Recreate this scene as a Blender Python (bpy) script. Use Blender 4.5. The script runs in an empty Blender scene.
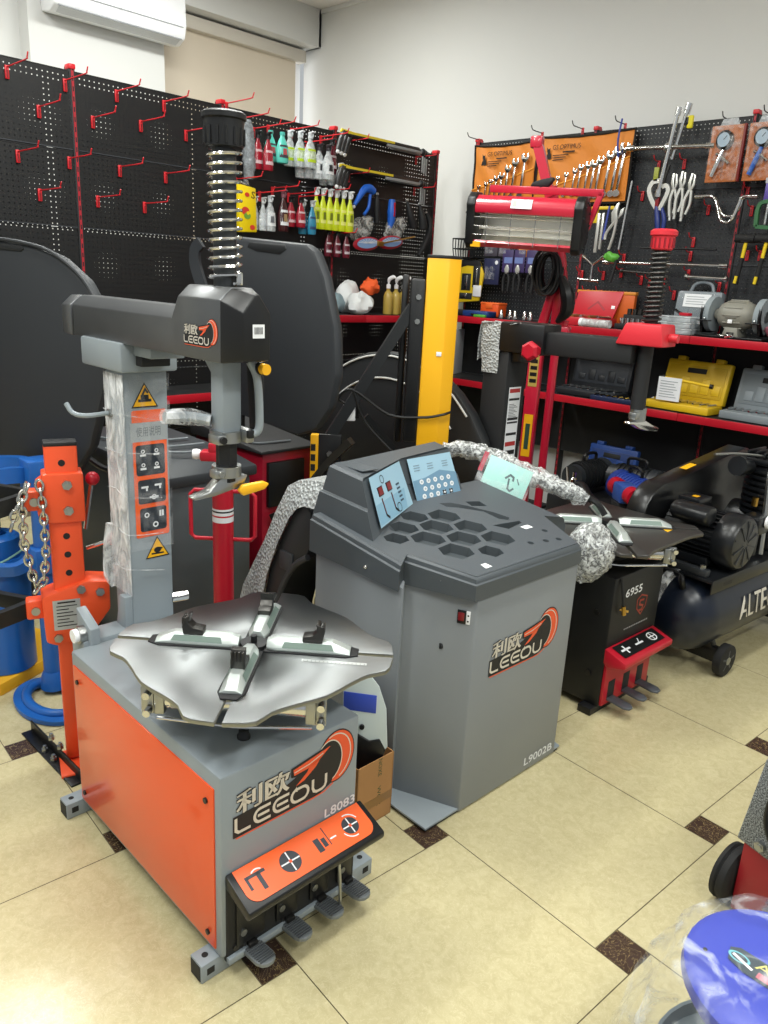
import bpy, bmesh, math, random
from mathutils import Vector, Matrix, noise as mnoise
random.seed(7)
COL = bpy.context.scene.collection
PI = math.pi
R_ = math.radians
V = Vector

# ------------------------------------------------------------------ materials
def lin(h):
    if not isinstance(h, str):
        return tuple(h)
    h = h.lstrip('#')
    o = []
    for i in (0, 2, 4):
        c = int(h[i:i+2], 16) / 255
        o.append(c / 12.92 if c <= .04045 else ((c + .055) / 1.055) ** 2.4)
    return tuple(o)

MATS = {}
def mat(name, col, rough=.5, metal=0., bump=None, vary=None, coat=0., alpha=1., aniso=0., emit=None, trans=0., spec=None, sheen=0.):
    """vary=(scale, amount) brightens/darkens by noise; bump=(scale, strength)"""
    if name in MATS:
        return MATS[name]
    m = bpy.data.materials.new(name)
    m.use_nodes = True
    nt = m.node_tree
    b = nt.nodes['Principled BSDF']
    c = (*lin(col), 1)
    b.inputs['Base Color'].default_value = c
    b.inputs['Roughness'].default_value = rough
    b.inputs['Metallic'].default_value = metal
    b.inputs['Coat Weight'].default_value = coat
    b.inputs['Coat Roughness'].default_value = .08
    b.inputs['Alpha'].default_value = alpha
    b.inputs['Anisotropic'].default_value = aniso
    b.inputs['Transmission Weight'].default_value = trans
    if spec is not None:
        b.inputs['Specular IOR Level'].default_value = spec
    if sheen:
        b.inputs['Sheen Weight'].default_value = sheen
    tc = nt.nodes.new('ShaderNodeTexCoord')
    if emit:
        b.inputs['Emission Color'].default_value = (*lin(emit[0]), 1)
        b.inputs['Emission Strength'].default_value = emit[1]
    if aniso:
        tg = nt.nodes.new('ShaderNodeTangent')
        tg.direction_type = 'RADIAL'; tg.axis = 'Z'
        nt.links.new(tg.outputs[0], b.inputs['Tangent'])
    if vary:
        n = nt.nodes.new('ShaderNodeTexNoise')
        n.inputs['Scale'].default_value = vary[0]
        n.inputs['Detail'].default_value = 5
        nt.links.new(tc.outputs['Object'], n.inputs['Vector'])
        r = nt.nodes.new('ShaderNodeMapRange')
        r.inputs['From Min'].default_value = .3; r.inputs['From Max'].default_value = .7
        r.inputs['To Min'].default_value = 1 - vary[1]; r.inputs['To Max'].default_value = 1 + vary[1]
        nt.links.new(n.outputs['Fac'], r.inputs['Value'])
        mx = nt.nodes.new('ShaderNodeVectorMath'); mx.operation = 'SCALE'
        mx.inputs[0].default_value = c[:3]
        nt.links.new(r.outputs[0], mx.inputs['Scale'])
        nt.links.new(mx.outputs[0], b.inputs['Base Color'])
    if bump:
        n2 = nt.nodes.new('ShaderNodeTexNoise')
        n2.inputs['Scale'].default_value = bump[0]
        n2.inputs['Detail'].default_value = 3
        nt.links.new(tc.outputs['Object'], n2.inputs['Vector'])
        bp = nt.nodes.new('ShaderNodeBump')
        bp.inputs['Strength'].default_value = bump[1]
        bp.inputs['Distance'].default_value = .01
        nt.links.new(n2.outputs['Fac'], bp.inputs['Height'])
        nt.links.new(bp.outputs[0], b.inputs['Normal'])
    MATS[name] = m
    return m

def film(name, col='f4f6f8', lo=.1, hi=.8, scale=30, rough=.12, bub=False, stretch=(1, 1, 1), rng=(.42, .66)):
    """clear crinkled plastic film or bubble wrap: see-through where smooth, milky at the creases"""
    if name in MATS:
        return MATS[name]
    m = bpy.data.materials.new(name); m.use_nodes = True
    nt = m.node_tree; b = nt.nodes['Principled BSDF']
    b.inputs['Base Color'].default_value = (*lin(col), 1)
    b.inputs['Roughness'].default_value = rough
    tc = nt.nodes.new('ShaderNodeTexCoord')
    mp = nt.nodes.new('ShaderNodeMapping'); mp.inputs['Scale'].default_value = stretch
    nt.links.new(tc.outputs['Object'], mp.inputs['Vector'])
    if bub:
        n = nt.nodes.new('ShaderNodeTexVoronoi'); n.inputs['Scale'].default_value = scale
        src = n.outputs['Distance']; fm, fx = .0, .55
    else:
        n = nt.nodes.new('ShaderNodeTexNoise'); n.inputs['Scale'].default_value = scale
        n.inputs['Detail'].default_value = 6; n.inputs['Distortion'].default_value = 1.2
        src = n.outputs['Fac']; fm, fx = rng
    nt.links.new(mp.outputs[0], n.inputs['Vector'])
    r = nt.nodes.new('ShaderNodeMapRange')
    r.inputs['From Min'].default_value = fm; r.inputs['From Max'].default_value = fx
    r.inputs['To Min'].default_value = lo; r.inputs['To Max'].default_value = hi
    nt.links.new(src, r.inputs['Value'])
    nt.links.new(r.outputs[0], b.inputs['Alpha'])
    bp = nt.nodes.new('ShaderNodeBump'); bp.inputs['Strength'].default_value = .8
    bp.inputs['Distance'].default_value = .01
    nt.links.new(src, bp.inputs['Height']); nt.links.new(bp.outputs[0], b.inputs['Normal'])
    MATS[name] = m
    return m

# ------------------------------------------------------------------ mesh builder
def basis(o, x, y):
    x = V(x).normalized(); y = V(y).normalized(); z = x.cross(y).normalized(); y = z.cross(x)
    return Matrix(((x.x, y.x, z.x, o[0]), (x.y, y.y, z.y, o[1]), (x.z, y.z, z.z, o[2]), (0, 0, 0, 1)))

def rotm(o, rz=0, rx=0, ry=0):
    return Matrix.Translation(V(o)) @ Matrix.Rotation(rz, 4, 'Z') @ Matrix.Rotation(ry, 4, 'Y') @ Matrix.Rotation(rx, 4, 'X')

class MB:
    def __init__(s):
        s.v = []; s.f = []; s.fm = []; s.fs = []; s.mats = []
    def mi(s, m):
        if m not in s.mats:
            s.mats.append(m)
        return s.mats.index(m)
    def add(s, vs, fs, m, M=None, smooth=True):
        o = len(s.v); k = s.mi(m)
        for p in vs:
            p = V(p)
            s.v.append(M @ p if M is not None else p)
        for f in fs:
            s.f.append([o + i for i in f]); s.fm.append(k); s.fs.append(smooth)
        return s
    def box(s, lo, hi, m, bev=0., M=None):
        x0, y0, z0 = lo; x1, y1, z1 = hi
        if x0 > x1: x0, x1 = x1, x0
        if y0 > y1: y0, y1 = y1, y0
        if z0 > z1: z0, z1 = z1, z0
        vs = [(x0,y0,z0),(x1,y0,z0),(x1,y1,z0),(x0,y1,z0),(x0,y0,z1),(x1,y0,z1),(x1,y1,z1),(x0,y1,z1)]
        fs = [(0,3,2,1),(4,5,6,7),(0,1,5,4),(1,2,6,5),(2,3,7,6),(3,0,4,7)]
        return s.bev(vs, fs, m, bev, M)
    def bev(s, vs, fs, m, bev=0., M=None, seg=2):
        if bev <= 0:
            return s.add(vs, fs, m, M)
        bm = bmesh.new()
        bv = [bm.verts.new(p) for p in vs]
        for f in fs:
            try: bm.faces.new([bv[i] for i in f])
            except ValueError: pass
        bmesh.ops.recalc_face_normals(bm, faces=bm.faces)
        es = [e for e in bm.edges if len(e.link_faces) == 2 and e.calc_face_angle(0) > .35]
        bmesh.ops.bevel(bm, geom=es, offset=bev, segments=seg, affect='EDGES', profile=.5, clamp_overlap=True)
        bm.verts.index_update()
        s.add([v.co.copy() for v in bm.verts], [[v.index for v in f.verts] for f in bm.faces], m, M)
        bm.free()
        return s
    def prism(s, poly, a, b, m, ax='y', bev=0., M=None):
        """poly in the plane normal to ax, pushed from a to b.  x:(y,z) y:(x,z) z:(x,y)"""
        def mk(p, t):
            return {'x': (t, p[0], p[1]), 'y': (p[0], t, p[1]), 'z': (p[0], p[1], t)}[ax]
        n = len(poly)
        vs = [mk(p, a) for p in poly] + [mk(p, b) for p in poly]
        area = sum(poly[i][0]*poly[(i+1) % n][1] - poly[(i+1) % n][0]*poly[i][1] for i in range(n))
        fs = [list(range(n))[::-1], [n + i for i in range(n)]] + [[i, (i+1) % n, n + (i+1) % n, n + i] for i in range(n)]
        flip = (area < 0) != (b < a)
        if ax == 'y': flip = not flip
        if flip: fs = [f[::-1] for f in fs]
        return s.bev(vs, fs, m, bev, M)
    def cyl(s, p0, p1, r, m, r2=None, n=20, M=None, cap=True):
        p0 = V(p0); p1 = V(p1); r2 = r if r2 is None else r2
        d = (p1 - p0)
        if d.length < 1e-7: return s
        d.normalize()
        a = d.orthogonal().normalized(); b = d.cross(a)
        vs = []
        for c, rr in ((p0, r), (p1, r2)):
            vs += [c + (a*math.cos(2*PI*i/n) + b*math.sin(2*PI*i/n))*rr for i in range(n)]
        fs = [[i, (i+1) % n, n + (i+1) % n, n + i] for i in range(n)]
        if cap: fs += [list(range(n))[::-1], [n + i for i in range(n)]]
        return s.add(vs, fs, m, M)
    def tube(s, pts, r, m, n=8, closed=False, smooth=0, M=None, sq=None):
        """tube along a polyline; r may be a list; smooth = catmull-rom subdivisions; sq=(w,h) gives a flat section"""
        P = [V(p) for p in pts]; rs = list(r) if isinstance(r, (list, tuple)) else [r]*len(P)
        if smooth:
            Q = []; RR = []; k = len(P)
            rng = range(k if closed else k - 1)
            for i in rng:
                p0 = P[(i-1) % k] if (closed or i > 0) else P[0]*2 - P[1]
                p1 = P[i]; p2 = P[(i+1) % k]
                p3 = P[(i+2) % k] if (closed or i + 2 < k) else P[-1]*2 - P[-2]
                for j in range(smooth):
                    t = j/smooth
                    Q.append(.5*((2*p1) + (p2-p0)*t + (2*p0-5*p1+4*p2-p3)*t*t + (3*p1-p0-3*p2+p3)*t**3))
                    RR.append(rs[i]*(1-t) + rs[(i+1) % k]*t)
            if not closed: Q.append(P[-1]); RR.append(rs[-1])
            P, rs = Q, RR
        k = len(P)
        tang = []
        for i in range(k):
            a = P[(i+1) % k] if (closed or i < k-1) else P[i]
            b = P[(i-1) % k] if (closed or i > 0) else P[i]
            t = (a - b)
            tang.append(t.normalized() if t.length > 1e-9 else V((0, 0, 1)))
        up = tang[0].orthogonal().normalized()
        if sq is not None:
            z = V((0, 0, 1)); up = (z - tang[0]*z.dot(tang[0]))
            up = up.normalized() if up.length > 1e-3 else tang[0].orthogonal().normalized()
        vs = []
        for i in range(k):
            up = (up - tang[i]*up.dot(tang[i]))
            up = up.normalized() if up.length > 1e-6 else tang[i].orthogonal().normalized()
            sd = tang[i].cross(up)
            if sq is not None:
                w, h = sq
                for a, b in ((-w, -h), (w, -h), (w, h), (-w, h)):
                    vs.append(P[i] + sd*a*.5 + up*b*.5)
            else:
                vs += [P[i] + (up*math.cos(2*PI*j/n) + sd*math.sin(2*PI*j/n))*rs[i] for j in range(n)]
        if sq is not None: n = 4
        fs = []
        for i in range(k if closed else k - 1):
            a = i*n; b = ((i+1) % k)*n
            for j in range(n):
                fs.append([a + j, a + (j+1) % n, b + (j+1) % n, b + j][::-1] if sq is None else [a + j, a + (j+1) % n, b + (j+1) % n, b + j])
        if not closed:
            fs += [list(range(n)), [(k-1)*n + j for j in range(n)][::-1]]
        return s.add(vs, fs, m, M)
    def lathe(s, prof, m, o=(0, 0, 0), n=28, M=None, ax='z'):
        """prof = [(radius, height)] ; closed at the axis when a radius is 0"""
        vs = []; k = len(prof)
        for r, h in prof:
            for i in range(n):
                a = 2*PI*i/n
                p = (r*math.cos(a), r*math.sin(a), h)
                if ax == 'y': p = (p[1], p[2], p[0])
                if ax == 'x': p = (p[2], p[0], p[1])
                vs.append((p[0]+o[0], p[1]+o[1], p[2]+o[2]))
        fs = []
        for j in range(k-1):
            for i in range(n):
                fs.append([j*n+i, j*n+(i+1) % n, (j+1)*n+(i+1) % n, (j+1)*n+i])
        if prof[0][0] > 1e-6: fs.append(list(range(n))[::-1])
        if prof[-1][0] > 1e-6: fs.append([(k-1)*n+i for i in range(n)])
        return s.add(vs, fs, m, M)
    def sph(s, c, r, m, n=14, M=None):
        rx, ry, rz = (r, r, r) if not isinstance(r, (tuple, list)) else r
        k = n//2
        vs = []; fs = []
        for j in range(k+1):
            t = PI*j/k
            for i in range(n):
                a = 2*PI*i/n
                vs.append((c[0]+rx*math.sin(t)*math.cos(a), c[1]+ry*math.sin(t)*math.sin(a), c[2]-rz*math.cos(t)))
        for j in range(k):
            for i in range(n):
                fs.append([j*n+i, j*n+(i+1) % n, (j+1)*n+(i+1) % n, (j+1)*n+i])
        return s.add(vs, fs, m, M)
    def flat(s, poly, m, M, dz=0.):
        return s.add([(p[0], p[1], dz) for p in poly], [list(range(len(poly)))], m, M, smooth=False)
    def ell(s, c, rx, ry, m, M, dz=0., n=28, a0=0., a1=2*PI, inner=None):
        if inner is None and abs(a1-a0-2*PI) < 1e-6:
            return s.flat([(c[0]+rx*math.cos(2*PI*i/n), c[1]+ry*math.sin(2*PI*i/n)) for i in range(n)], m, M, dz)
        k = inner if inner else .0
        vs = []; fs = []
        for i in range(n+1):
            a = a0+(a1-a0)*i/n
            vs += [(c[0]+rx*math.cos(a), c[1]+ry*math.sin(a), dz), (c[0]+rx*k*math.cos(a), c[1]+ry*k*math.sin(a), dz)]
        for i in range(n):
            fs.append([2*i, 2*i+2, 2*i+3, 2*i+1])
        return s.add(vs, fs, m, M, smooth=False)
    def stroke(s, pts, w, m, M, dz=0., closed=False):
        P = [V((p[0], p[1])) for p in pts]; k = len(P); L = []; Rr = []
        for i in range(k):
            a = P[(i-1) % k] if (closed or i > 0) else None
            b = P[(i+1) % k] if (closed or i < k-1) else None
            d1 = (P[i]-a).normalized() if a is not None else None
            d2 = (b-P[i]).normalized() if b is not None else None
            d1 = d1 or d2; d2 = d2 or d1
            t = (d1+d2)
            t = t.normalized() if t.length > 1e-6 else d1
            nn = V((-t.y, t.x)); c = max(.5, nn.dot(V((-d1.y, d1.x))))
            L.append(P[i]+nn*w*.5/c); Rr.append(P[i]-nn*w*.5/c)
        vs = [(p.x, p.y, dz) for p in L+Rr]
        fs = [[i, k+i, k+(i+1) % k, (i+1) % k] for i in range(k if closed else k-1)]
        return s.add(vs, fs, m, M, smooth=False)
    def text(s, body, size, m, M, dz=0., w=None, ext=0.):
        """lettering lying in the plane of M; origin at the lower left; w squeezes it to that width"""
        vs, fs = glyphs(body)
        xs = [p[0] for p in vs]; ys = [p[1] for p in vs]
        if not xs: return s
        x0, x1, y0 = min(xs), max(xs), min(0, min(ys))
        k = size/.73
        kx = (w/(x1-x0)) if w else k
        return s.add([((p[0]-x0)*kx, p[1]*k, dz) for p in vs], fs, m, M, smooth=False)
    def bold(s, body, size, m, M, dz=0., w=None, t=.03):
        k = size*t
        for i, (dx, dy) in enumerate(((0, 0), (k, 0), (-k, 0), (0, k), (0, -k))):
            s.text(body, size, m, M @ Matrix.Translation((dx, dy, 0)), dz + i*.00003, w)
        return s
    def build(s, name, parent=None, loc=None, ang=40, flip=False):
        me = bpy.data.meshes.new(name)
        me.from_pydata([tuple(p) for p in s.v], [], s.f)
        for m in s.mats: me.materials.append(m)
        me.polygons.foreach_set('material_index', s.fm)
        me.polygons.foreach_set('use_smooth', s.fs)
        me.update()
        bm = bmesh.new(); bm.from_mesh(me)
        bmesh.ops.remove_doubles(bm, verts=bm.verts, dist=2e-5)
        bmesh.ops.recalc_face_normals(bm, faces=bm.faces)
        bm.to_mesh(me); bm.free()
        try: me.set_sharp_from_angle(angle=R_(ang))
        except Exception: pass
        o = bpy.data.objects.new(name, me); COL.objects.link(o)
        if parent is not None: o.parent = parent
        if loc is not None: o.location = loc
        return o

_GL = {}
def glyphs(body):
    if body not in _GL:
        cu = bpy.data.curves.new('letters', 'FONT'); cu.body = body; cu.size = 1.; cu.resolution_u = 3
        ob = bpy.data.objects.new('letters', cu)
        me = bpy.data.meshes.new_from_object(ob)
        _GL[body] = ([tuple(v.co) for v in me.vertices], [list(p.vertices) for p in me.polygons])
        bpy.data.objects.remove(ob); bpy.data.curves.remove(cu); bpy.data.meshes.remove(me)
    return _GL[body]

# ------------------------------------------------------------------ things
def thing(name, label, cat, loc=(0, 0, 0), rz=0., group=None, rx=0., ry=0.):
    o = bpy.data.objects.new(name, None); COL.objects.link(o)
    o.empty_display_size = .1
    o.location = loc; o.rotation_euler = (rx, ry, rz)
    o['label'] = label; o['category'] = cat
    if group: o['group'] = group
    return o
def tag(o, label, cat, group=None, kind=None):
    if label: o['label'] = label
    if cat: o['category'] = cat
    if group: o['group'] = group
    if kind: o['kind'] = kind
    return o
def struct(mb, name):
    o = mb.build(name); o['kind'] = 'structure'; return o
def dup(root, loc, rz=None, label=None, group=None, scale=None, rot=None):
    r = root.copy(); COL.objects.link(r); r.location = loc
    if rz is not None: r.rotation_euler = (0, 0, rz)
    if rot is not None: r.rotation_euler = rot
    if label: r['label'] = label
    if group: r['group'] = group
    if scale: r.scale = scale
    for ch in list(root.children):
        c = ch.copy(); COL.objects.link(c); c.parent = r
        for g in list(ch.children):
            d = g.copy(); COL.objects.link(d); d.parent = c
    return r

class Frame:
    """a spot on the floor with a heading, to place things relative to each other"""
    def __init__(s, x, y, deg):
        s.x, s.y, s.a = x, y, R_(deg)
    def w(s, p):
        c, n = math.cos(s.a), math.sin(s.a)
        return (s.x + c*p[0]-n*p[1], s.y + n*p[0]+c*p[1], p[2] if len(p) > 2 else 0)

WORLD, LPOW, EXPO = .44, 50, .08
LAMPS = [(-1.0, -.6), (-2.6, -.5), (-4.6, 1.2), (-.8, 1.6), (-2.6, 1.8), (-4.4, 3.2), (1.4, .3), (1.4, 2.2)]  # sixth added to light walls, last two unseen fill lamps added for machine fronts
GLOC = (-.168, .312, -.262)

# ------------------------------------------------------------------ common materials
GREY   = mat('grey_enamel', '8d969c', .36, vary=(3, .04))
DGREY  = mat('dark_grey_plastic', '4a5055', .5, bump=(400, .08))
BLACKP = mat('black_enamel', '0e0f11', .4)
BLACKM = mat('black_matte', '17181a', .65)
RUBBER = mat('rubber', '141415', .75)
ORANGE = mat('orange_enamel', 'ea4e16', .3, coat=.4)
RED    = mat('red_enamel', 'b8152a', .35)
DRED   = mat('dark_red_enamel', '8c1420', .4)
HOOKR  = mat('hook_red', 'd2222c', .4)
YELLOW = mat('yellow_enamel', 'f2b20c', .4)
BLUE   = mat('blue_enamel', '1f5fae', .35)
NAVY   = mat('navy_enamel', '161d2b', .3)
STEEL  = mat('brushed_steel', '96999a', .42, 1., aniso=.8)
CHROME = mat('chrome', 'd8d8d6', .16, 1.)
ZINC   = mat('zinc', 'a9abaa', .35, 1., bump=(60, .1))
CAST   = mat('cast_alloy', 'c3cbc8', .38, .6)
DSTEEL = mat('dark_steel', '4b4a48', .38, .9)
WHITE  = mat('white_plastic', 'f3f4f6', .35)
PAPER  = mat('paper_label', 'e6e8ea', .6)
INK    = mat('printed_ink', '1a1a1c', .6)
SILVER = mat('silver_print', 'd9d3c8', .4, .2)
LORANGE= mat('logo_orange', 'e8552a', .45)
STKOR  = mat('sticker_orange', 'f4632a', .35)
STKDK  = mat('sticker_charcoal', '2a3038', .4)
STKYEL = mat('sticker_yellow', 'f3b414', .45)
STKBLU = mat('panel_blue', '9fc3d6', .35)
LBLUE  = mat('panel_grey_blue', '6d93ad', .4)
REDLED = mat('red_display', '7e1a20', .3)
PWRAP  = film('clear_wrap', lo=.12, hi=.75, scale=26, stretch=(1, 1, .4))
BUBBLE = film('bubble_wrap', 'b4b8b8', lo=.7, hi=1., scale=95, bub=True, rough=.25)
CLEAR  = film('clear_bag', lo=.08, hi=.6, scale=16)
CARD   = mat('cardboard', 'a97c4c', .8, vary=(8, .06))

# ------------------------------------------------------------------ the room
def floor():
    tileM = bpy.data.materials.new('cream_floor_tile'); tileM.use_nodes = True
    nt = tileM.node_tree; b = nt.nodes['Principled BSDF']
    tc = nt.nodes.new('ShaderNodeTexCoord')
    n1 = nt.nodes.new('ShaderNodeTexNoise'); n1.inputs['Scale'].default_value = 26; n1.inputs['Detail'].default_value = 8; n1.inputs['Distortion'].default_value = 1.5
    n2 = nt.nodes.new('ShaderNodeTexNoise'); n2.inputs['Scale'].default_value = 40; n2.inputs['Detail'].default_value = 4; n2.inputs['Distortion'].default_value = 2.5
    for n in (n1, n2): nt.links.new(tc.outputs['Object'], n.inputs['Vector'])
    cr = nt.nodes.new('ShaderNodeValToRGB')
    cr.color_ramp.elements[0].position = .35; cr.color_ramp.elements[0].color = (*lin('b8ad86'), 1)
    cr.color_ramp.elements[1].position = .7; cr.color_ramp.elements[1].color = (*lin('c4ba93'), 1)
    nt.links.new(n1.outputs['Fac'], cr.inputs[0])
    vr = nt.nodes.new('ShaderNodeValToRGB')
    for p, c in ((.47, 0), (.5, 1), (.53, 0)):
        e = vr.color_ramp.elements.new(p); e.color = (c, c, c, 1)
    vr.color_ramp.elements[0].color = (0, 0, 0, 1); vr.color_ramp.elements[-1].color = (0, 0, 0, 1)
    nt.links.new(n2.outputs['Fac'], vr.inputs[0])
    mx = nt.nodes.new('ShaderNodeMix'); mx.data_type = 'RGBA'
    mx.inputs['B'].default_value = (*lin('dcd4b0'), 1)
    m0 = nt.nodes.new('ShaderNodeMath'); m0.operation = 'MULTIPLY'; m0.inputs[1].default_value = .35
    nt.links.new(vr.outputs[0], m0.inputs[0]); nt.links.new(m0.outputs[0], mx.inputs['Factor'])
    nt.links.new(cr.outputs[0], mx.inputs['A']); nt.links.new(mx.outputs['Result'], b.inputs['Base Color'])
    b.inputs['Roughness'].default_value = .2
    b.inputs['Specular IOR Level'].default_value = .4
    dk = bpy.data.materials.new('brown_marble_inset'); dk.use_nodes = True
    nt = dk.node_tree; b = nt.nodes['Principled BSDF']
    tc = nt.nodes.new('ShaderNodeTexCoord')
    n = nt.nodes.new('ShaderNodeTexNoise'); n.inputs['Scale'].default_value = 24; n.inputs['Detail'].default_value = 6; n.inputs['Distortion'].default_value = 3
    nt.links.new(tc.outputs['Object'], n.inputs['Vector'])
    cr = nt.nodes.new('ShaderNodeValToRGB')
    els = cr.color_ramp.elements
    els[0].position = 0; els[0].color = (*lin('3c2d24'), 1); els[1].position = 1; els[1].color = (*lin('4a392c'), 1)
    for p, c in ((.485, '3f2f26'), (.5, 'a08a5a'), (.515, '40302a')):
        e = els.new(p); e.color = (*lin(c), 1)
    nt.links.new(n.outputs['Fac'], cr.inputs[0]); nt.links.new(cr.outputs[0], b.inputs['Base Color'])
    b.inputs['Roughness'].default_value = .25
    gr = mat('grout', '5c5138', .8)
    L, S = .6222, .0982
    ou, ov = V((-.602, 1.593, 0)), R_(85.1455)
    u = V((math.cos(ov), math.sin(ov), 0)); v = V((-u.y, u.x, 0))
    mb = MB(); g = .0014
    for i in range(-9, 11):
        for j in range(-6, 12):
            cu, cv = i*L - j*S, i*S + j*L
            c = ou + u*cu + v*cv
            if not (-6.4 < c.x < 2.6 and -2.6 < c.y < 5.6): continue
            for (a0, b0, w, m) in ((-S/2, -S/2, S, dk), (-S/2, S/2, L, tileM)):
                q = [c + u*(a0+x) + v*(b0+y) for x, y in ((g, g), (w-g, g), (w-g, w-g), (g, w-g))]
                mb.add(q, [(0, 1, 2, 3)], m, smooth=False)
    mb.add([(-6.6, -3, -.002), (3, -3, -.002), (3, 5.8, -.002), (-6.6, 5.8, -.002)], [(0, 1, 2, 3)], gr, smooth=False)
    return struct(mb, 'floor')
floor()
WALLM = mat('wall_paint', 'd8d8d5', .75, vary=(.8, .02))
XB, YB, ZC = -5.95, 4.9, 3.77          # blind wall, back wall, ceiling
w = MB()
w.box((XB, YB, 0), (2.6, YB+.15, ZC), WALLM); struct(w, 'wall_back')
w = MB()                                 # window opening Y 3.45..4.72, Z 1.0..3.4
w.box((-6.1, -2.6, 0), (XB, 3.5, ZC), WALLM)
w.box((-6.1, 3.5, 0), (XB, YB, .95), WALLM)
w.box((-6.1, 3.5, 3.46), (XB, YB, ZC), WALLM)
w.box((XB, 2.43, 0), (-5.8, 3.43, 3.46), WALLM)           # pier behind the air conditioner
struct(w, 'wall_left')
w = MB(); w.box((XB, -2.6, 3.482), (-5.72, YB, ZC), WALLM, .004); struct(w, 'trim_1')
w = MB(); w.box((-6.1, -2.6, ZC), (2.6, YB+.15, ZC+.1), mat('ceiling_white', 'e6e2de', .8)); struct(w, 'ceiling')
w = MB(); w.box((XB, 4.872, 3.482), (-5.72, 4.9, 3.77), WALLM); w.box((-5.72, 4.885, 3.735), (2.6, 4.9, 3.77), WALLM, .004); struct(w, 'trim_2')
# window behind the blind
t = thing('window_1', 'window behind the beige roller blind', 'window', (-6.03, 4.2, 2.2)); t['kind'] = 'structure'
m = MB()
for y0, y1, z0, z1 in ((-.7, .7, -1.25, -1.19), (-.7, .7, 1.2, 1.26), (-.7, -.64, -1.25, 1.26), (.64, .7, -1.25, 1.26), (-.03, .03, -1.25, 1.26)):
    m.box((-.03, y0, z0), (.03, y1, z1), WHITE)
m.build('window_frame', t)
m = MB(); m.box((-.004, -.64, -1.19), (.004, .64, 1.2), mat('window_glass', 'ffffff', .02, alpha=.12)); m.build('window_pane', t)
l = bpy.data.lights.new('window_daylight', 'AREA'); l.shape = 'RECTANGLE'; l.size, l.size_y = 1.6, 2.6; l.energy = 60; l.color = (.95, .98, 1)
o = bpy.data.objects.new('window_daylight', l); COL.objects.link(o); o.location = (-6.7, 4.1, 2.4); o.rotation_euler = (0, R_(-90), 0)
# roller blind
t = thing('roller_blind', 'beige roller blind pulled down over the window beside the corner', 'blind', (-5.9, 0, 0))
BL = bpy.data.materials.new('blind_fabric'); BL.use_nodes = True
nt = BL.node_tree; pb = nt.nodes['Principled BSDF']; pb.inputs['Base Color'].default_value = (*lin('c3b8a8'), 1); pb.inputs['Roughness'].default_value = .9
tr = nt.nodes.new('ShaderNodeBsdfTranslucent'); tr.inputs[0].default_value = (*lin('c9b99c'), 1)
ms = nt.nodes.new('ShaderNodeMixShader'); ms.inputs[0].default_value = .1
nt.links.new(pb.outputs[0], ms.inputs[1]); nt.links.new(tr.outputs[0], ms.inputs[2]); nt.links.new(ms.outputs[0], nt.nodes['Material Output'].inputs[0])
m = MB()
m.add([(0, 3.44, 1.0), (0, 4.765, 1.0), (0, 4.765, 3.37), (0, 3.44, 3.37)], [(0, 1, 2, 3)], BL); m.build('fabric', t)
m = MB(); m.box((-.02, 3.44, .985), (.02, 4.785, 1.012), WHITE, .004); m.build('bottom_bar', t)
m = MB(); m.box((-.045, 3.44, 3.37), (.06, 4.84, 3.465), mat('blind_cassette', 'c9c2b6', .5), .01); m.build('cassette', t)
# air conditioner
t = thing('air_conditioner', 'white split air conditioner mounted high on the left wall', 'air conditioner', (-5.8, 2.52, 3.175))
prof = [(0, 0.02), (.12, 0), (.2, .035), (.225, .12), (.215, .3), (.17, .33), (0, .33)]
m = MB(); m.prism(prof, 0, .97, WHITE, 'y', .012); m.build('housing', t)
m = MB(); m.add([(.132, .04, .0015), (.198, .04, .03), (.198, .93, .03), (.132, .93, .0015)], [(0, 1, 2, 3)], mat('ac_louver', 'd3d6da', .35))
m.box((.196, .03, .03), (.203, .94, .036), mat('seam_grey', '8d9196', .5)); m.box((.2235, .03, .105), (.2258, .94, .109), mat('seam_grey', '8d9196', .5)); m.build('louver', t)
m = MB(); m.text('ICE', .014, mat('grey_print', '9a9da2', .5), basis((.2255, .44, .1), (0, 1, 0), (-.05, 0, 1))); m.build('emblem', t)
# cable bundle by the air conditioner
m = MB(); 
for k in range(3): m.tube([(-5.93, 2.16+k*.02, 3.6), (-5.93, 2.17+k*.015, 3.2), (-5.92, 2.15+k*.02, 2.9), (-5.93, 2.17+k*.018, 2.3)], .008, [DRED, WHITE, mat('cable_grey', '8a8d90', .5)][k], smooth=5)
tag(m.build('cable_bundle'), 'loose cables running down the wall left of the air conditioner', 'cable')

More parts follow.
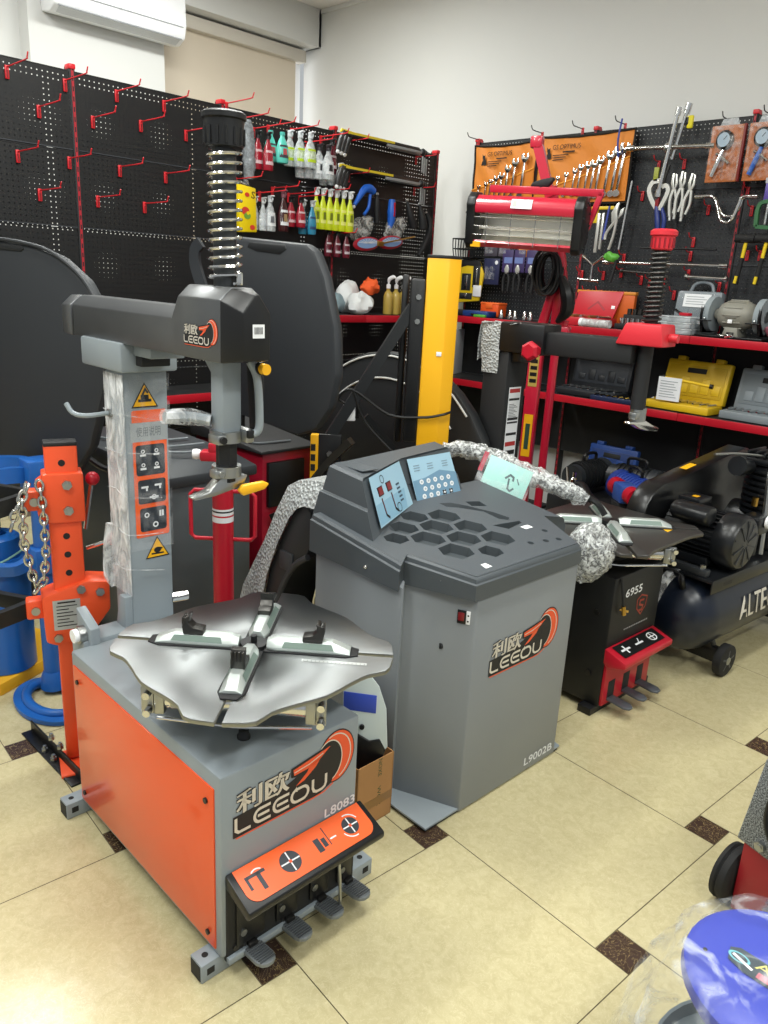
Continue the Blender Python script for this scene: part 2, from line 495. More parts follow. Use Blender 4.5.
# ------------------------------------------------------------------ shared print
def logo(mb, M, w):
    """swoosh mark: two characters, rounded latin letters, a black tyre with an orange bird"""
    S = M @ Matrix.Scale(w, 4)
    d = .00022/w
    E = lambda c, rx, ry, mm, z: mb.ell(c, rx, ry, mm, S, d*z, 40)
    E((.84, .215), .168, .205, INK, 1); E((.84, .215), .160, .195, LORANGE, 2)
    mb.stroke([(.822+.150*math.cos(R_(k)), .212+.180*math.sin(R_(k))) for k in range(-70, 111, 10)], .009, SILVER, S, d*3)
    E((.775, .200), .121, .165, SILVER, 3.5); E((.775, .200), .113, .156, INK, 4)
    mb.flat([(.0, -.022), (.70, -.022), (.80, .02), (.84, .12), (.74, .30), (.48, .20), (.30, .145), (.0, .135)], INK, S, d*4.3)
    mb.stroke([(.02, -.030), (.64, -.030), (.74, -.022), (.82, .012)], .010, LORANGE, S, d*4.6)
    # bird: a swept band with a notched tail
    mb.flat([(.45, .285), (.60, .308), (.82, .345), (.70, .24), (.56, .135), (.47, .115), (.47, .15), (.53, .2), (.45, .215)], INK, S, d*5)
    mb.flat([(.467, .268), (.60, .290), (.785, .322), (.69, .255), (.60, .228), (.475, .222)], LORANGE, S, d*6)
    mb.flat([(.60, .235), (.70, .268), (.66, .215), (.56, .150), (.49, .135), (.545, .175), (.585, .205)], LORANGE, S, d*6)
    mb.stroke([(.475, .245), (.60, .258), (.72, .292)], .007, SILVER, S, d*7)
    # latin letters, black backing then light strokes
    def arc(cx, cy, rx, ry, a0, a1, k=9): return [(cx+rx*math.cos(R_(a0+(a1-a0)*i/k)), cy+ry*math.sin(R_(a0+(a1-a0)*i/k))) for i in range(k+1)]
    H = .12; x = .01; L = []
    L.append([(x+.01, H), (x+.01, .03), (x+.03, .012), (x+.12, .012)])
    for k in range(2):
        x0 = .155 + k*.15
        L.append([(x0+.13, H-.012)] + arc(x0+.05, H/2, .045, H/2-.012, 90, 270) + [(x0+.13, .012)])
        L.append([(x0+.03, H/2), (x0+.12, H/2)])
    L.append([(.50, H-.012)] + arc(.50, H/2, .045, H/2-.012, 90, 270) + arc(.55, H/2, .045, H/2-.012, -90, 90))
    L.append([(.635, H)] + [(.635, .05), (.645, .025), (.67, .012), (.715, .012), (.74, .025), (.75, .05)] + [(.75, H)])
    for i, l in enumerate(L): mb.stroke(l, .021, SILVER, S, d*8, closed=(i == 5))
    # characters
    for dx, dy in ((-.008, -.008), (.008, -.008), (.008, .008), (-.008, .008), (.014, -.012)):
        T = S @ Matrix.Translation((.03+dx, .155+dy, 0))
        mb.text('利欧', .125, INK, T, d*(5+abs(dx)*10), w=.40)
    T = S @ Matrix.Translation((.03, .155, 0)) @ Matrix.Shear('XY', 4, (0, 0)) if False else S @ Matrix.Translation((.03, .155, 0))
    for dx in (0, .006, -.006): mb.text('利欧', .125, SILVER, T @ Matrix.Translation((dx, dx*.4, 0)), d*(8+abs(dx)*20), w=.40)

def disc_mesh(m, R=1.0, th=.012, prof=None, gap=.008):
    prof = prof or [(0, .353), (9.5, .352), (13, .347), (16, .33), (19, .314), (23, .305), (30, .298), (38, .298), (45, .300)]
    mb = MB()
    tab = prof + [(90-a, r) for a, r in prof[::-1][1:]]
    for q in range(4):
        a0 = q*90
        pts = []
        for a, r in tab:
            r *= R
            aa = max(min(a, 90 - math.degrees(gap/r)), math.degrees(gap/r))
            pts.append((r*math.cos(R_(a0+aa)), r*math.sin(R_(a0+aa))))
        pts.append((.03*math.cos(R_(a0+80)), .03*math.sin(R_(a0+80))))
        pts.append((.03*math.cos(R_(a0+10)), .03*math.sin(R_(a0+10))))
        # clean duplicates
        out = []
        for p in pts:
            if not out or (V(p)-V(out[-1])).length > 1e-4: out.append(p)
        mb.prism(out, -th, 0, m, 'z', .0018)
    return mb

def jaw(parent, ang, recess, loc, rz, claw=True, tall=1.):
    T = Matrix.Identity(4)
    mb = MB()
    # black guide plate under the casting
    mb.prism([(.03, -.03), (.235, -.032), (.265, -.018), (.265, .018), (.235, .032), (.03, .03)], 0, .004, BLACKM, 'z', .001, T)
    sec = [(-.026, 0), (-.026, .008), (-.012, .026*tall), (.012, .026*tall), (.026, .008), (.026, 0)]
    # tapered casting: low nose outside, ridge inside
    xs = [(.035, .8), (.06, 1.), (.20, 1.), (.245, .35)]
    vs = []; fs = []
    for x, k in xs:
        for y, z in sec:
            vs.append((x, y*(.75 if x < .05 else 1), .004+z*k))
    n = len(sec)
    for i in range(len(xs)-1):
        for j in range(n):
            fs.append([i*n+j, i*n+(j+1) % n, (i+1)*n+(j+1) % n, (i+1)*n+j])
    fs += [list(range(n)), [(len(xs)-1)*n+j for j in range(n)]]
    mb.bev(vs, fs, CAST, .002, T)
    for sd in (-1, 1):   # darker sunk flanks
        q = [(.075, sd*.0245, .0125), (.205, sd*.0245, .0125), (.198, sd*.0155, .0255*tall), (.08, sd*.0155, .0255*tall)]
        mb.add([(x, y+sd*.0012, z+.0008) for x, y, z in q], [(0, 1, 2, 3)], recess, T)
    j = mb.build('jaw', parent); j.location = loc; j.rotation_euler = (0, 0, rz + R_(ang))
    if claw:
        mb = MB()
        pr = [(.125, .028), (.175, .028), (.178, .05), (.168, .075), (.158, .078), (.162, .058), (.150, .046), (.125, .042)]
        mb.prism(pr, -.017, .017, DSTEEL, 'y', .0015, T)
        for k in range(4): mb.box((.168, -.016+.0085*k, .046), (.1785, -.011+.0085*k, .072), DSTEEL, .001, T)
        mb.build('claw', j)

def clamps(t, loc, rz):
    for sg in (-1, 1):
        m = MB()
        m.cyl((-.165, sg*.178, -.052), (.165, sg*.178, -.052), .027, CHROME, n=24)
        for x in (-.175, .175): m.box((x-.012, sg*.178-.032, -.083), (x+.012, sg*.178+.032, -.021), ZINC, .004)
        m.cyl((-.15, sg*.178, -.052), (-.10, sg*.178, -.052), .0285, ZINC, n=20)
        cy = m.build('clamp_cylinder', t); cy.location = loc; cy.rotation_euler = (0, 0, rz)
        m = MB()
        for x in (-.2, .2):
            for z in (-.075, -.03): m.cyl((x, sg*.205, z), (x, sg*.225, z), .009, CHROME, n=12)
            m.box((x-.02, sg*.195-.006, -.088), (x+.01, sg*.195+.006, -.018), ZINC, .003)
        m.tube([(-.18, sg*.21, -.09), (0, sg*.215, -.098), (.18, sg*.21, -.088)], .004, CHROME)
        m.build('clamp_link', cy)

# ------------------------------------------------------------------ orange tyre changer
def orange_changer():
    t = thing('tire_changer', 'orange and grey tyre changer with a steel turntable, marked L8083', 'tire changer', (-1.22, .808, 0), R_(-1.4))
    W, D = .41, .77
    m = MB(); m.box((-D, 0, .055), (0, W, .55), GREY, .008); cab = m.build('cabinet', t)
    m = MB(); m.box((-D+.018, -.004, .072), (-.022, .002, .512), ORANGE, .0015); sp = m.build('side_panel', t)
    for x, z in ((-.05, .47), (-.05, .105), (-D+.045, .47), (-D+.045, .105), ):
        m = MB(); m.cyl((x, -.009, z), (x, -.003, z), .007, BLACKP, n=12); m.build('screw', sp)
    for x0 in (-.066, -.82):
        m = MB()
        m.box((x0, -.045, 0), (x0+.05, .5, .052), GREY, .003); fr = m.build('base_rail', t)
        for y0 in (-.0465, .4995):
            m = MB(); m.box((x0+.005, y0, .005), (x0+.045, y0+.002, .047), BLACKM); m.build('end_plug', fr)
        for y0 in (-.02, .475):
            m = MB(); m.cyl((x0+.024, y0, .0515), (x0+.024, y0, .0525), .008, BLACKM, n=14); m.build('top_hole', fr)
            m = MB(); m.box((x0+.0495, y0-.01, .018), (x0+.0508, y0+.01, .036), BLACKM); m.build('slot', fr)
    # pedal housing
    m = MB(); m.box((-.01, .012, .04), (.004, .408, .287), BLACKM, .002)
    for y0, y1 in ((.035, .115), (.15, .215), (.255, .315), (.345, .395)):
        m.box((.0035, y0, .075), (.012, y1, .2), BLACKP, .003)
    m.build('pedal_recess', t)
    m = MB(); m.box((-.002, .012, .04), (.014, .41, .058), GREY, .002); m.build('front_sill', t)
    m = MB()
    m.prism([(0, .292), (.098, .252), (.098, .236), (.088, .224), (0, .255)], .010, .425, BLACKP, 'y', .005); hood = m.build('pedal_hood', t)
    sl = V((.098, 0, -.040)).normalized()
    M = basis((.004, .026, .2915), (0, 1, 0), -sl)
    m = MB()
    def rrect(x0, y0, x1, y1, r, k=5):
        o = []
        for cx, cy, a in ((x1-r, y1-r, 0), (x0+r, y1-r, 90), (x0+r, y0+r, 180), (x1-r, y0+r, 270)):
            o += [(cx+r*math.cos(R_(a+90*i/k)), cy+r*math.sin(R_(a+90*i/k))) for i in range(k+1)]
        return o
    Wd, Hd = .382, -.094
    m.flat([(0, 0), (Wd, 0)] + [(Wd, -.05)] + [(Wd-.03+.03*math.cos(R_(-90*i/6)), -.06+.03*math.sin(R_(-90*i/6))) for i in range(7)] + [(.03-.03*math.sin(R_(90*i/6)), -.06-.03*math.cos(R_(90*i/6))) for i in range(7)], STKOR, M, .0012)
    # icons
    def wheel(cx, cy, r, arrows=False):
        m.ell((cx, cy), r, r*.95, STKDK, M, .0018)
        m.stroke([(cx-r*.95, cy), (cx+r*.95, cy)], .0035, PAPER, M, .0022); m.stroke([(cx, cy-r*.9), (cx, cy+r*.9)], .0035, PAPER, M, .0022)
        m.ell((cx, cy), .0045, .0045, LORANGE, M, .0024, 10)
        if arrows:
            for a in (20, 200): m.ell((cx, cy), r*1.32, r*1.32, PAPER, M, .0019, 10, R_(a), R_(a+80), .9)
    m.box((.045, -.072, .0012), (.056, -.028, .0016), STKDK, 0, M); m.box((.02, -.034, .0012), (.07, -.026, .0016), STKDK, 0, M); m.box((.016, -.06, .0012), (.023, -.026, .0016), STKDK, 0, M)
    m.ell((.05, -.04), .022, .022, PAPER, M, .0018, 10, R_(50), R_(130), .85)
    wheel(.135, -.046, .028)
    m.box((.212, -.066, .0012), (.228, -.03, .0016), STKDK, 0, M); m.box((.232, -.06, .0012), (.244, -.036, .0016), STKDK, 0, M); m.box((.25, -.062, .0012), (.2525, -.012, .0016), STKDK, 0, M)
    m.stroke([(.275, -.048), (.256, -.048)], .004, PAPER, M, .0018)
    wheel(.325, -.044, .024, True)
    m.build('pedal_sticker', hood)
    for k, y in enumerate((.078, .19, .293, .385)):
        m = MB(); z = .055
        T = rotm((0, y, z), 0, 0, R_(-6))
        pad = [(.0, -.026), (.062, -.026), (.078, -.02), (.086, -.008), (.086, .008), (.078, .02), (.062, .026), (0, .026)]
        m.prism(pad, -.011, 0, mat('pedal_alloy', '7d8285', .45, .4), 'z', .003, T)
        for i in range(9): m.box((.012+i*.0075, -.021, 0), (.0155+i*.0075, .021, .0022), mat('pedal_rib', '5a5e61', .5, .3), 0, T)
        pd = m.build('pedal', t)
        m = MB(); m.box((-.006, y-.012, .058), (.02, y+.012, .07), DSTEEL, .002); m.tube([(.002, y-.014, .062), (.006, y-.02, .085), (.006, y-.02, .112)], .006, DSTEEL, smooth=3)
        m.cyl((.004, y-.026, .112), (.016, y-.026, .112), .009, ZINC, n=12); m.build('pedal_arm', pd)
    m = MB(); m.tube([(.035, .312, .21), (.05, .313, .19), (.06, .314, .08), (.05, .315, .055)], .0042, ZINC, smooth=4); m.build('lever', t)
    m = MB(); m.cyl((.004, .035, .075), (.009, .035, .075), .008, DSTEEL, n=12); m.build('bolt', t)
    # front print
    m = MB(); logo(m, basis((.0008, .032, .386), (0, 1, 0), (0, 0, 1)), .36); m.build('logo', t)
    m = MB(); m.bold('L8083', .026, PAPER, basis((.0014, .303, .296), (0, 1, 0), (0, 0, 1)), 0, .10); m.build('model_number', t)
    m = MB(); m.lathe([(.016, 0), (.016, .006), (.012, .012), (.012, .022), (.007, .026), (0, .026)], BLACKP, (-.10, .13, .55)); m.build('knob', t)
    # turntable
    TL, TR = (-.229, .248, .70), R_(43)
    d = disc_mesh(STEEL).build('turntable', t); d.location = TL; d.rotation_euler = (0, 0, TR)
    for k in range(4): jaw(t, 90*k, RECESS, TL, TR)
    m = MB(); m.cyl((0, 0, -.005), (0, 0, .012), .034, BLACKP, n=20); m.cyl((0, 0, .012), (0, 0, .03), .008, BLACKP, n=12); m.build('hub', d)
    m = MB(); m.add([(.13, -.062, .0006), (.29, -.062, .0006), (.29, -.050, .0006), (.13, -.050, .0006)], [(0, 1, 2, 3)], mat('scale_strip', 'c9cccb', .35, .5), smooth=False)
    for k in range(16): m.box((.134+k*.01, -.061, .0006), (.1346+k*.01, -.055, .0012), INK)
    m.build('scale', d)
    m = MB(); m.cyl((0, 0, -.15), (0, 0, -.012), .09, DSTEEL, n=28); m.build('spindle', d)
    clamps(t, TL, TR)
    # column
    m = MB(); m.box((-.89, .198, .10), (-.78, .333, 1.325), GREY, .008); col = m.build('column', t)
    m = MB(); m.box((-.86, .04, .42), (-.772, .2, .56), GREY, .006); m.prism([(-.85, .55), (-.785, .55), (-.785, .66), (-.82, .66)], .175, .20, GREY, 'y', .003)
    m.prism([(-.85, .45), (-.76, .45), (-.76, .6), (-.85, .64)], .055, .085, GREY, 'y', .004); cb = m.build('tilt_bracket', t)
    m = MB(); m.cyl((-.80, .02, .575), (-.80, .055, .575), .02, WHITE, n=16); m.cyl((-.80, .034, .575), (-.80, .062, .575), .026, ZINC, n=16); m.build('pivot_bolt', cb)
    m = MB(); m.cyl((-.79, .33, .62), (-.78, .38, .62), .016, CHROME, n=14); m.build('pivot_bolt', cb)
    # stickers on the column front (+x) : panel plane coordinates y right, z up
    M = basis((-.7795, .198, 0), (0, 1, 0), (0, 0, 1))
    def warn(cx, cz, w, mark):
        h = w*.87; k = w*.5
        m = MB()
        m.flat([(cx-k, cz), (cx+k, cz), (cx, cz+h)], INK, M, .0006)
        m.flat([(cx-k*.86, cz+h*.055), (cx+k*.86, cz+h*.055), (cx, cz+h*.90)], STKYEL, M, .001)
        if mark == 0:
            m.box((cx-.02, cz+.016, 0), (cx+.02, cz+.024, .0014), INK, 0, M); m.box((cx-.012, cz+.024, 0), (cx+.012, cz+.036, .0014), INK, 0, M)
            m.stroke([(cx-.008, cz+.034), (cx+.002, cz+.052), (cx+.01, cz+.04)], .006, INK, M, .0014)
        else:
            m.ell((cx, cz+.024), .012, .009, INK, M, .0014, 12); m.stroke([(cx-.02, cz+.014), (cx+.02, cz+.012)], .005, INK, M, .0014); m.stroke([(cx+.004, cz+.03), (cx+.016, cz+.026)], .005, INK, M, .0014)
        m.build('warning_sign', col)
    warn(.062, 1.222, .082, 0); warn(.085, .768, .078, 1)
    m = MB()
    m.flat(rrect(.02, .838, .126, 1.215, .006), STKOR, M, .0006)
    m.flat([(.014, 1.125), (.128, 1.125), (.128, 1.18), (.014, 1.18)], mat('silver_band', 'aeb4b8', .4, .3), M, .001)
    m.text('使用说明', .022, mat('band_ink', '6f767b', .5), M @ Matrix.Translation((.032, 1.142, 0)), .0014, .075)
    for k, (z0, z1) in enumerate(((1.025, 1.115), (.940, 1.012), (.855, .927))):
        m.flat(rrect(.028+.003*k, z0, .118, z1, .008), STKDK, M, .001)
    def ic(x, z, s=.008): m.ell((x, z), s, s, PAPER, M, .0014, 12, 0, 2*PI, .55)
    def bar(x, z, a, b): m.box((x-a, z-b, .001), (x+a, z+b, .0014), PAPER, 0, M)
    for x, z in ((.05, 1.09), (.092, 1.09), (.05, 1.05), (.092, 1.05)): ic(x, z+.006, .006); bar(x, z-.005, .009, .003)
    for x, z in ((.052, .99), (.094, .993)): bar(x, z, .011, .003); bar(x+.006, z-.006, .003, .006)
    ic(.08, .958); bar(.08, .958, .014, .0025)
    ic(.055, .905); bar(.098, .905, .003, .009); bar(.106, .905, .003, .009); ic(.082, .873, .009)
    m.text('LEEOU', .012, LORANGE, M @ Matrix.Translation((.045, .843, 0)), .0012, .06)
    m.build('instruction_sticker', col)
    m = MB()     # plastic film still wrapped round the column
    m.box((-.893, .194, .66), (-.7765, .1965, 1.315), film('milky_wrap', 'f2f4f6', lo=.2, hi=.9, scale=26, stretch=(1, 1, .4)), .001); m.box((-.778, .195, .80), (-.7765, .336, 1.315), film('thin_wrap', lo=.0, hi=.10, scale=18, stretch=(1, 1, .6)), 0)
    for k in range(5):
        z = .74+k*.117
        m.tube([(-.90, .193, z), (-.84, .1915, z+.01*math.sin(k)), (-.775, .1925, z+.008*math.cos(k*2)), (-.772, .30, z-.015+.02*math.sin(k*3))], .0009, PWRAP, n=5, smooth=2)
    m.tube([(-.895, .19, .86), (-.90, .185, .78), (-.895, .182, .70), (-.89, .19, .66)], [.012, .016, .018, .006], PWRAP, smooth=3)
    m.build('plastic_wrap', col)
    m = MB(); m.box((-.99, .175, 1.325), (-.74, .345, 1.405), GREY, .008); m.box((-.74, .21, 1.372), (-.64, .31, 1.40), GREY, .004); m.box((-.735, .215, 1.345), (-.70, .30, 1.373), BLACKM, .003); m.build('column_head', t)
    m = MB(); m.tube([(-.86, .2, 1.20), (-.87, .13, 1.195), (-.90, .105, 1.20), (-.92, .095, 1.225)], .007, GREY, smooth=4); m.cyl((-.86, .188, 1.2), (-.86, .2, 1.2), .012, ZINC, n=12)
    m.build('bar_hook', t)
    # swing arm
    ARM = mat('arm_gunmetal', '626466', .32, .55, vary=(14, .06))
    def loft(mb, rows, m, caps=True):
        n = len(rows[0]); vs = [p for r in rows for p in r]; fs = []
        for i in range(len(rows)-1):
            for j in range(n): fs.append([i*n+j, i*n+(j+1) % n, (i+1)*n+(j+1) % n, (i+1)*n+j])
        if caps: fs += [list(range(n))[::-1], [(len(rows)-1)*n+j for j in range(n)]]
        return mb.bev(vs, fs, m, .003)
    def sec(x, zt, y0=.185, y1=.302, zb=1.402, ch=.028):
        return [(x, y0, zb), (x, y0, zt), (x, y0+.03, zt+ch), (x, y1-.03, zt+ch), (x, y1, zt), (x, y1, zb)]
    m = MB(); loft(m, [sec(-1.05, 1.487), sec(-.485, 1.487), sec(-.452, 1.54), sec(-.272, 1.54)], ARM); arm = m.build('swing_arm', t)
    m = MB(); loft(m, [sec(-1.13, 1.484, .186, .301), sec(-1.062, 1.486, .184, .303, 1.4)], ARM); m.build('arm_cap', arm)
    m = MB(); loft(m, [sec(-1.064, 1.476, .19, .297, 1.41), sec(-1.048, 1.476, .19, .297, 1.41)], BLACKP); m.build('cap_gasket', arm)
    m = MB(); loft(m, [sec(-.273, 1.539, .1855, .3015), sec(-.215, 1.515, .208, .280, 1.412, .04)], BLACKP); hd = m.build('arm_head', t)
    m = MB(); M2 = basis((-.2135, .232, 1.462), (0, 1, 0), (-.02, 0, 1)); m.flat([(0, 0), (.032, 0), (.032, .03), (0, .03)], PAPER, M2)
    for i in range(7): m.box((.005+i*.0033, .009, 0), (.0065+i*.0033, .024, .0006), INK, 0, M2)
    m.build('barcode_label', hd)
    m = MB(); logo(m, basis((-.425, .1843, 1.437), (1, 0, 0), (0, 0, 1)), .145); m.build('arm_logo', arm)
    m = MB(); m.prism([(-.44, 1.403), (-.35, 1.403), (-.37, 1.335)], .24, .26, GREY, 'y', .002); m.build('gusset', arm)
    # mast with the mounting head
    mx, my = -.35, .25
    hs_ = .027
    m = MB(); m.box((mx-hs_, my-hs_, 1.225), (mx+hs_, my+hs_, 1.41), GREY, .006); mast = m.build('mast_sleeve', t)
    m = MB(); m.cyl((mx, my, 1.105), (mx, my, 1.23), .026, BLACKM, n=6); m.build('hex_bar', mast)
    m = MB(); m.cyl((mx, my, 1.205), (mx, my, 1.232), .040, ZINC, n=22); m.box((mx+.005, my-.055, 1.207), (mx+.05, my-.03, 1.231), ZINC, .004); m.cyl((mx+.052, my-.043, 1.219), (mx+.058, my-.043, 1.219), .009, BLACKP, n=10)
    m.box((mx+.0, my+.02, 1.205), (mx+.055, my+.045, 1.24), ZINC, .006); m.build('collar', mast)
    m = MB(); m.box((mx+.05, my+.022, 1.218), (mx+.062, my+.04, 1.238), BLACKP, .003)
    m.tube([(mx+.05, my+.035, 1.225), (mx+.058, my+.052, 1.235), (mx+.060, my+.055, 1.27), (mx+.060, my+.048, 1.36), (mx+.05, my+.035, 1.40)], .010, GREY, n=10, smooth=5); hn = m.build('control_handle', t)
    m = MB(); m.prism([(mx+.015, 1.23), (mx+.05, 1.23), (mx+.055, 1.36), (mx+.03, 1.405), (mx+.0, 1.405)], my+.055, my+.075, BLACKM, 'y', .006); m.build('handle_backing', hn)
    m = MB(); m.cyl((mx+.07, my+.055, 1.385), (mx+.088, my+.055, 1.385), .013, STKYEL, n=18); m.cyl((mx+.06, my+.055, 1.385), (mx+.072, my+.055, 1.385), .016, BLACKP, n=18); m.build('lock_button', hn)
    m = MB(); m.cyl((mx, my, 1.118), (mx, my, 1.145), .036, ZINC, n=20); m.box((mx+.0, my-.05, 1.120), (mx+.03, my-.02, 1.142), ZINC, .004); m.cyl((mx+.03, my-.035, 1.131), (mx+.036, my-.035, 1.131), .008, CHROME, n=10)
    m.prism([(my-.03, 1.118), (my+.05, 1.118), (my+.04, 1.095), (my+.01, 1.085), (my-.045, 1.075), (my-.1, 1.072), (my-.105, 1.08), (my-.06, 1.09)], mx-.012, mx+.02, ZINC, 'x', .004)
    mh = m.build('mount_head', t)
    m = MB(); m.prism([(0, -.016), (.06, -.012), (.075, 0), (.06, .009), (0, .012), (-.012, 0)], -.008, .008, STKYEL, 'z', .004, basis((mx+.03, my+.025, 1.085), (.1, 1, .1), (0, 0, 1))); m.build('yellow_insert', mh)
    m = MB(); m.tube([(mx-.02, my-.03, 1.255), (mx-.05, my-.07, 1.262), (mx-.05, my-.14, 1.268)], [.016, .022, .018], PWRAP, n=8, smooth=4)
    m.tube([(mx-.02, my-.03, 1.255), (mx-.05, my-.07, 1.262), (mx-.05, my-.135, 1.267)], .013, GREY, n=8, smooth=4); m.build('wrapped_lever', mast)
    m = MB(); m.cyl((mx, my, 1.55), (mx, my, 1.885), .0265, mat('mast_tube', '35383a', .5, .2), n=20); m.build('mast_tube', mast)
    m = MB(); N = 15
    pts = [(mx+.037*math.cos(2*PI*i/12), my+.037*math.sin(2*PI*i/12), 1.575+(1.868-1.575)*i/(12*N)) for i in range(12*N+1)]
    m.tube(pts, .0036, CHROME, n=6); m.build('spring', mast)
    m = MB(); m.lathe([(.036, 1.858), (.042, 1.862), (.044, 1.915), (.049, 1.918), (.049, 1.928), (.044, 1.932), (0, 1.932)], BLACKP, (mx, my, 0), 26)
    for i in range(14): m.cyl((mx+.043*math.cos(i*2*PI/14), my+.043*math.sin(i*2*PI/14), 1.866), (mx+.043*math.cos(i*2*PI/14), my+.043*math.sin(i*2*PI/14), 1.9), .0035, BLACKP, n=6)
    m.build('mast_cap', mast)
    m = MB(); m.box((mx+.03, my+.005, 1.572), (mx+.044, my+.02, 1.60), CHROME, .003); m.build('spring_clip', mast)
    return t
RECESS = mat('jaw_recess', '6f8078', .45, .3)
orange_changer()

# ------------------------------------------------------------------ grey wheel balancer
from mathutils.geometry import tessellate_polygon
def balancer():
    t = thing('wheel_balancer', 'grey wheel balancer with honeycomb weight tray and blue display, marked L9002B', 'wheel balancer', (-1.225, 1.699, 0), R_(-2.4))
    m = MB(); m.prism([(.001, -.157), (.001, .546), (-.25, .60), (-.62, .60), (-.62, -.157)], 0.010, .018, GREY, 'z', .002); m.prism([(-.004, -.15), (-.004, .54), (-.25, .59), (-.6, .59), (-.6, -.15)], 0, .010, BLACKM, 'z'); m.build('base_plate', t)  # black rubber layer under the plate also paints in the shadow strip
    m = MB()
    plan = [(.004, -.008), (.004, .507), (-.205, .575), (-.155, .60), (-.56, .60), (-.56, -.158), (-.155, -.158), (-.205, -.10)]
    m.prism(plan, .006, .75, mat('balancer_grey', '83888c', .42, vary=(2.5, .03)), 'z', .004); body = m.build('cabinet', t)
    for p, q in (((-.38, -.159, .53), (-.38, -.156, .53)), ((-.09, -.052, .56), (-.088, -.046, .56))):
        mm = MB(); mm.cyl(p, q, .009, BLACKM, n=14); mm.build('round_hole', body)
    Ms = basis((-.2055, -.1005, 0), (.2095, .092, 0), (0, 0, 1))
    m = MB(); m.box((.172, .648, 0), (.198, .690, .004), BLACKP, .001, Ms); m.box((.199, .648, 0), (.211, .690, .002), WHITE, .0005, Ms)
    m.box((.175, .658, .003), (.194, .684, .008), REDLED, .002, Ms)
    for z in (.658, .676): m.ell((.205, z), .003, .003, INK, Ms, .0025, 10)
    m.build('power_switch', body)
    m = MB(); logo(m, basis((.0048, .073, .462), (0, 1, 0), (.0, 0, 1)), .352); m.build('logo', t)
    m = MB(); m.bold('L9002B', .030, PAPER, basis((.0052, .325, .030), (0, 1, 0), (0, 0, 1)), 0, .16); m.build('model_number', t)
    # plastic weight tray on top
    PT = lambda x: .806 - .118*x
    out = [(.014, -.034, .735), (.014, .500, .735), (-.20, .600, .738), (-.158, .655, .742), (-.575, .655, .746), (-.575, -.174, .746), (-.158, -.174, .742), (-.20, -.114, .738)]
    m = MB(); n = len(out)
    cx, cy = -.3, .25
    rings = []
    rings.append([V((x, y, zb)) for x, y, zb in out])
    def ins(x, y, d):
        v = V((cx-x, cy-y)); v.normalize(); return x+v.x*d, y+v.y*d
    rings.append([V((x, y, PT(x)-.022)) for x, y, zb in out])
    rings.append([V((*ins(x, y, .006), PT(x)-.018)) for x, y, zb in out])
    rings.append([V((*ins(x, y, .008), PT(x)-.006)) for x, y, zb in out])
    top = [V((*ins(x, y, .016), PT(x))) for x, y, zb in out]
    rings.append(top)
    vs = [p for r in rings for p in r]; fs = []
    for i in range(len(rings)-1):
        for j in range(n): fs.append([i*n+j, i*n+(j+1) % n, (i+1)*n+(j+1) % n, (i+1)*n+j])
    m.add(vs, fs, DGREY)
    d1 = V((.43, .903)); d2 = V((.903, -.43))
    def hexa(c, k=1., a=1., b=1.): 
        c = V(c)
        return [c + d1*.0575*a*k*x + d2*.0435*b*k*y for x, y in ((1, 0), (.5, 1), (-.5, 1), (-1, 0), (-.5, -1), (.5, -1))]
    e1, e2 = V((.0555, -.096)), V((.1065, .014))
    nb = [e1, e2, e2-e1, -e1, -e2, e1-e2]
    def ccen(a, b_):      # point equally far from 0, a and b
        dd = 2*(a.x*b_.y - a.y*b_.x)
        return V(((b_.y*a.length_squared - a.y*b_.length_squared)/dd, (a.x*b_.length_squared - b_.x*a.length_squared)/dd))
    cell = [ccen(nb[i], nb[(i+1) % 6]) for i in range(6)]
    def cellat(c, k=.86): return [V(c) + p*k for p in cell]
    c0 = V((-.257, .247))
    holes = [cellat(c0 + e1*i + e2*j) for i, j in ((0, 0), (1, 0), (2, 0), (0, 1), (0, -1), (1, -1), (2, -1))]
    holes += [cellat(c0 + e1 - e2*2 + V((.012, .006)), .74), cellat(c0 + e1*2 - e2*2 + V((.008, .0)), .78), cellat((-.300, -.052), .62), cellat((-.095, .158), .62)]
    holes.append([V(p) for p in ((-.455, .305), (-.42, .305), (-.395, .34), (-.33, .40), (-.26, .40), (-.235, .425), (-.25, .445), (-.31, .43), (-.395, .385), (-.44, .35))])
    holes.append([V(p) for p in ((-.425, .41), (-.385, .40), (-.36, .455), (-.405, .465))])
    holes.append([V(p) for p in ((-.232, .33), (-.185, .36), (-.20, .45), (-.215, .455))])
    holes += [[V((x+.011*math.cos(a*PI/5), y+.011*math.sin(a*PI/5))) for a in range(10)] for x, y in ((-.075, .335), (-.062, .40), (-.050, .455), (-.118, .47))]
    outer2 = [V((p.x, p.y)) for p in top]
    polys = [[V((p.x, p.y, 0)) for p in outer2]] + [[V((p.x, p.y, 0)) for p in h] for h in holes]
    flatv = [p for q in polys for p in q]
    tri = tessellate_polygon(polys)
    m.add([(p.x, p.y, PT(p.x)) for p in flatv], [list(x) for x in tri], DGREY, smooth=False)
    tray = m
    for k, h in enumerate(holes):
        c = sum(h, V((0, 0)))/len(h); dep = .028 if len(h) < 9 else .02
        if len(h) == 10 and k > 13: dep = .008
        nn = len(h)
        r0 = [V((p.x, p.y, PT(p.x))) for p in h]; r1 = [V((c.x+(p.x-c.x)*.9, c.y+(p.y-c.y)*.9, PT(p.x)-dep)) for p in h]
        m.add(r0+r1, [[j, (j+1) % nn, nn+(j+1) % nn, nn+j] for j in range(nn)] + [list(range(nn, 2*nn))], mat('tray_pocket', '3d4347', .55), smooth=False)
    tr = m.build('weight_tray', t)
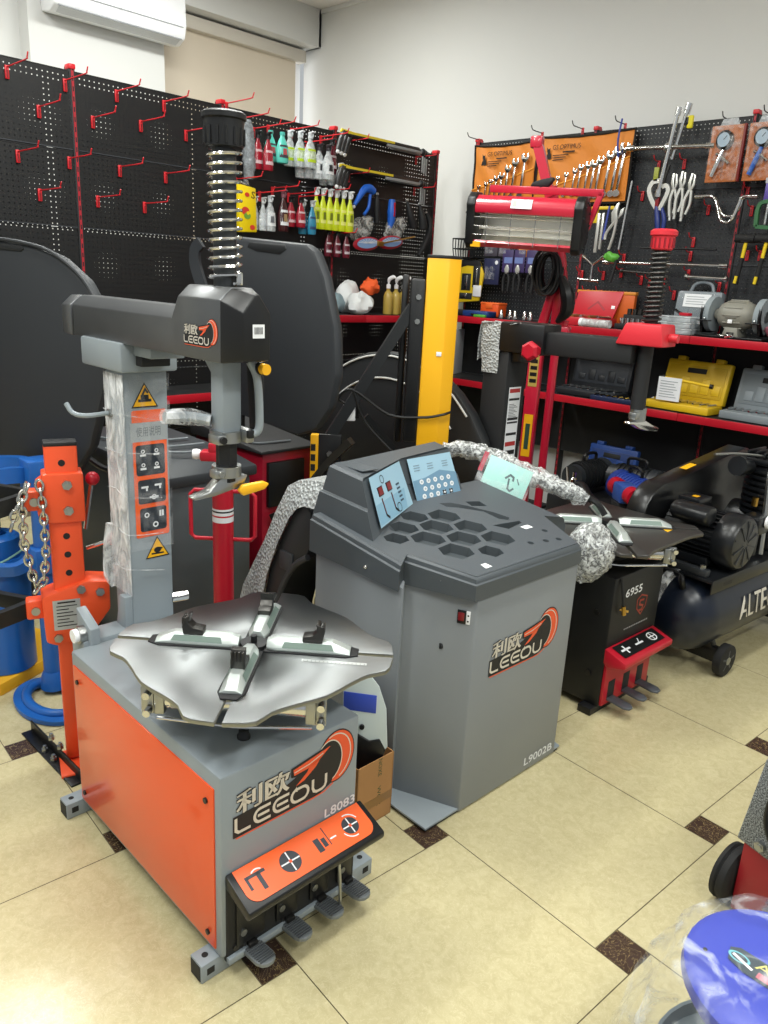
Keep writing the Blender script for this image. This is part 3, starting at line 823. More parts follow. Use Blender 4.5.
    m = MB(); m.add([(-.02, .045, PT(-.02)+.0006), (-.02, .075, PT(-.02)+.0006), (-.045, .072, PT(-.045)+.0006), (-.045, .05, PT(-.045)+.0006)], [(0, 1, 2, 3)], PAPER); m.build('tray_label', tr)
    m = MB(); m.add([(-.155, .415, PT(-.155)+.0006), (-.155, .455, PT(-.155)+.0006), (-.178, .452, PT(-.178)+.0006), (-.178, .412, PT(-.178)+.0006)], [(0, 1, 2, 3)], PAPER); m.build('tray_label', tr)
    for x, y in ((-.09, -.066), (-.30, -.175)):
        mm = MB(); mm.sph((x, y, .775), .007, CHROME, 10); mm.build('tray_screw', tr)
    # display console
    A, J, Rr = V((-.322, -.125, .845)), V((-.505, .23, .838)), V((-.512, .495, .838))
    A2, J2, R2 = V((-.407, -.11, 1.015)), V((-.572, .215, 1.012)), V((-.580, .470, 1.022))
    LB, RB = V((-.60, -.13, .86)), V((-.64, .495, .86)); LB2, RB2 = V((-.565, -.108, 1.028)), V((-.64, .465, 1.032))
    lo = [A, J, Rr, RB, LB]; hi = [A2, J2, R2, RB2, LB2]
    cc = sum(lo, V((0, 0, 0)))/5
    def lerp(k, o=0.):
        r = []
        for a, b in zip(lo, hi):
            p = a.lerp(b, k); d = V((p.x-cc.x, p.y-cc.y, 0)); d.normalize(); r.append(p + d*o)
        return r
    rows = [lerp(-.12, .012), lerp(.46, .010), lerp(.47, .004), lerp(.50, .0), lerp(.96, 0), lerp(1., -.012)]
    vs = [p for r in rows for p in r]; fs = []
    for i in range(len(rows)-1):
        for j in range(5): fs.append([i*5+j, i*5+(j+1) % 5, (i+1)*5+(j+1) % 5, (i+1)*5+j])
    fs += [[25, 26, 27, 28, 29], [4, 3, 2, 1, 0]]
    m = MB(); m.add(vs, fs, DGREY)
    m.box((-.585, -.07, 1.022), (-.45, .0, 1.0245), DGREY, 0)
    con = m.build('console', t, ang=25)
    M1 = basis(A, J-A, A2-A); W1 = (J-A).length; H1 = (A2-A).length
    o = .012
    m = MB(); m.flat([(.05, .02), (W1-.022, .022), (W1-.03, H1-.012), (.095-.02, H1-.012)], STKBLU, M1, o); m.flat([(.055, .025), (W1-.08, .025), (W1-.06, .09), (.066, .09)], mat('panel_blue_mid', '86b0c8', .35), M1, o+.0004)
    for x in (.11, .19): m.box((x, .108, o), (x+.042, .138, o+.002), BLACKP, 0, M1); m.box((x+.003, .111, o+.001), (x+.039, .135, o+.0028), REDLED, 0, M1)
    for x in (.125, .215):
        m.stroke([(x, .1), (x, .045), (x+.02, .032)], .009, INK, M1, o+.001); m.stroke([(x, .098), (x, .05)], .004, REDLED, M1, o+.0016)
    m.ell((.17, .155), .017, .014, INK, M1, o+.001, 20, 0, 2*PI, .8); m.ell((.25, .042), .02, .016, INK, M1, o+.001, 20, 0, 2*PI, .82)
    for i in range(5): m.box((.275, .055+i*.014, o), (.305, .061+i*.014, o+.001), mat('panel_print', '3b4a58', .5), 0, M1)
    m.build('display_panel', con)
    M2 = basis(J, Rr-J, J2-J); W2 = (Rr-J).length; H2 = (J2-J).length
    m = MB(); o = .011
    m.flat([(.014, .016), (W2-.014, .016), (W2-.03, H2-.012), (.006, H2-.012)], STKBLU, M2, o)
    m.flat([(.014, .018), (W2-.014, .018), (W2-.02, .10), (W2*.6, .118), (W2*.3, .10), (.013, .095)], LBLUE, M2, o+.0004)
    for r in range(3):
        for c in range(5):
            x, y = .055+c*.036+(r % 2)*.012, .035+r*.026
            if x > W2-.03: continue
            m.ell((x, y), .0105, .009, PAPER, M2, o+.001, 16)
            if r == 0 and c > 2: m.box((x-.009, y-.008, o), (x+.009, y+.008, o+.0014), INK, 0, M2); m.ell((x, y), .005, .004, PAPER, M2, o+.002, 10)
            else: m.ell((x, y), .005, .004, mat('key_grey', 'aab4ba', .5), M2, o+.0015, 10)
    for x in (.03, .10, .18):
        for i in range(3): m.box((x, .128+i*.009, o), (x+.03, .131+i*.009, o+.001), mat('panel_print2', '7f93a2', .5), 0, M2)
    m.build('keypad_panel', con)
    # wheel guard on the left, half wrapped in bubble wrap
    G = lambda x, y, z: (x, y, z)
    prof = [(-.80, .52), (-.775, .62), (-.72, .76), (-.645, .885), (-.56, .975), (-.49, 1.015), (-.435, 1.0)]
    inn = [(-.69, .50), (-.665, .60), (-.61, .72), (-.54, .80), (-.47, .845), (-.42, .85)]
    m = MB()
    poly = [(-.60, .42)] + [(x+.03, z-.01) for x, z in prof[1:6]] + [(-.42, .985), (-.40, .86)] + inn[::-1] + [(-.66, .42)]
    poly = [(-.665, .45), (-.655, .60), (-.625, .72), (-.56, .85), (-.50, .94), (-.455, .97), (-.425, .95), (-.42, .85), (-.45, .80), (-.505, .76), (-.56, .68), (-.59, .58), (-.60, .45)]
    m.prism(poly, -.36, -.21, mat('guard_plastic', '2b2c2e', .5), 'y', .004)
    m.tube([(-.60, -.362, .47), (-.585, -.362, .58), (-.553, -.362, .68), (-.495, -.362, .765), (-.43, -.362, .812)], .010, mat('guard_rib', '3d3f42', .5), smooth=4)
    m.box((-.565, -.368, .74), (-.50, -.358, .80), mat('guard_rib', '3d3f42', .5), .004)
    gd = m.build('wheel_guard', t); gd.location = GLOC; gd.scale = (1.16, 1.16, 1.16)
    m = MB()
    outp = [(-.85, .36), (-.835, .50), (-.80, .60), (-.75, .68), (-.68, .79), (-.62, .90), (-.555, 1.0), (-.50, 1.03), (-.42, 1.045), (-.36, 1.05)]
    inp = [(-.66, .36), (-.655, .50), (-.645, .60), (-.62, .70), (-.565, .82), (-.505, .92), (-.47, .955), (-.44, .968), (-.40, .972), (-.35, .975)]
    vs = []; fs = []
    for (x, z), (x2, z2) in zip(outp, inp):
        vs += [(x2, -.375, z2), (x, -.345, z), (x+.01, -.2, z+.005), (x2+.0, -.19, z2-.01)]
    for i in range(len(outp)-1):
        for j in range(3): fs.append([i*4+j, i*4+j+1, (i+1)*4+j+1, (i+1)*4+j])
    m.add(vs, fs, BUBBLE)
    m.build('bubble_wrap', gd)
    m = MB(); m.cyl((-.42, -.2, .03), (-.45, -.2, .84), .014, BLACKP, n=12); m.cyl((-.42, -.24, .55), (-.42, -.16, .55), .03, BLACKP, n=18); m.build('guard_post', gd)
    m = MB(); m.prism([(-.60, .25), (-.595, .58), (-.565, .68), (-.51, .76), (-.455, .80), (-.40, .82), (-.40, .25)], -.20, -.185, BLACKM, 'y'); m.build('inner_shell', gd)
balancer()

# ------------------------------------------------------------------ black tyre changer
def black_changer():
    t = thing('tire_changer', 'black tyre changer with red pedal box and red spring cap, marked 6955', 'tire changer', (-1.232, 2.566, 0), R_(-3))
    BK = mat('changer_black', '0f1011', .5)
    m = MB(); m.box((-.76, 0, .03), (0, .37, .575), BK, .008); cab = m.build('cabinet', t)
    for x, z in ((-.06, .16), (-.06, .42)):
        m = MB(); m.cyl((x, -.006, z), (x, 0, z), .012, DSTEEL, n=14); m.build('cabinet_bolt', cab)
    for x0 in (-.07, -.76):
        m = MB(); m.box((x0, -.035, 0), (x0+.06, .41, .032), BLACKP, .004); m.build('base_rail', t)
    m = MB(); m.box((-.002, .004, .04), (.012, .35, .27), RED, .004); ph = m.build('pedal_box', t)
    m = MB(); m.prism([(0, .292), (.095, .262), (.095, .238), (.02, .215), (0, .23)], -.012, .352, RED, 'y', .006); hood = m.build('pedal_hood', t)
    sl = V((.095, 0, -.030)).normalized(); M = basis((.012, .02, .2905), (0, 1, 0), -sl)
    m = MB(); m.flat([(0, 0), (.30, 0), (.30, -.066), (0, -.066)], BLACKP, M, .001)
    for a in ((.03, 0), (0, .02)): m.stroke([(.05-a[0], -.033-a[1]), (.05+a[0], -.033+a[1])], .009, PAPER, M, .0016)
    m.box((.12, -.038, .001), (.175, -.030, .0016), PAPER, 0, M); m.stroke([(.15, -.03), (.165, -.012)], .005, PAPER, M, .0016)
    m.ell((.245, -.033), .028, .022, PAPER, M, .0016, 20, 0, 2*PI, .8); m.stroke([(.222, -.033), (.268, -.033)], .005, PAPER, M, .0016); m.stroke([(.245, -.05), (.245, -.016)], .005, PAPER, M, .0016)
    m.build('pedal_sticker', hood)
    for k, y in enumerate((.06, .17, .275)):
        m = MB(); m.box((.0, y-.026, .055), (.0125, y+.026, .14), BLACKM, .002); m.build('pedal_slot', ph)
        m = MB(); T = rotm((0, y, .068), 0, 0, R_(4))
        m.prism([(0, -.024), (.09, -.026), (.11, -.012), (.11, .012), (.09, .026), (0, .024)], -.012, 0, mat('pedal_grey', '5b6066', .45, .4), 'z', .005, T); m.build('pedal', t)
    m = MB(); m.bold('6955', .034, PAPER, basis((.0012, .088, .478), (0, 1, 0), (0, .08, 1)), 0, .12); m.build('model_number', t)
    m = MB(); M = basis((.0012, .185, .375), (0, 1, 0), (0, 0, 1)); rd = mat('emblem_red', '9a3a2a', .5)
    m.stroke([(0, .07), (.03, .085), (.075, .07), (.07, .03), (.04, -.0), (.005, .03), (0, .07)], .006, rd, M); m.stroke([(.055, .06), (.025, .062), (.022, .045), (.05, .035), (.046, .018), (.02, .02)], .009, rd, M)
    m.build('emblem', t)
    m = MB(); M = basis((.0012, .11, .335), (0, 1, 0), (0, 0, 1))
    for i in range(14): m.box((i*.013, 0, 0), (i*.013+.009, .006, .0004), mat('print_grey', '9a9a98', .5), 0, M)
    m.build('caption', t)
    TL, TR = (-.19, .225, .70), R_(46)
    DD = mat('dark_disc', '6a6866', .38, .9, aniso=.5)
    prof = [(0, .365), (8, .367), (11, .345), (16, .318), (22, .299), (30, .285), (38, .278), (45, .276)]
    d = disc_mesh(DD, 1., .014, prof).build('turntable', t); d.location = TL; d.rotation_euler = (0, 0, TR)
    for k in range(4): jaw(t, 90*k, RECESS, TL, TR, claw=False, tall=1.1)
    m = MB(); m.cyl((0, 0, 0), (0, 0, .02), .035, BLACKP, n=20); m.build('hub', d)
    m = MB(); m.cyl((0, 0, -.14), (0, 0, -.014), .09, DSTEEL, n=24); m.build('spindle', d)
    m = MB(); m.add([(.215, -.065, .0008), (.262, -.01, .0008), (.20, .0, .0008)], [(0, 1, 2)], STKYEL, smooth=False); m.build('arrow_sticker', d); 
    clamps(t, TL, TR)
    m = MB(); m.lathe([(.02, 0), (.035, .03), (.02, .05), (0, .06)], CAST, (-.43, .31, .70), 12); m.build('cap', t) if False else None
    # column with swing arm
    m = MB(); m.box((-.94, .245, .05), (-.80, .385, 1.43), BLACKM, .006); col = m.build('column', t)
    m = MB(); M = basis((-.799, .25, 0), (0, 1, 0), (0, 0, 1))
    m.flat([(.02, .80), (.105, .80), (.105, 1.17), (.02, 1.17)], PAPER, M, .0006)
    for i, (z, h) in enumerate(((1.145, .018), (1.11, .01), (1.02, .012), (1.005, .008), (.95, .012), (.90, .02), (.86, .02), (.82, .016))):
        m.box((.026, z, .0006), (.099, z+h, .0012), INK if i not in (0, 5) else mat('label_red', 'b03030', .5), 0, M)
    for i in range(9): m.box((.03, 1.035+i*.007, .0006), (.09-(i % 3)*.012, 1.038+i*.007, .001), mat('label_grey', '75787a', .6), 0, M)
    m.build('warning_label', col)
    m = MB(); m.box((-.80, .26, 1.285), (-.74, .37, 1.345), BLACKP, .006); m.build('cable_guide', col)
    # bubble wrap draped over the column top
    m = MB(); vs = []; fs = []
    path = [(-.76, 1.447), (-.80, 1.447), (-.88, 1.447), (-.965, 1.445), (-.975, 1.37), (-.972, 1.28)]
    N = 8
    for i in range(N+1):
        y = .235 + .16*i/N
        vs += [(x, y + (.006*math.sin(i*2.3+x*30) if False else 0), z + .006*math.sin(i*1.7+x*40)) for x, z in path]
    k = len(path)
    for i in range(N):
        for j in range(k-1): fs.append([i*k+j, i*k+j+1, (i+1)*k+j+1, (i+1)*k+j])
    side = [(-.965, 1.375), (-.84, 1.375), (-.85, 1.16), (-.935, 1.155)]
    vs2 = []; 
    for a in range(9):
        for b in range(7):
            u, w = a/8, b/6
            x = (-.965*(1-w)+-.835*w)*(1-u) + (-.945*(1-w)+-.855*w)*u; z = 1.447 - .22*u
            vs2.append((x, .238 + .005*math.sin(u*9+w*6), z))
    fs2 = [[a*7+b, a*7+b+1, (a+1)*7+b+1, (a+1)*7+b] for a in range(8) for b in range(6)]
    m.add(vs, fs, BUBBLE); m.add(vs2, fs2, BUBBLE); m.build('bubble_wrap', col)
    T = Matrix.Translation((-.865, .315, 0)) @ Matrix.Rotation(R_(7.7), 4, 'Z')
    m = MB(); m.box((.0, -.085, 1.325), (.22, .075, 1.455), BLACKP, .01, T); m.box((.2, -.06, 1.33), (.60, .06, 1.425), BLACKM, .008, T)
    arm = m.build('swing_arm', t)
    m = MB(); m.lathe([(.0, 0), (.03, 0), (.042, -.012), (.042, -.03), (.026, -.04), (.026, -.07)], RED, ax='y', n=6, M=T @ Matrix.Translation((.19, -.155, 1.345)) @ Matrix.Rotation(PI, 4, 'Z') @ Matrix.Translation((0, 0, 0)))
    m.build('lock_knob', arm)
    m = MB(); m.prism([(.53, 1.405), (.565, 1.49), (.71, 1.49), (.725, 1.405)], -.075, .075, mat('cap_red', 'd02a36', .4), 'y', .008, T)
    m.cyl((.72, 0, 1.44), (.755, 0, 1.44), .017, mat('cap_red', 'd02a36', .4), M=T); m.build('arm_cover', arm)
    mx, my = -.24, .415
    m = MB(); m.cyl((mx, my-.01, 1.15), (mx, my-.01, 1.42), .03, BLACKM, n=24); mast = m.build('mast_sleeve', t)
    m = MB(); m.cyl((mx, my, 1.10), (mx, my, 1.155), .033, ZINC, n=20); m.box((mx-.01, my-.06, 1.112), (mx+.025, my-.02, 1.14), ZINC, .005)
    m.prism([(my-.03, 1.10), (my+.03, 1.105), (my+.08, 1.085), (my+.16, 1.06), (my+.155, 1.045), (my+.06, 1.055), (my+.0, 1.07), (my-.05, 1.09), (my-.085, 1.095), (my-.08, 1.105)], mx-.012, mx+.018, CHROME, 'x', .004)
    m.build('mount_head', mast)
    m = MB(); m.cyl((mx, my, 1.48), (mx, my, 1.79), .025, BLACKM, n=18); m.build('mast_tube', mast)
    m = MB(); N = 16
    m.tube([(mx+.034*math.cos(2*PI*i/12), my+.034*math.sin(2*PI*i/12), 1.49+(1.775-1.49)*i/(12*N)) for i in range(12*N+1)], .0042, DSTEEL, n=6); m.build('spring', mast)
    m = MB(); m.lathe([(.034, 1.765), (.040, 1.77), (.043, 1.815), (.051, 1.82), (.051, 1.835), (.042, 1.842), (0, 1.842)], mat('cap_red', 'd02a36', .4), (mx, my, 0), 26)
    for i in range(14): m.cyl((mx+.0415*math.cos(i*2*PI/14), my+.0415*math.sin(i*2*PI/14), 1.775), (mx+.0415*math.cos(i*2*PI/14), my+.0415*math.sin(i*2*PI/14), 1.81), .004, DRED, n=6)
    m.build('mast_cap', mast)
    # press arm wrapped in clear plastic, its ball hanging at the left
    def wrapped(pts, r, name, parent, s=.12):
        m = MB(); P = []
        for i, p in enumerate(pts): P.append(V(p))
        m.tube([P[0], P[-1]] if len(P) == 2 else P, [x*.55 for x in r], BLACKP, n=10, smooth=5)
        core = m.build('press_arm', parent)
        m = MB(); m.tube(P, r, mat_white_wrap(), n=14, smooth=7)
        k = 0
        vv = []
        for v in m.v:
            nz = mnoise.noise(V(v)*28)*.012 + mnoise.noise(V(v)*70)*.006
            vv.append(v + V((nz*.6, nz*.6, nz)))
        m.v = vv
        m.build(name, core)
    W = lambda px: px
    wrapped(PRESS, [.03, .036, .04, .036, .042, .038, .034, .02], 'plastic_wrap', t)
    m = MB(); m.tube([V(PRESS[-1])+V((-.03, .02, .0)), V(PRESS[-1])+V((.03, .02, -.005)), V(PRESS[-1])+V((.07, .03, -.05))], .013, BLACKP, smooth=5); m.build('press_tip', t)
    m = MB(); m.sph(BALL, (.062, .062, .075), BLACKM, 14); b = m.build('press_roller', t)
    m = MB(); m.sph(BALL, (.085, .085, .115), mat_white_wrap(), 26)
    m.v = [v + (v-V(BALL)).normalized()*(mnoise.noise(v*30)*.022) for v in m.v]
    m.build('roller_wrap', b)
    m = MB(); m.tube([(.005, .03, .57), (.018, .035, .50), (.02, .045, .455)], .005, BLACKM, smooth=4); m.cyl((.02, .045, .46), (.024, .05, .425), .009, mat('brass', 'c9a050', .3, 1.), n=10); m.cyl((.01, .04, .445), (.035, .06, .44), .005, mat('brass', 'c9a050', .3, 1.), n=8); m.build('air_fitting', t)
def mat_white_wrap():
    return film('white_wrap', 'e4e7e6', lo=.2, hi=.95, scale=60)
PRESS = [(-.83, -.10, .925), (-.75, -.05, .93), (-.66, .0, .915), (-.57, .035, .89), (-.48, .07, .86), (-.39, .11, .83), (-.32, .145, .81), (-.27, .17, .79)]
BALL = (-.07, -.095, .68)
black_changer()

# ------------------------------------------------------------------ air compressor
def compressor():
    t = thing('air_compressor', 'dark navy belt-driven air compressor marked ALTECO, on small black wheels', 'air compressor', (-1.22, 3.2, 0), R_(84))
    r, zc, Lc = .182, .285, 1.0
    m = MB()
    prof = [(0, -.155), (.05, -.152), (.10, -.135), (.145, -.10), (.172, -.05), (.182, .0), (.182, Lc), (.172, Lc+.05), (.10, Lc+.135), (0, Lc+.155)]
    m.lathe([(a, b) for a, b in prof], NAVY, (0, 0, zc), 36, ax='x'); tank = m.build('tank', t)
    m = MB(); a = R_(-28)
    M = basis((.17, -(r+.0015)*math.cos(a)*1.0, zc+(r+.0015)*math.sin(-a)*.0+.03), (1, 0, 0), (0, .16, 1))
    # letters follow the curve of the tank
    vs, fs = glyphs('ALTECO'); x0 = min(p[0] for p in vs); x1 = max(p[0] for p in vs)
    kx = .40/(x1-x0); kz = .105/.73
    out = []
    for p in vs:
        s_ = (p[1]*kz)/r + R_(-8)
        out.append((.165+(p[0]-x0)*kx, -(r+.008)*math.cos(s_), zc+(r+.008)*math.sin(s_)))
    m.add(out, fs, SILVER, smooth=False); m.build('lettering', tank)
    m = MB(); m.tube([(-.10, -.045, zc+.135), (-.125, -.045, zc+.175), (-.10, -.02, zc+.185), (-.10, .07, zc+.185), (-.125, .09, zc+.17), (-.10, .09, zc+.13)], .013, BLACKP, smooth=4); m.build('handle', tank)
    m = MB(); m.tube([(-.155, .05, zc+.02), (-.14, .03, zc+.12), (-.11, .02, zc+.17), (-.05, .0, zc+.19)], [.012, .02, .024, .012], CLEAR, smooth=5); m.build('plastic_wrap', tank)
    for x in (.12, .85):
        m = MB(); m.box((x-.02, -.15, .05), (x+.02, .15, .12), BLACKP, .006); m.prism([(-.13, .10), (-.07, .10), (-.03, .16), (-.09, .2)], x-.02, x+.02, BLACKP, 'x', .003); lg = m.build('axle_bracket', t)
        for y in (-.175, .175):
            s = 1 if y > 0 else -1
            m = MB(); m.lathe([(.02, -.02), (.06, -.02), (.072, -.017), (.074, 0), (.072, .017), (.06, .02), (.05, .012), (.02, .014)], RUBBER, (x, y, .075), 26, ax='y'); w = m.build('wheel', lg)
            w.name = 'wheel'
            m2 = MB(); m2.cyl((x, y-.022, .075), (x, y+.022, .075), .018, ZINC, n=14)
            for k in range(5): m2.box((x-.006, y-.0205, .075), (x+.006, y+.0205, .125), mat('wheel_grey', '3c3e42', .5), .002, Matrix.Translation((x, 0, .075)) @ Matrix.Rotation(k*2*PI/5, 4, 'Y') @ Matrix.Translation((-x, 0, -.075)))
            o2 = m2.build('wheel_hub', lg)
    BKG = mat('machine_black', '15171a', .32)
    m = MB(); m.box((-.08, -.155, .465), (.98, .15, .48), BKG, .003); m.box((-.08, -.158, .42), (.98, -.150, .48), BKG, .003); m.box((.02, -.1585, .44), (.09, -.1575, .455), BLACKM); pl = m.build('platform', t)
    m = MB(); m.box((-.07, -.12, .48), (-.035, .12, .512), mat('rail_grey', '3a3d40', .4, .3), .006); m.build('motor_rail', pl)
    for y in (-.09, .08): 
        m = MB(); m.cyl((-.052, y, .51), (-.052, y, .527), .012, ZINC, n=6); m.build('rail_bolt', pl)
    # motor, axis across the tank
    m = MB(); cx, cz, rr = .12, .612, .105
    m.cyl((cx, -.08, cz), (cx, .16, cz), rr*.93, BKG, n=30)
    for k in range(30):
        a = 2*PI*k/30; c, s = math.cos(a), math.sin(a)
        m.add([(cx+c*rr*.9, -.075, cz+s*rr*.9), (cx+c*rr*1.06, -.075, cz+s*rr*1.06), (cx+c*rr*1.06, .155, cz+s*rr*1.06), (cx+c*rr*.9, .155, cz+s*rr*.9)] +
              [(cx+c*rr*.9-s*.006, -.075, cz+s*rr*.9+c*.006), (cx+c*rr*1.06-s*.006, -.075, cz+s*rr*1.06+c*.006), (cx+c*rr*1.06-s*.006, .155, cz+s*rr*1.06+c*.006), (cx+c*rr*.9-s*.006, .155, cz+s*rr*.9+c*.006)],
              [(0, 1, 2, 3), (4, 7, 6, 5), (1, 5, 6, 2), (0, 4, 5, 1), (3, 2, 6, 7)], BKG)
    m.box((cx-.09, -.06, .49), (cx-.05, .14, .53), BKG, .004); m.box((cx+.05, -.06, .49), (cx+.09, .14, .53), BKG, .004)
    mo = m.build('motor', t)
    m = MB(); m.lathe([(.115, -.075), (.12, -.085), (.12, -.15), (.108, -.168), (.06, -.172), (0, -.172)], BKG, (cx, 0, cz), 30, ax='y') 
    for k in range(10): m.box((cx-.003, -.1745, cz+.02), (cx+.003, -.1715, cz+.10), mat('grille_grey', '2c2f33', .5), 0, Matrix.Translation((cx, 0, cz)) @ Matrix.Rotation(k*2*PI/10, 4, 'Y') @ Matrix.Translation((-cx, 0, -cz)))
    m.build('fan_cover', mo)
    m = MB(); m.prism([(-.02, .68), (-.06, .71), (-.06, .745), (-.02, .765), (.03, .76), (.04, .70)], -.07, .10, BKG, 'y', .012); m.build('capacitor_box', mo)
    m = MB(); m.box((cx-.06, .03, .735), (cx+.05, .13, .765), BKG, .005); m.box((cx-.03, .06, .7655), (cx+.0, .085, .7665), STKYEL); m.build('terminal_box', mo)
    # pump
    m = MB(); px = .62
    m.box((px-.10, -.10, .48), (px+.10, .10, .60), BKG, .02); m.cyl((px, -.12, .58), (px, .14, .58), .09, BKG, n=24)
    for c in (-.0,):
        for k in range(8): m.cyl((px, 0, .64+k*.028), (px, 0, .654+k*.028), .105, BKG, n=24)
        m.cyl((px, 0, .60), (px, 0, .86), .075, BKG, n=24)
    m.box((px-.09, -.09, .865), (px+.09, .09, .90), BKG, .012)
    for k in range(5): m.box((px-.085, -.08+k*.038, .90), (px+.085, -.068+k*.038, .93), BKG, .003)
    pm = m.build('pump', t)
    m = MB(); m.tube([(px-.1, -.06, .88), (px-.18, -.08, .86), (px-.2, -.10, .70), (px-.22, -.12, .50)], .013, ZINC, smooth=5); m.build('pipe', pm)
    m = MB(); m.cyl((px-.12, .05, .86), (px-.20, .05, .87), .035, BKG, n=16); m.cyl((px-.20, .05, .87), (px-.23, .05, .875), .045, BKG, n=16); m.build('air_filter', pm)
    m = MB(); m.cyl((px-.14, -.02, .69), (px-.14, -.02, .73), .014, mat('brass', 'c9a050', .3, 1.), n=10); m.build('brass_valve', pm)
    m = MB(); m.cyl((.36, -.08, .50), (.36, -.08, .62), .035, BKG, n=16); m.box((.31, -.13, .60), (.42, -.04, .68), BKG, .01); m.cyl((.38, -.135, .66), (.38, -.15, .66), .032, WHITE, n=18); m.build('pressure_switch', t)
    # belt guard
    m = MB(); gp = []
    for c, rr2, a0, a1 in (((.72, .70), .20, -80, 85), ((.06, .64), .165, 85, 280)):
        gp += [(c[0]+rr2*math.cos(R_(a0+(a1-a0)*i/12)), c[1]+rr2*math.sin(R_(a0+(a1-a0)*i/12))) for i in range(13)]
    m.prism(gp, .185, .285, mat('guard_black', '101113', .3), 'y', .012)
    bg_ = m.build('belt_guard', t)
    m = MB(); M = basis((.22, .2, .845), (1, 0, .14), (0, 1, 0)); m.flat([(0, 0), (.09, 0), (.09, .035), (0, .035)], STKYEL, M); m.build('guard_sticker', bg_)
    m = MB(); m.tube([(.64, -.1, .86), (.60, -.02, .90), (.40, .05, .93), (.22, .08, .94)], .006, ZINC, smooth=4); m.build('copper_line', pm)
compressor()

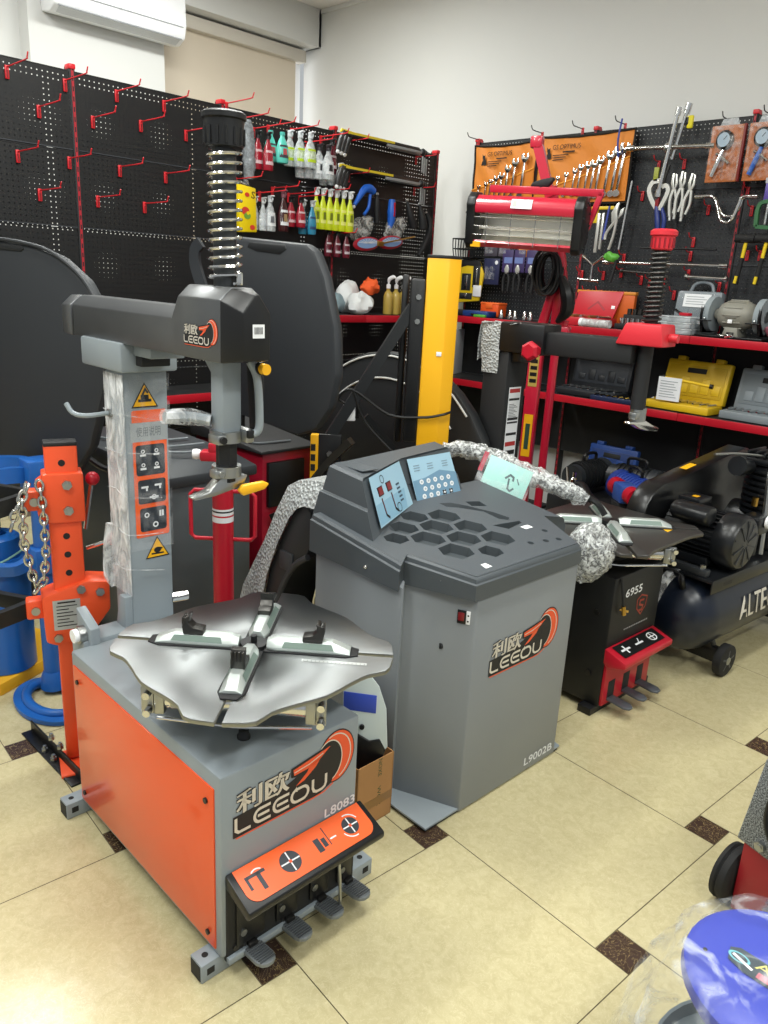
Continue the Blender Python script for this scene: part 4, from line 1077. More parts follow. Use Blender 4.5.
# ------------------------------------------------------------------ infrared drying lamp
def ir_lamp():
    P = V((-2.257, 3.246, 0)); az = R_(-70)      # local +x = the way the lamp faces, +y = along the lamp to the right
    t = thing('infrared_lamp', 'red infrared paint drying lamp on a boom stand behind the black tyre changer', 'lamp', P, az)
    LR = mat('lamp_red', 'bf1c36', .3, coat=.4)
    w = .64; y0 = -w/2
    zc = 1.893
    T = Matrix.Translation((.03, 0, zc)) @ Matrix.Rotation(R_(-2), 4, 'X') @ Matrix.Rotation(R_(6), 4, 'Y') @ Matrix.Scale(.86, 4)
    prof = [(.092, .045), (.100, .075), (.085, .11), (.05, .132), (-.02, .13), (-.09, .085), (-.11, 0), (-.09, -.09), (-.02, -.13), (.06, -.135), (.085, -.11)]
    m = MB()
    inner = [(x*.86+.004, z*.9) for x, z in prof]
    vs = []; n = len(prof)
    for y in (y0+.03, y0+w-.03):
        vs += [(x, y, z) for x, z in prof] + [(x, y, z) for x, z in inner]
    fs = []
    for j in range(n-1):
        fs += [[j, j+1, 2*n+j+1, 2*n+j]]
    fs += [[0, 2*n, 3*n, n], [n-1, 2*n-1, 4*n-1, 3*n-1]]
    m.add(vs, fs, LR, T); hs = m.build('housing', t)
    m = MB(); fs = [[n+j, 3*n+j, 3*n+j+1, n+j+1] for j in range(n-1)]
    m.add(vs, fs, mat('reflector', 'f2efe4', .3, .6), T); m.build('reflector', hs)
    for s, y in ((-1, y0), (1, y0+w)):
        m = MB(); m.prism([(x*1.08, z*1.1) for x, z in prof] + [(.10, 0)], y, y-s*.05, BLACKP, 'y', .008, T)
        for k in range(9):
            a = R_(20+k*32); m.cyl((.085*math.cos(a), y-.006, .115*math.sin(a)), (.085*math.cos(a), y+.006, .115*math.sin(a)), .006, BLACKM, n=8, M=T)
        m.build('end_cap', t)
    for z in (-.035, .025):
        m = MB(); m.cyl((.02, y0+.03, z), (.02, y0+w-.03, z), .010, mat('quartz_tube', 'd8d4cc', .15, .3), n=12, M=T)
        for y in (y0+.04, y0+w-.06): m.cyl((.02, y, z), (.02, y+.02, z), .014, CHROME, n=12, M=T)
        m.build('heating_tube', t)
    m = MB()
    for k in range(3): m.tube([(.092, y0+.03, .02-k*.045), (.092, y0+w-.03, .02-k*.045)], .0022, CHROME, M=T)
    for k in range(4): m.tube([(.09, y0+.12+k*.135, .05), (.09, y0+.12+k*.135, -.12)], .0022, CHROME, M=T)
    m.build('guard_grille', t)
    m = MB(); M = T @ basis((.1065, y0+.25, .072), (0, 1, 0), (-.4, 0, .9)); m.box((0, 0, 0), (.115, .05, .001), PAPER, 0, M); m.box((.01, .01, .001), (.03, .04, .0016), mat('tag_print', 'b9c9b4', .6), 0, M)
    for k in range(4): m.box((.045, .01+k*.009, .001), (.105, .013+k*.009, .0015), mat('tag_print', 'b9c9b4', .6), 0, M)
    m.build('rating_label', hs)
    m = MB(); m.box((.075, y0+.035, -.136), (.088, y0+.09, -.108), STKYEL, 0, T); m.build('caution_label', hs)
    # yoke rail behind the top of the housing
    m = MB(); m.box((-.14, y0+.06, .145), (-.10, y0+w+.05, .185), LR, .005, T); m.box((-.14, y0+w+.02, -.03), (-.10, y0+w+.05, .17), LR, .005, T @ Matrix.Translation((0, y0+w+.04, .15)) @ Matrix.Rotation(R_(-16), 4, 'X') @ Matrix.Translation((0, -(y0+w+.04), -.15)))
    m.build('yoke', t)
    m = MB(); m.cyl((-.12, .03, .18), (-.12, .03, .215), .02, BLACKP, n=14, M=T); m.prism([(-.03, .185), (.07, .185), (.10, .225), (.09, .235), (.03, .222), (-.02, .205)], -.14, -.10, BLACKM, 'x', .006, T); m.build('swivel', t)
    m = MB(); m.tube([(-.2, .045, 2.03), (-.2, -.045, 2.275)], .03, LR, sq=(.045, .045)); m.box((-.228, -.078, 2.25), (-.172, -.018, 2.305), LR, .01); bm_ = m.build('boom_end', t)
    # stand
    sx, sy = -.3, .035
    m = MB(); m.tube([(-.2, .045, 2.08), (-.28, .12, 1.72), (-.3, .05, 1.43), (-.3, .04, 1.38)], .026, LR, n=12); m.build('boom', t)
    m = MB(); m.box((sx-.03, sy-.035, .08), (sx+.03, sy+.035, 1.40), LR, .006)
    col = m.build('stand_column', t)
    m = MB(); M = basis((sx+.031, sy-.03, 0), (0, 1, 0), (0, 0, 1)); m.box((.006, 1.10, 0), (.054, 1.27, .001), mat('label_gold', 'b59a4a', .5), 0, M)
    for k in range(4): m.box((.012, 1.12+k*.034, .001), (.048, 1.14+k*.034, .0016), BLACKP, 0, M)
    m.build('caution_strip', col); m = MB()
    m.box((.006, .72, 0), (.054, .95, .001), STKYEL, 0, M); m.box((.018, .76, .001), (.042, .9, .0016), mat('label_green', '2c4a3c', .5), 0, M)
    m.build('caution_strip', col)
    m = MB(); m.tube([(sx+.01, sy+.13, 1.45), (sx+.0, sy+.095, 1.26), (sx-.0, sy+.095, .10)], .022, LR, n=14); m.build('gas_strut', t)
    m = MB(); m.box((sx-.04, sy-.04, 1.36), (sx+.05, sy+.16, 1.42), LR, .01); m.prism([(sy+.06, 1.40), (sy+.13, 1.40), (sy+.13, 1.60), (sy+.10, 1.74), (sy+.06, 1.74)], sx-.01, sx+.03, LR, 'x', .006); m.build('pivot_bracket', t)
    for s in (-1, 1):
        m = MB(); m.box((sx-.25, sy+s*.20-.03, .05), (sx+.25, sy+s*.20+.03, .09), LR, .006); lg = m.build('base_leg', t)
        for x in (sx-.22, sx+.22):
            m = MB(); m.cyl((x, sy+s*.20-.012, .025), (x, sy+s*.20+.012, .025), .025, BLACKP, n=16); m.build('castor', lg)
    m = MB(); m.box((sx-.04, sy-.23, .05), (sx+.04, sy+.23, .10), LR, .006); m.build('base_beam', t)
    # coil of black cable hanging at the joint
    m = MB()
    random.seed(3)
    for k in range(9):
        a = k*.7; pts = []
        for i in range(15):
            u = 2*PI*i/14
            pts.append((sx+.06+.03*math.sin(a), sy+.025+.052*math.cos(u)+.02*math.sin(a*2), 1.68+.10*math.sin(u)+.014*math.cos(a*3)))
        m.tube(pts, .009, BLACKP, n=6, smooth=2)
    m.tube([(sx+.07, sy+.10, 1.66), (sx+.08, sy+.14, 1.58), (sx+.07, sy+.145, 1.50), (sx+.06, sy+.10, 1.44)], [.02, .035, .035, .012], BLACKP, smooth=4)
    m.build('cable_coil', t)
ir_lamp()

# ------------------------------------------------------------------ orange strut clamp press, by the left edge
def orange_clamp():
    B0 = V((-2.27, .955, 0)); az = R_(-20)
    t = thing('spring_compressor', 'orange post with black jaws that clamps springs, standing behind the orange tyre changer', 'spring compressor', B0, az)
    O = mat('clamp_orange', 'f0562a', .4)
    m = MB(); m.box((-.03, -.046, .02), (.03, .046, 1.085), O, .006); m.box((-.031, -.047, 1.08), (.031, .047, 1.092), BLACKM, .003); post = m.build('post', t)
    for z in (1.03, .80, .74, .68, .62, .52, .46, .40):
        m = MB(); m.cyl((.0295, 0, z), (.0312, 0, z), .010, BLACKM, n=16); m.build('post_hole', post)
    m = MB(); m.prism([(-.03, 0), (.03, 0), (.07, .02), (.10, .0), (.10, .016), (.03, .20), (-.03, .2)], -.008, .008, O, 'y', .002); m.box((-.04, -.07, 0), (.11, .07, .012), O, .003); m.build('foot', t)
    # upper collar with its arm
    m = MB(); m.box((-.04, -.058, .845), (.042, .058, 1.0), O, .006); m.prism([(-.055, .845), (-.055, .985), (-.075, .97), (-.075, .87)], -.03, .03, O, 'x', .004); up = m.build('upper_collar', t)
    for z in (.965, .885):
        m = MB(); m.cyl((.042, .01, z), (.052, .01, z), .015, ZINC, n=6); m.cyl((.05, .01, z), (.056, .01, z), .009, ZINC, n=12); m.build('collar_bolt', up)
    def jawarm(z, y0, name):
        a = MB(); a.box((-.025, y0-.055, z-.03), (.03, y0, z+.032), O, .008); a.cyl((.03, y0-.028, z), (.038, y0-.028, z), .013, ZINC, n=14); arm = a.build(name, t)
        b = MB()
        pts = [(0, y0-.045, z), (.015, y0-.10, z-.012), (.03, y0-.19, z-.03), (.01, y0-.26, z-.035), (-.05, y0-.30, z-.035), (-.10, y0-.29, z-.03)]
        b.tube(pts, .02, BLACKP, smooth=5, sq=(.024, .05))
        pts = [(-.02, y0-.045, z+.005), (-.06, y0-.11, z+.012), (-.12, y0-.17, z+.01), (-.15, y0-.24, z), (-.13, y0-.29, z-.02)]
        b.tube(pts, .02, BLACKP, smooth=5, sq=(.022, .045)); b.build('jaw', arm)
    jawarm(.915, -.055, 'upper_arm')
    m = MB(); m.prism([(-.085, .615), (.055, .655), (.115, .645), (.115, .55), (.05, .465), (-.05, .445), (-.08, .46)], -.045, .052, O, 'x', .008); low = m.build('lower_slider', t)
    for y, z in ((.03, .63), (.085, .615), (-.045, .475)):
        m = MB(); m.cyl((.052, y, z), (.062, y, z), .014, ZINC, n=6); m.build('slider_bolt', low)
    M = basis((.0528, -.055, .0), (0, 1, 0), (0, 0, 1)); 
    m = MB(); m.flat([(.0, .50), (.08, .50), (.08, .60), (.0, .60)], mat('plate_grey', 'b9bec0', .4, .5), M)
    for k in range(7): m.box((.010, .512+k*.011, 0), (.070-(k % 3)*.012, .515+k*.011, .0006), INK, 0, M)
    m.box((.014, .589, 0), (.066, .594, .0006), INK, 0, M); m.build('data_plate', low)
    jawarm(.565, -.075, 'lower_arm')
    m = MB(); m.cyl((-.04, .07, .42), (-.02, .07, .60), .022, BLACKP, n=14); m.cyl((-.01, .06, .05), (-.02, .07, .44), .017, BLACKP, n=14)
    m.tube([(.05, .06, .30), (.07, .08, .22), (.05, .09, .12), (.06, .07, .05)], .011, BLACKP, smooth=4); m.build('hydraulic_ram', t)
    # red ball levers
    m = MB(); m.tube([(-.03, .06, .80), (-.02, .085, .95)], .007, CHROME); m.sph((-.018, .088, .965), .022, RED, 14); m.build('ball_lever', t)
    m = MB(); m.tube([(-.03, .06, .735), (-.01, .13, .76)], .007, CHROME); m.sph((-.008, .135, .765), .02, RED, 14); m.build('ball_lever', t)
    # black angle iron bolted to the foot
    M = Matrix.Rotation(-az, 4, 'Z') 
    m = MB(); m.box((-.26, -.098, 0), (.14, -.062, .006), BLACKP, .001, M); m.box((-.26, -.064, 0), (.14, -.058, .042), BLACKP, .001, M); ai = m.build('angle_iron', t)
    for x in (-.10, -.03):
        for y, z in ((-.082, .006), (-.057, .042)):
            m = MB(); m.cyl((x, y, z), (x, y, z+.012), .011, ZINC, n=6, M=M); m.cyl((x, y, z+.01), (x, y, z+.022), .006, ZINC, n=10, M=M); m.build('foot_bolt', ai)
    return t
oc = orange_clamp()
def chain():
    """two hanging strands and a loop, link by link"""
    m = MB(); T = Matrix.Translation((-2.27, .955, 0)) @ Matrix.Rotation(R_(-20), 4, 'Z')
    CH = mat('chain_steel', 'c9c7c0', .25, 1.)
    def link(p, tdir, roll):
        z = V(tdir).normalized(); x = z.orthogonal().normalized(); y = z.cross(x)
        A = Matrix.Rotation(roll, 3, z)
        x = A @ x
        pts = []
        for i in range(16):
            a = 2*PI*i/16
            pts.append(V(p) + z*(.013*math.sin(a)*1.35) + x*(.0105*math.cos(a)))
        m.tube(pts, .0042, CH, n=7, closed=True, M=T)
    def strand(P, k0=0):
        # resample along the polyline
        L = [0]
        for a, b in zip(P, P[1:]): L.append(L[-1] + (V(b)-V(a)).length)
        n = int(L[-1]/.0245)
        for i in range(n+1):
            s = L[-1]*i/n; j = max(k for k in range(len(L)) if L[k] <= s+1e-9); j = min(j, len(P)-2)
            u = (s-L[j])/(L[j+1]-L[j]); a, b = V(P[j]), V(P[j+1])
            link(a.lerp(b, u), b-a, R_(45 + 90*(i % 2)))
    strand([(.045, -.105, .965), (.06, -.115, .93), (.055, -.12, .80), (.055, -.105, .70), (.055, -.095, .645), (.055, -.075, .67), (.058, -.062, .76), (.055, -.06, .90), (.045, -.065, .968)])
    strand([(.045, -.10, .96), (.058, -.135, .90), (.055, -.148, .855)])
    o = m.build('chain'); tag(o, 'galvanised chain hanging in two strands from the orange clamp arm', 'chain')
chain()
# blue stand with a D-shaped foot
def blue_stand():
    t = thing('blue_clamp_stand', 'blue round-post stand with a D-shaped ring foot beside the orange post', 'stand', (-2.75, 1.071, 0), 0)
    def ring(k, z):
        return [(.085+.135*k*math.cos(R_(160+200*i/14)), -.045+.08*k*math.sin(R_(160+200*i/14)), z) for i in range(15)]
    m = MB()
    m.tube(ring(1.0, .022) + [(.20, .0, .022), (.06, .03, .022), (-.03, .02, .022)], .018, BLUE, n=10, closed=True, smooth=3)
    m.tube([(p[0], p[1], .012) for p in ring(1.18, .012)] + [(.22, .0, .012), (.06, .05, .012), (-.06, .03, .012)], .02, BLUE, closed=True, smooth=3, sq=(.06, .016)); m.build('ring_foot', t)
    m = MB(); m.cyl((0, 0, .01), (0, 0, .9), .034, BLUE, n=22); m.lathe([(.05, .02), (.045, .07), (.036, .09)], BLUE, n=22); po = m.build('post', t)
    m = MB(); pts = [(-.02, -.02, .87), (.0, -.10, .88), (-.06, -.22, .865), (-.18, -.25, .85), (-.28, -.18, .85), (-.28, -.05, .86), (-.18, .02, .87), (-.06, .02, .87)]
    m.tube(pts, .02, BLUE, closed=True, smooth=5, sq=(.03, .055)); m.build('upper_ring', t)
    for z0, z1 in ((.80, .93), (.50, .60)):
        m = MB(); m.box((-.045, -.05, z0), (.05, .05, z1), BLUE, .008); m.build('collar', t)
    m = MB(); m.tube([(-.01, -.04, .55), (.0, -.10, .53), (-.03, -.15, .53), (-.06, -.18, .53)], .02, BLUE, smooth=4, sq=(.03, .04)); m.build('lower_arm', t)
blue_stand()
def barrel():
    m = MB(); m.box((-.20, -.22, 0), (.20, .22, .05), mat('pallet_yellow', 'e0a81c', .5), .005)
    o = m.build('yellow_platform', loc=(-3.105, 1.02, 0)); o.rotation_euler = (0, 0, R_(24)); tag(o, 'low yellow steel plate under the blue cylinder at the left edge', 'plate')
    t = thing('hydraulic_cylinder', 'blue flanged cylinder standing on the yellow plate at the left edge', 'cylinder', (-2.985, .985, .05))
    B2 = mat('cylinder_blue', '1f63b4', .3)
    m = MB(); m.lathe([(.105, 0), (.11, .004), (.11, .42), (.105, .425)], B2, n=34); bd = m.build('barrel', t)
    m = MB(); m.lathe([(.10, .42), (.135, .43), (.135, .455), (.11, .462)], B2, n=34); m.build('flange', t)
    m = MB(); m.lathe([(.085, .46), (.085, .54), (.07, .552), (.04, .552), (.04, .5), (0, .5)], B2, n=30); m.build('neck', t)
    m = MB(); m.lathe([(.03, .5), (.03, .75), (0, .755)], CHROME, (-.02, .0, 0), n=18); m.build('ram', t)
    m = MB()
    for k in range(5): m.tube([(.105*math.cos(a+k*.5), .105*math.sin(a+k*.5), .475+.02*math.sin(a*2+k)) for a in [i*.35 for i in range(-8, 3)]], .004, mat('tie_green', '7aa79a', .5), n=6)
    m.build('green_tie', bd)
    m = MB(); m.add([(.07, -.0895, .15), (.10, -.052, .15), (.10, -.052, .25), (.07, -.0895, .25)], [(0, 1, 2, 3)], PAPER, Matrix.Rotation(R_(-28), 4, 'Z') @ Matrix.Scale(1.02, 4)); m.build('label', bd)
barrel()

# ------------------------------------------------------------------ machines standing along the left rack
HOOD = mat('hood_charcoal', '272a2e', .55, bump=(500, .06))
HOODD = mat('hood_dark', '17191b', .6)
def hood_part(parent, out, thick, y, slot=None, name='wheel_guard', mm=None, rim=None):
    """side plate of a wheel guard: outline in x,z plus the rolled shell behind it"""
    mm = mm or HOOD
    m = MB(); m.prism(out, y, y+thick, mm, 'y', .018); g = m.build(name, parent)
    if slot:
        m = MB(); m.prism(slot, y-.002, y+.01, HOODD, 'y', .002); m.build('hand_slot', g)
    if rim:
        m = MB(); m.tube([(x, y-.003, z) for x, z in rim], .008, mat('rim_grey', '54585c', .5), smooth=4); m.build('rim', g)
    return g
def dark_balancer():
    t = thing('wheel_balancer', 'charcoal wheel balancer with a raised guard, hidden behind the grey column at the left', 'wheel balancer', (-2.55, 1.45, 0), R_(0))
    m = MB(); DK = mat('cabinet_charcoal', '474d50', .5)
    m.box((-.80, 0, .02), (0, .405, .80), DK, .008); m.box((-.82, -.02, .0), (.01, .42, .03), BLACKM, .004); cab = m.build('cabinet', t)
    m = MB(); m.prism([(-.83, .80), (.02, .80), (.02, .845), (-.2, .875), (-.83, .89)], -.025, .43, mat('tray_charcoal', '2b2f33', .5), 'y', .012)
    tr = m.build('tray', t)
    for k in range(3):
        m = MB(); m.tube([(-.6+k*.13, .03, .894), (-.5+k*.13, .09, .893), (-.42+k*.13, .20, .89), (-.40+k*.13, .36, .89)], .005, mat('tray_edge', '6c7276', .5), smooth=4); m.build('tray_ridge', tr)
    for k in range(5):
        m = MB(); m.box((-.36+k*.022, -.0015, .60), (-.352+k*.022, .0, .68), BLACKM, 0, Matrix.Translation((-.31, 0, .64)) @ Matrix.Rotation(R_(20), 4, 'Y') @ Matrix.Translation((.31, 0, -.64))); m.build('vent_slot', cab)
    m = MB(); m.box((-.255, -.002, .03), (-.251, .001, .79), BLACKM); m.build('seam', cab)
    m = MB(); m.tube([(-.50, -.06, .84), (-.30, -.08, .83), (-.15, -.06, .84)], .012, BLACKP, smooth=3); m.build('shaft', t)
    out = [(-1.0, .60), (-.5, .70), (-.25, .80), (-.12, .95), (-.03, 1.18), (.0, 1.32), (-.03, 1.44), (-.10, 1.53), (-.22, 1.60), (-.35, 1.635), (-.60, 1.655), (-1.0, 1.66)]
    # the guard is turned a little towards the room
    g = hood_part(t, out, .05, 0, None)
    g.location = (.02, -.20, .02); g.rotation_euler = (0, 0, R_(14))
    m = MB(); m.prism([(-.80, 1.645), (-.42, 1.632), (-.40, 1.622), (-.42, 1.612), (-.80, 1.622)], -.004, .01, HOODD, 'y', .003); m.build('hand_slot', g)
    m = MB(); m.tube([(-1.0, .0, 1.66), (-.60, .0, 1.655), (-.35, .0, 1.635), (-.22, .0, 1.60), (-.10, 0, 1.53), (-.03, 0, 1.44)], .007, HOOD, smooth=3); m.build('rim', g)
dark_balancer()
def red_machine():
    t = thing('wheel_balancer', 'red cabinet balancer with a black top and a tall charcoal guard behind the spring mast', 'wheel balancer', (-2.62, 1.97, 0), 0)
    DR = mat('cabinet_red', '8f1226', .35)
    m = MB(); m.box((-.52, 0, .02), (0, .28, .86), DR, .006); cab = m.build('cabinet', t)
    m = MB(); m.box((-.50, -.0015, .03), (-.497, 0, .80), BLACKM); m.build('seam', cab)
    m = MB(); m.prism([(-.54, .86), (.02, .86), (.02, .875), (-.54, .925)], -.02, .30, BLACKM, 'y', .008); top = m.build('top_tray', t)
    m = MB(); m.tube([(-.46, -.0, .925), (-.15, .01, .897), (-.08, .04, .89), (-.06, .2, .888)], .005, mat('tray_edge', '6c7276', .5), smooth=4); m.build('tray_ridge', top)
    out = [(-.42, 1.02), (.19, .985), (.30, 1.03), (.375, 1.12), (.41, 1.25), (.395, 1.42), (.33, 1.60), (.27, 1.69), (.22, 1.715), (-.20, 1.74), (-.30, 1.72), (-.38, 1.45)]
    slot = [(-.13, 1.72), (.10, 1.71), (.11, 1.695), (.07, 1.675), (-.08, 1.685), (-.14, 1.70)]
    g = hood_part(t, out, .05, -.02, slot); g.location = (.06, 0, 0)
    m = MB(); m.tube([(-.43, -.05, 1.715), (-.46, -.06, 1.68), (-.45, -.06, 1.60), (-.36, -.05, 1.45), (-.30, -.03, 1.45)], .012, HOOD, smooth=4, sq=(.018, .05)); m.build('grip', g)
    m = MB(); m.cyl((-.3, .1, .8), (-.3, .1, 1.1), .02, BLACKP, n=14); m.build('guard_post', t)
    m = MB(); m.tube([(.03, .03, .58), (.12, .07, .64), (.30, .10, .86), (.42, .12, .98)], .016, BLACKP, smooth=3, sq=(.03, .03)); m.build('black_arm', t)
    m = MB(); m.box((.0, .02, .62), (.02, .22, .82), BLACKP, .004); m.build('dark_panel', t)
red_machine()
def third_machine():
    t = thing('wheel_balancer', 'black wheel balancer guard with white piping behind the yellow post', 'wheel balancer', (-2.47, 2.79, 0), 0)
    m = MB(); m.box((-.5, .0, .02), (.0, .35, .72), BLACKM, .01); m.build('cabinet', t)
    def arch(k, c=(-.19, .62)): return [(c[0]+.68*k*math.cos(a)*1.0, c[1]+.60*k*math.sin(a)*1.08) for a in [R_(8+i*150/14) for i in range(15)]]
    m = MB(); o = arch(1.0); m.prism(o + [(-.75, .62), (.47, .62)], -.02, .05, mat('guard_black2', '1c1e20', .5), 'y', .02); g = m.build('wheel_guard', t)
    for k in (.97, .80):
        m = MB(); m.tube([(x, -.024, z) for x, z in arch(k)[3:]], .005, mat('piping', 'c8c8c4', .5), smooth=2); m.build('piping', g)
third_machine()

# ------------------------------------------------------------------ red jack post
def red_jack():
    t = thing('support_stand', 'slim red jack post with two loop handles behind the steel turntable', 'jack stand', (-2.24, 1.511, 0), R_(-45))
    m = MB(); m.cyl((0, 0, .03), (0, 0, .885), .037, RED, n=28); m.lathe([(.037, .885), (.039, .89), (.025, .90), (0, .9)], RED, n=28); po = m.build('post', t)
    m = MB(); m.cyl((0, 0, .745), (0, 0, .795), .0376, PAPER, n=28, cap=False); m.cyl((0, 0, .765), (0, 0, .771), .0379, RED, n=28, cap=False); m.cyl((0, 0, .782), (0, 0, .788), .0379, INK, n=28, cap=False); m.build('label_band', po)
    for s in (-1, 1):
        m = MB(); m.tube([(0, s*.034, .855), (0, s*.10, .855), (0, s*.115, .84), (0, s*.115, .69), (0, s*.10, .675), (0, s*.034, .675)], .0075, RED, n=10); m.build('handle', t)
    m = MB(); m.cyl((0, 0, .89), (0, 0, .97), .02, ZINC, n=16); m.box((-.03, -.075, .965), (.03, .01, 1.0), RED, .008); m.box((-.028, -.045, .995), (.028, -.01, 1.03), RED, .006); m.build('screw_head', t)
    m = MB(); m.lathe([(0, -.105), (.016, -.103), (.019, -.09), (.016, -.078), (.008, -.074), (.008, -.045)], WHITE, (0, 0, .985), n=9, ax='y'); m.build('star_knob', t)
    for k in range(3):
        m = MB(); a = 2*PI*k/3 + .6
        m.tube([(0, 0, .14), (.12*math.cos(a), .12*math.sin(a), .05), (.24*math.cos(a), .24*math.sin(a), .014)], .02, RED, smooth=3); m.build('leg', t)
red_jack()

# ------------------------------------------------------------------ yellow post with strut
def yellow_post():
    t = thing('lifting_post', 'tall yellow post with black bracket and slanting strut behind the balancer console', 'post', (-2.24, 2.63, 0), R_(-46))
    # local +x to the viewer, +y to the right
    m = MB()
    sec = [(.075, -.072), (.078, .02), (.05, .072), (-.06, .072), (-.075, -.06)]
    m.prism(sec, .02, 1.70, YELLOW, 'z', .004); c = m.build('column', t)
    m = MB(); m.prism([(x*1.03, y*1.03) for x, y in sec], 1.70, 1.712, BLACKM, 'z', .003); m.build('cap', c)
    m = MB(); m.box((.079, -.01, 1.30), (.082, .012, 1.318), WHITE, .001); m.build('chip', c)
    m = MB(); m.box((-.1, -.1, 0), (.1, .1, .02), BLACKM, .004); m.build('base_plate', t)
    m = MB(); m.box((.02, -.135, .92), (.085, -.073, 1.615), BLACKP, .012); m.box((-.05, -.17, .9), (.0, -.14, 1.63), BLACKP, .01); br = m.build('bracket', t)
    for z in (1.54, 1.44):
        m = MB(); m.cyl((.085, -.10, z), (.094, -.10, z), .012, ZINC, n=6); m.build('bolt', br)
    m = MB(); m.tube([(.05, -.12, 1.50), (.09, -.46, .92)], .02, mat('strut_black', '2a2c2e', .45, .4), sq=(.045, .045)); m.build('strut', t)
    m = MB(); m.tube([(.04, -.30, 1.02), (.0, -.10, .80)], .012, BLACKP, sq=(.025, .025)); m.build('brace', t)
    m = MB(); m.box((.05, -.50, .70), (.075, -.40, .945), BLACKP, .004); m.box((.03, -.535, .68), (.075, -.50, .94), YELLOW, .003); 
    for k in range(3): m.box((.075, -.532, .78+k*.045), (.0765, -.512, .81+k*.045), BLACKM)
    m.cyl((.075, -.45, .86), (.086, -.45, .86), .013, ZINC, n=6); m.build('foot_bracket', t).location = (.06, 0, 0)
    m = MB(); m.box((.055, -.44, .55), (.07, -.42, .9), BLACKP); m.box((.0, -.46, 0), (.08, -.40, .72), BLACKP, .004); m.build('side_leg', t)
    m = MB(); m.box((.06, -.40, 1.0), (.085, -.345, 1.075), WHITE, .006); m.box((.05, -.37, 1.01), (.083, -.33, 1.09), BLACKP, .006); m.build('pendant_switch', t)
    m = MB(); m.tube([(.08, -.36, 1.06), (.10, -.42, 1.10), (.10, -.36, 1.14), (.09, -.20, 1.04), (.095, -.05, 1.035), (.095, .03, 1.05), (.07, .07, 1.06)], .006, BLACKP, smooth=5)
    m.tube([(.10, -.36, 1.14), (.09, -.30, 1.0), (.09, -.15, .85)], .006, BLACKP, smooth=4); m.build('cable', t)
yellow_post()

# ------------------------------------------------------------------ small things around the grey balancer
def cardboard():
    t = thing('cardboard_box', 'open brown cardboard box on the floor between the orange changer and the grey balancer', 'box', (-1.372, 1.385, 0), R_(-1))
    m = MB(); w, d, h = .15, .16, .222
    for a in (((-d, 0, 0), (0, .003, h)), ((-d, w-.003, 0), (0, w, h)), ((-.003, 0, 0), (0, w, h)), ((-d, 0, 0), (-d+.003, w, h)), ((-d, 0, 0), (0, w, .003))): m.box(a[0], a[1], CARD)
    bx = m.build('carton', t)
    m = MB(); M = basis((.0006, .075, .135), (0, 0, -1), (0, 1, 0)); m.text('NOXE', .016, mat('stencil_green', '39502e', .7), M @ Matrix.Translation((-.085, .01, 0)), 0, .06); m.text('WOX', .016, mat('stencil_green', '39502e', .7), M @ Matrix.Translation((.01, .01, 0)), 0, .07)
    m.build('stencil', bx)
    m = MB(); m.box((0, .0, .06), (.0008, w, .09), mat('brown_tape', '8f6a3c', .4)); m.build('tape', bx)
    t = thing('plastic_guard', 'white curved plastic guard with a blue tape patch leaning out of the cardboard box', 'plastic guard', (-1.44, 1.455, 0), R_(35))
    m = MB(); pts = [(-.05, .08), (-.06, .50), (-.04, .53), (-.0, .51), (.05, .45), (.075, .38), (.085, .25), (.07, .23)]
    m.prism(pts, -.002, .002, mat('guard_white', 'cfdbdc', .35), 'y', .0008); g = m.build('sheet', t); 
    m = MB(); m.box((-.055, -.004, .36), (.045, .004, .42), mat('blue_tape', '3c55c4', .4), .001); m.build('tape_patch', g)
    m = MB(); m.prism([(-.045, .14), (-.05, .30), (-.02, .33), (-.01, .285), (.03, .265), (.06, .275), (.08, .24), (.06, .16)], -.008, .006, BLACKP, 'y', .003); m.cyl((.005, -.010, .31), (.005, -.003, .31), .008, BLACKP, n=12); m.build('black_corner', g)
cardboard()
def teal_card():
    t = thing('manual', 'pale turquoise instruction booklet in a clear sleeve propped behind the grey balancer', 'booklet', (-1.70, 2.46, .868), R_(-46))
    TE = mat('booklet_teal', 'a8dcd3', .6)
    T = Matrix.Rotation(R_(-18), 4, 'Y') @ Matrix.Rotation(R_(-20), 4, 'X')
    m = MB(); m.box((-.003, -.09, -.075), (.003, .09, .075), TE, .001, T); b = m.build('cover', t)
    m = MB(); M = T @ basis((.0036, -.09, -.075), (0, 1, 0), (0, 0, 1))
    dk = mat('ink_teal', '2f4f55', .6)
    m.stroke([(.085, .085), (.10, .105), (.115, .10), (.118, .085)], .008, dk, M); m.stroke([(.10, .09), (.108, .05), (.12, .045), (.13, .06)], .007, dk, M); m.stroke([(.13, .1), (.145, .08)], .004, dk, M); m.build('drawing', b)
    m = MB(); m.box((-.006, -.115, -.085), (.005, .10, .085), film('sleeve', lo=.04, hi=.3, scale=10), .001, T); m.box((-.004, -.118, .0), (.0, -.10, .08), mat('sleeve_red', 'b0384a', .5), 0, T); m.build('sleeve', t)
    m = MB(); m.box((-.10, -.10, -.81), (-.02, .10, -.10), BLACKM, .004); m.build('prop', t) if False else None
teal_card()

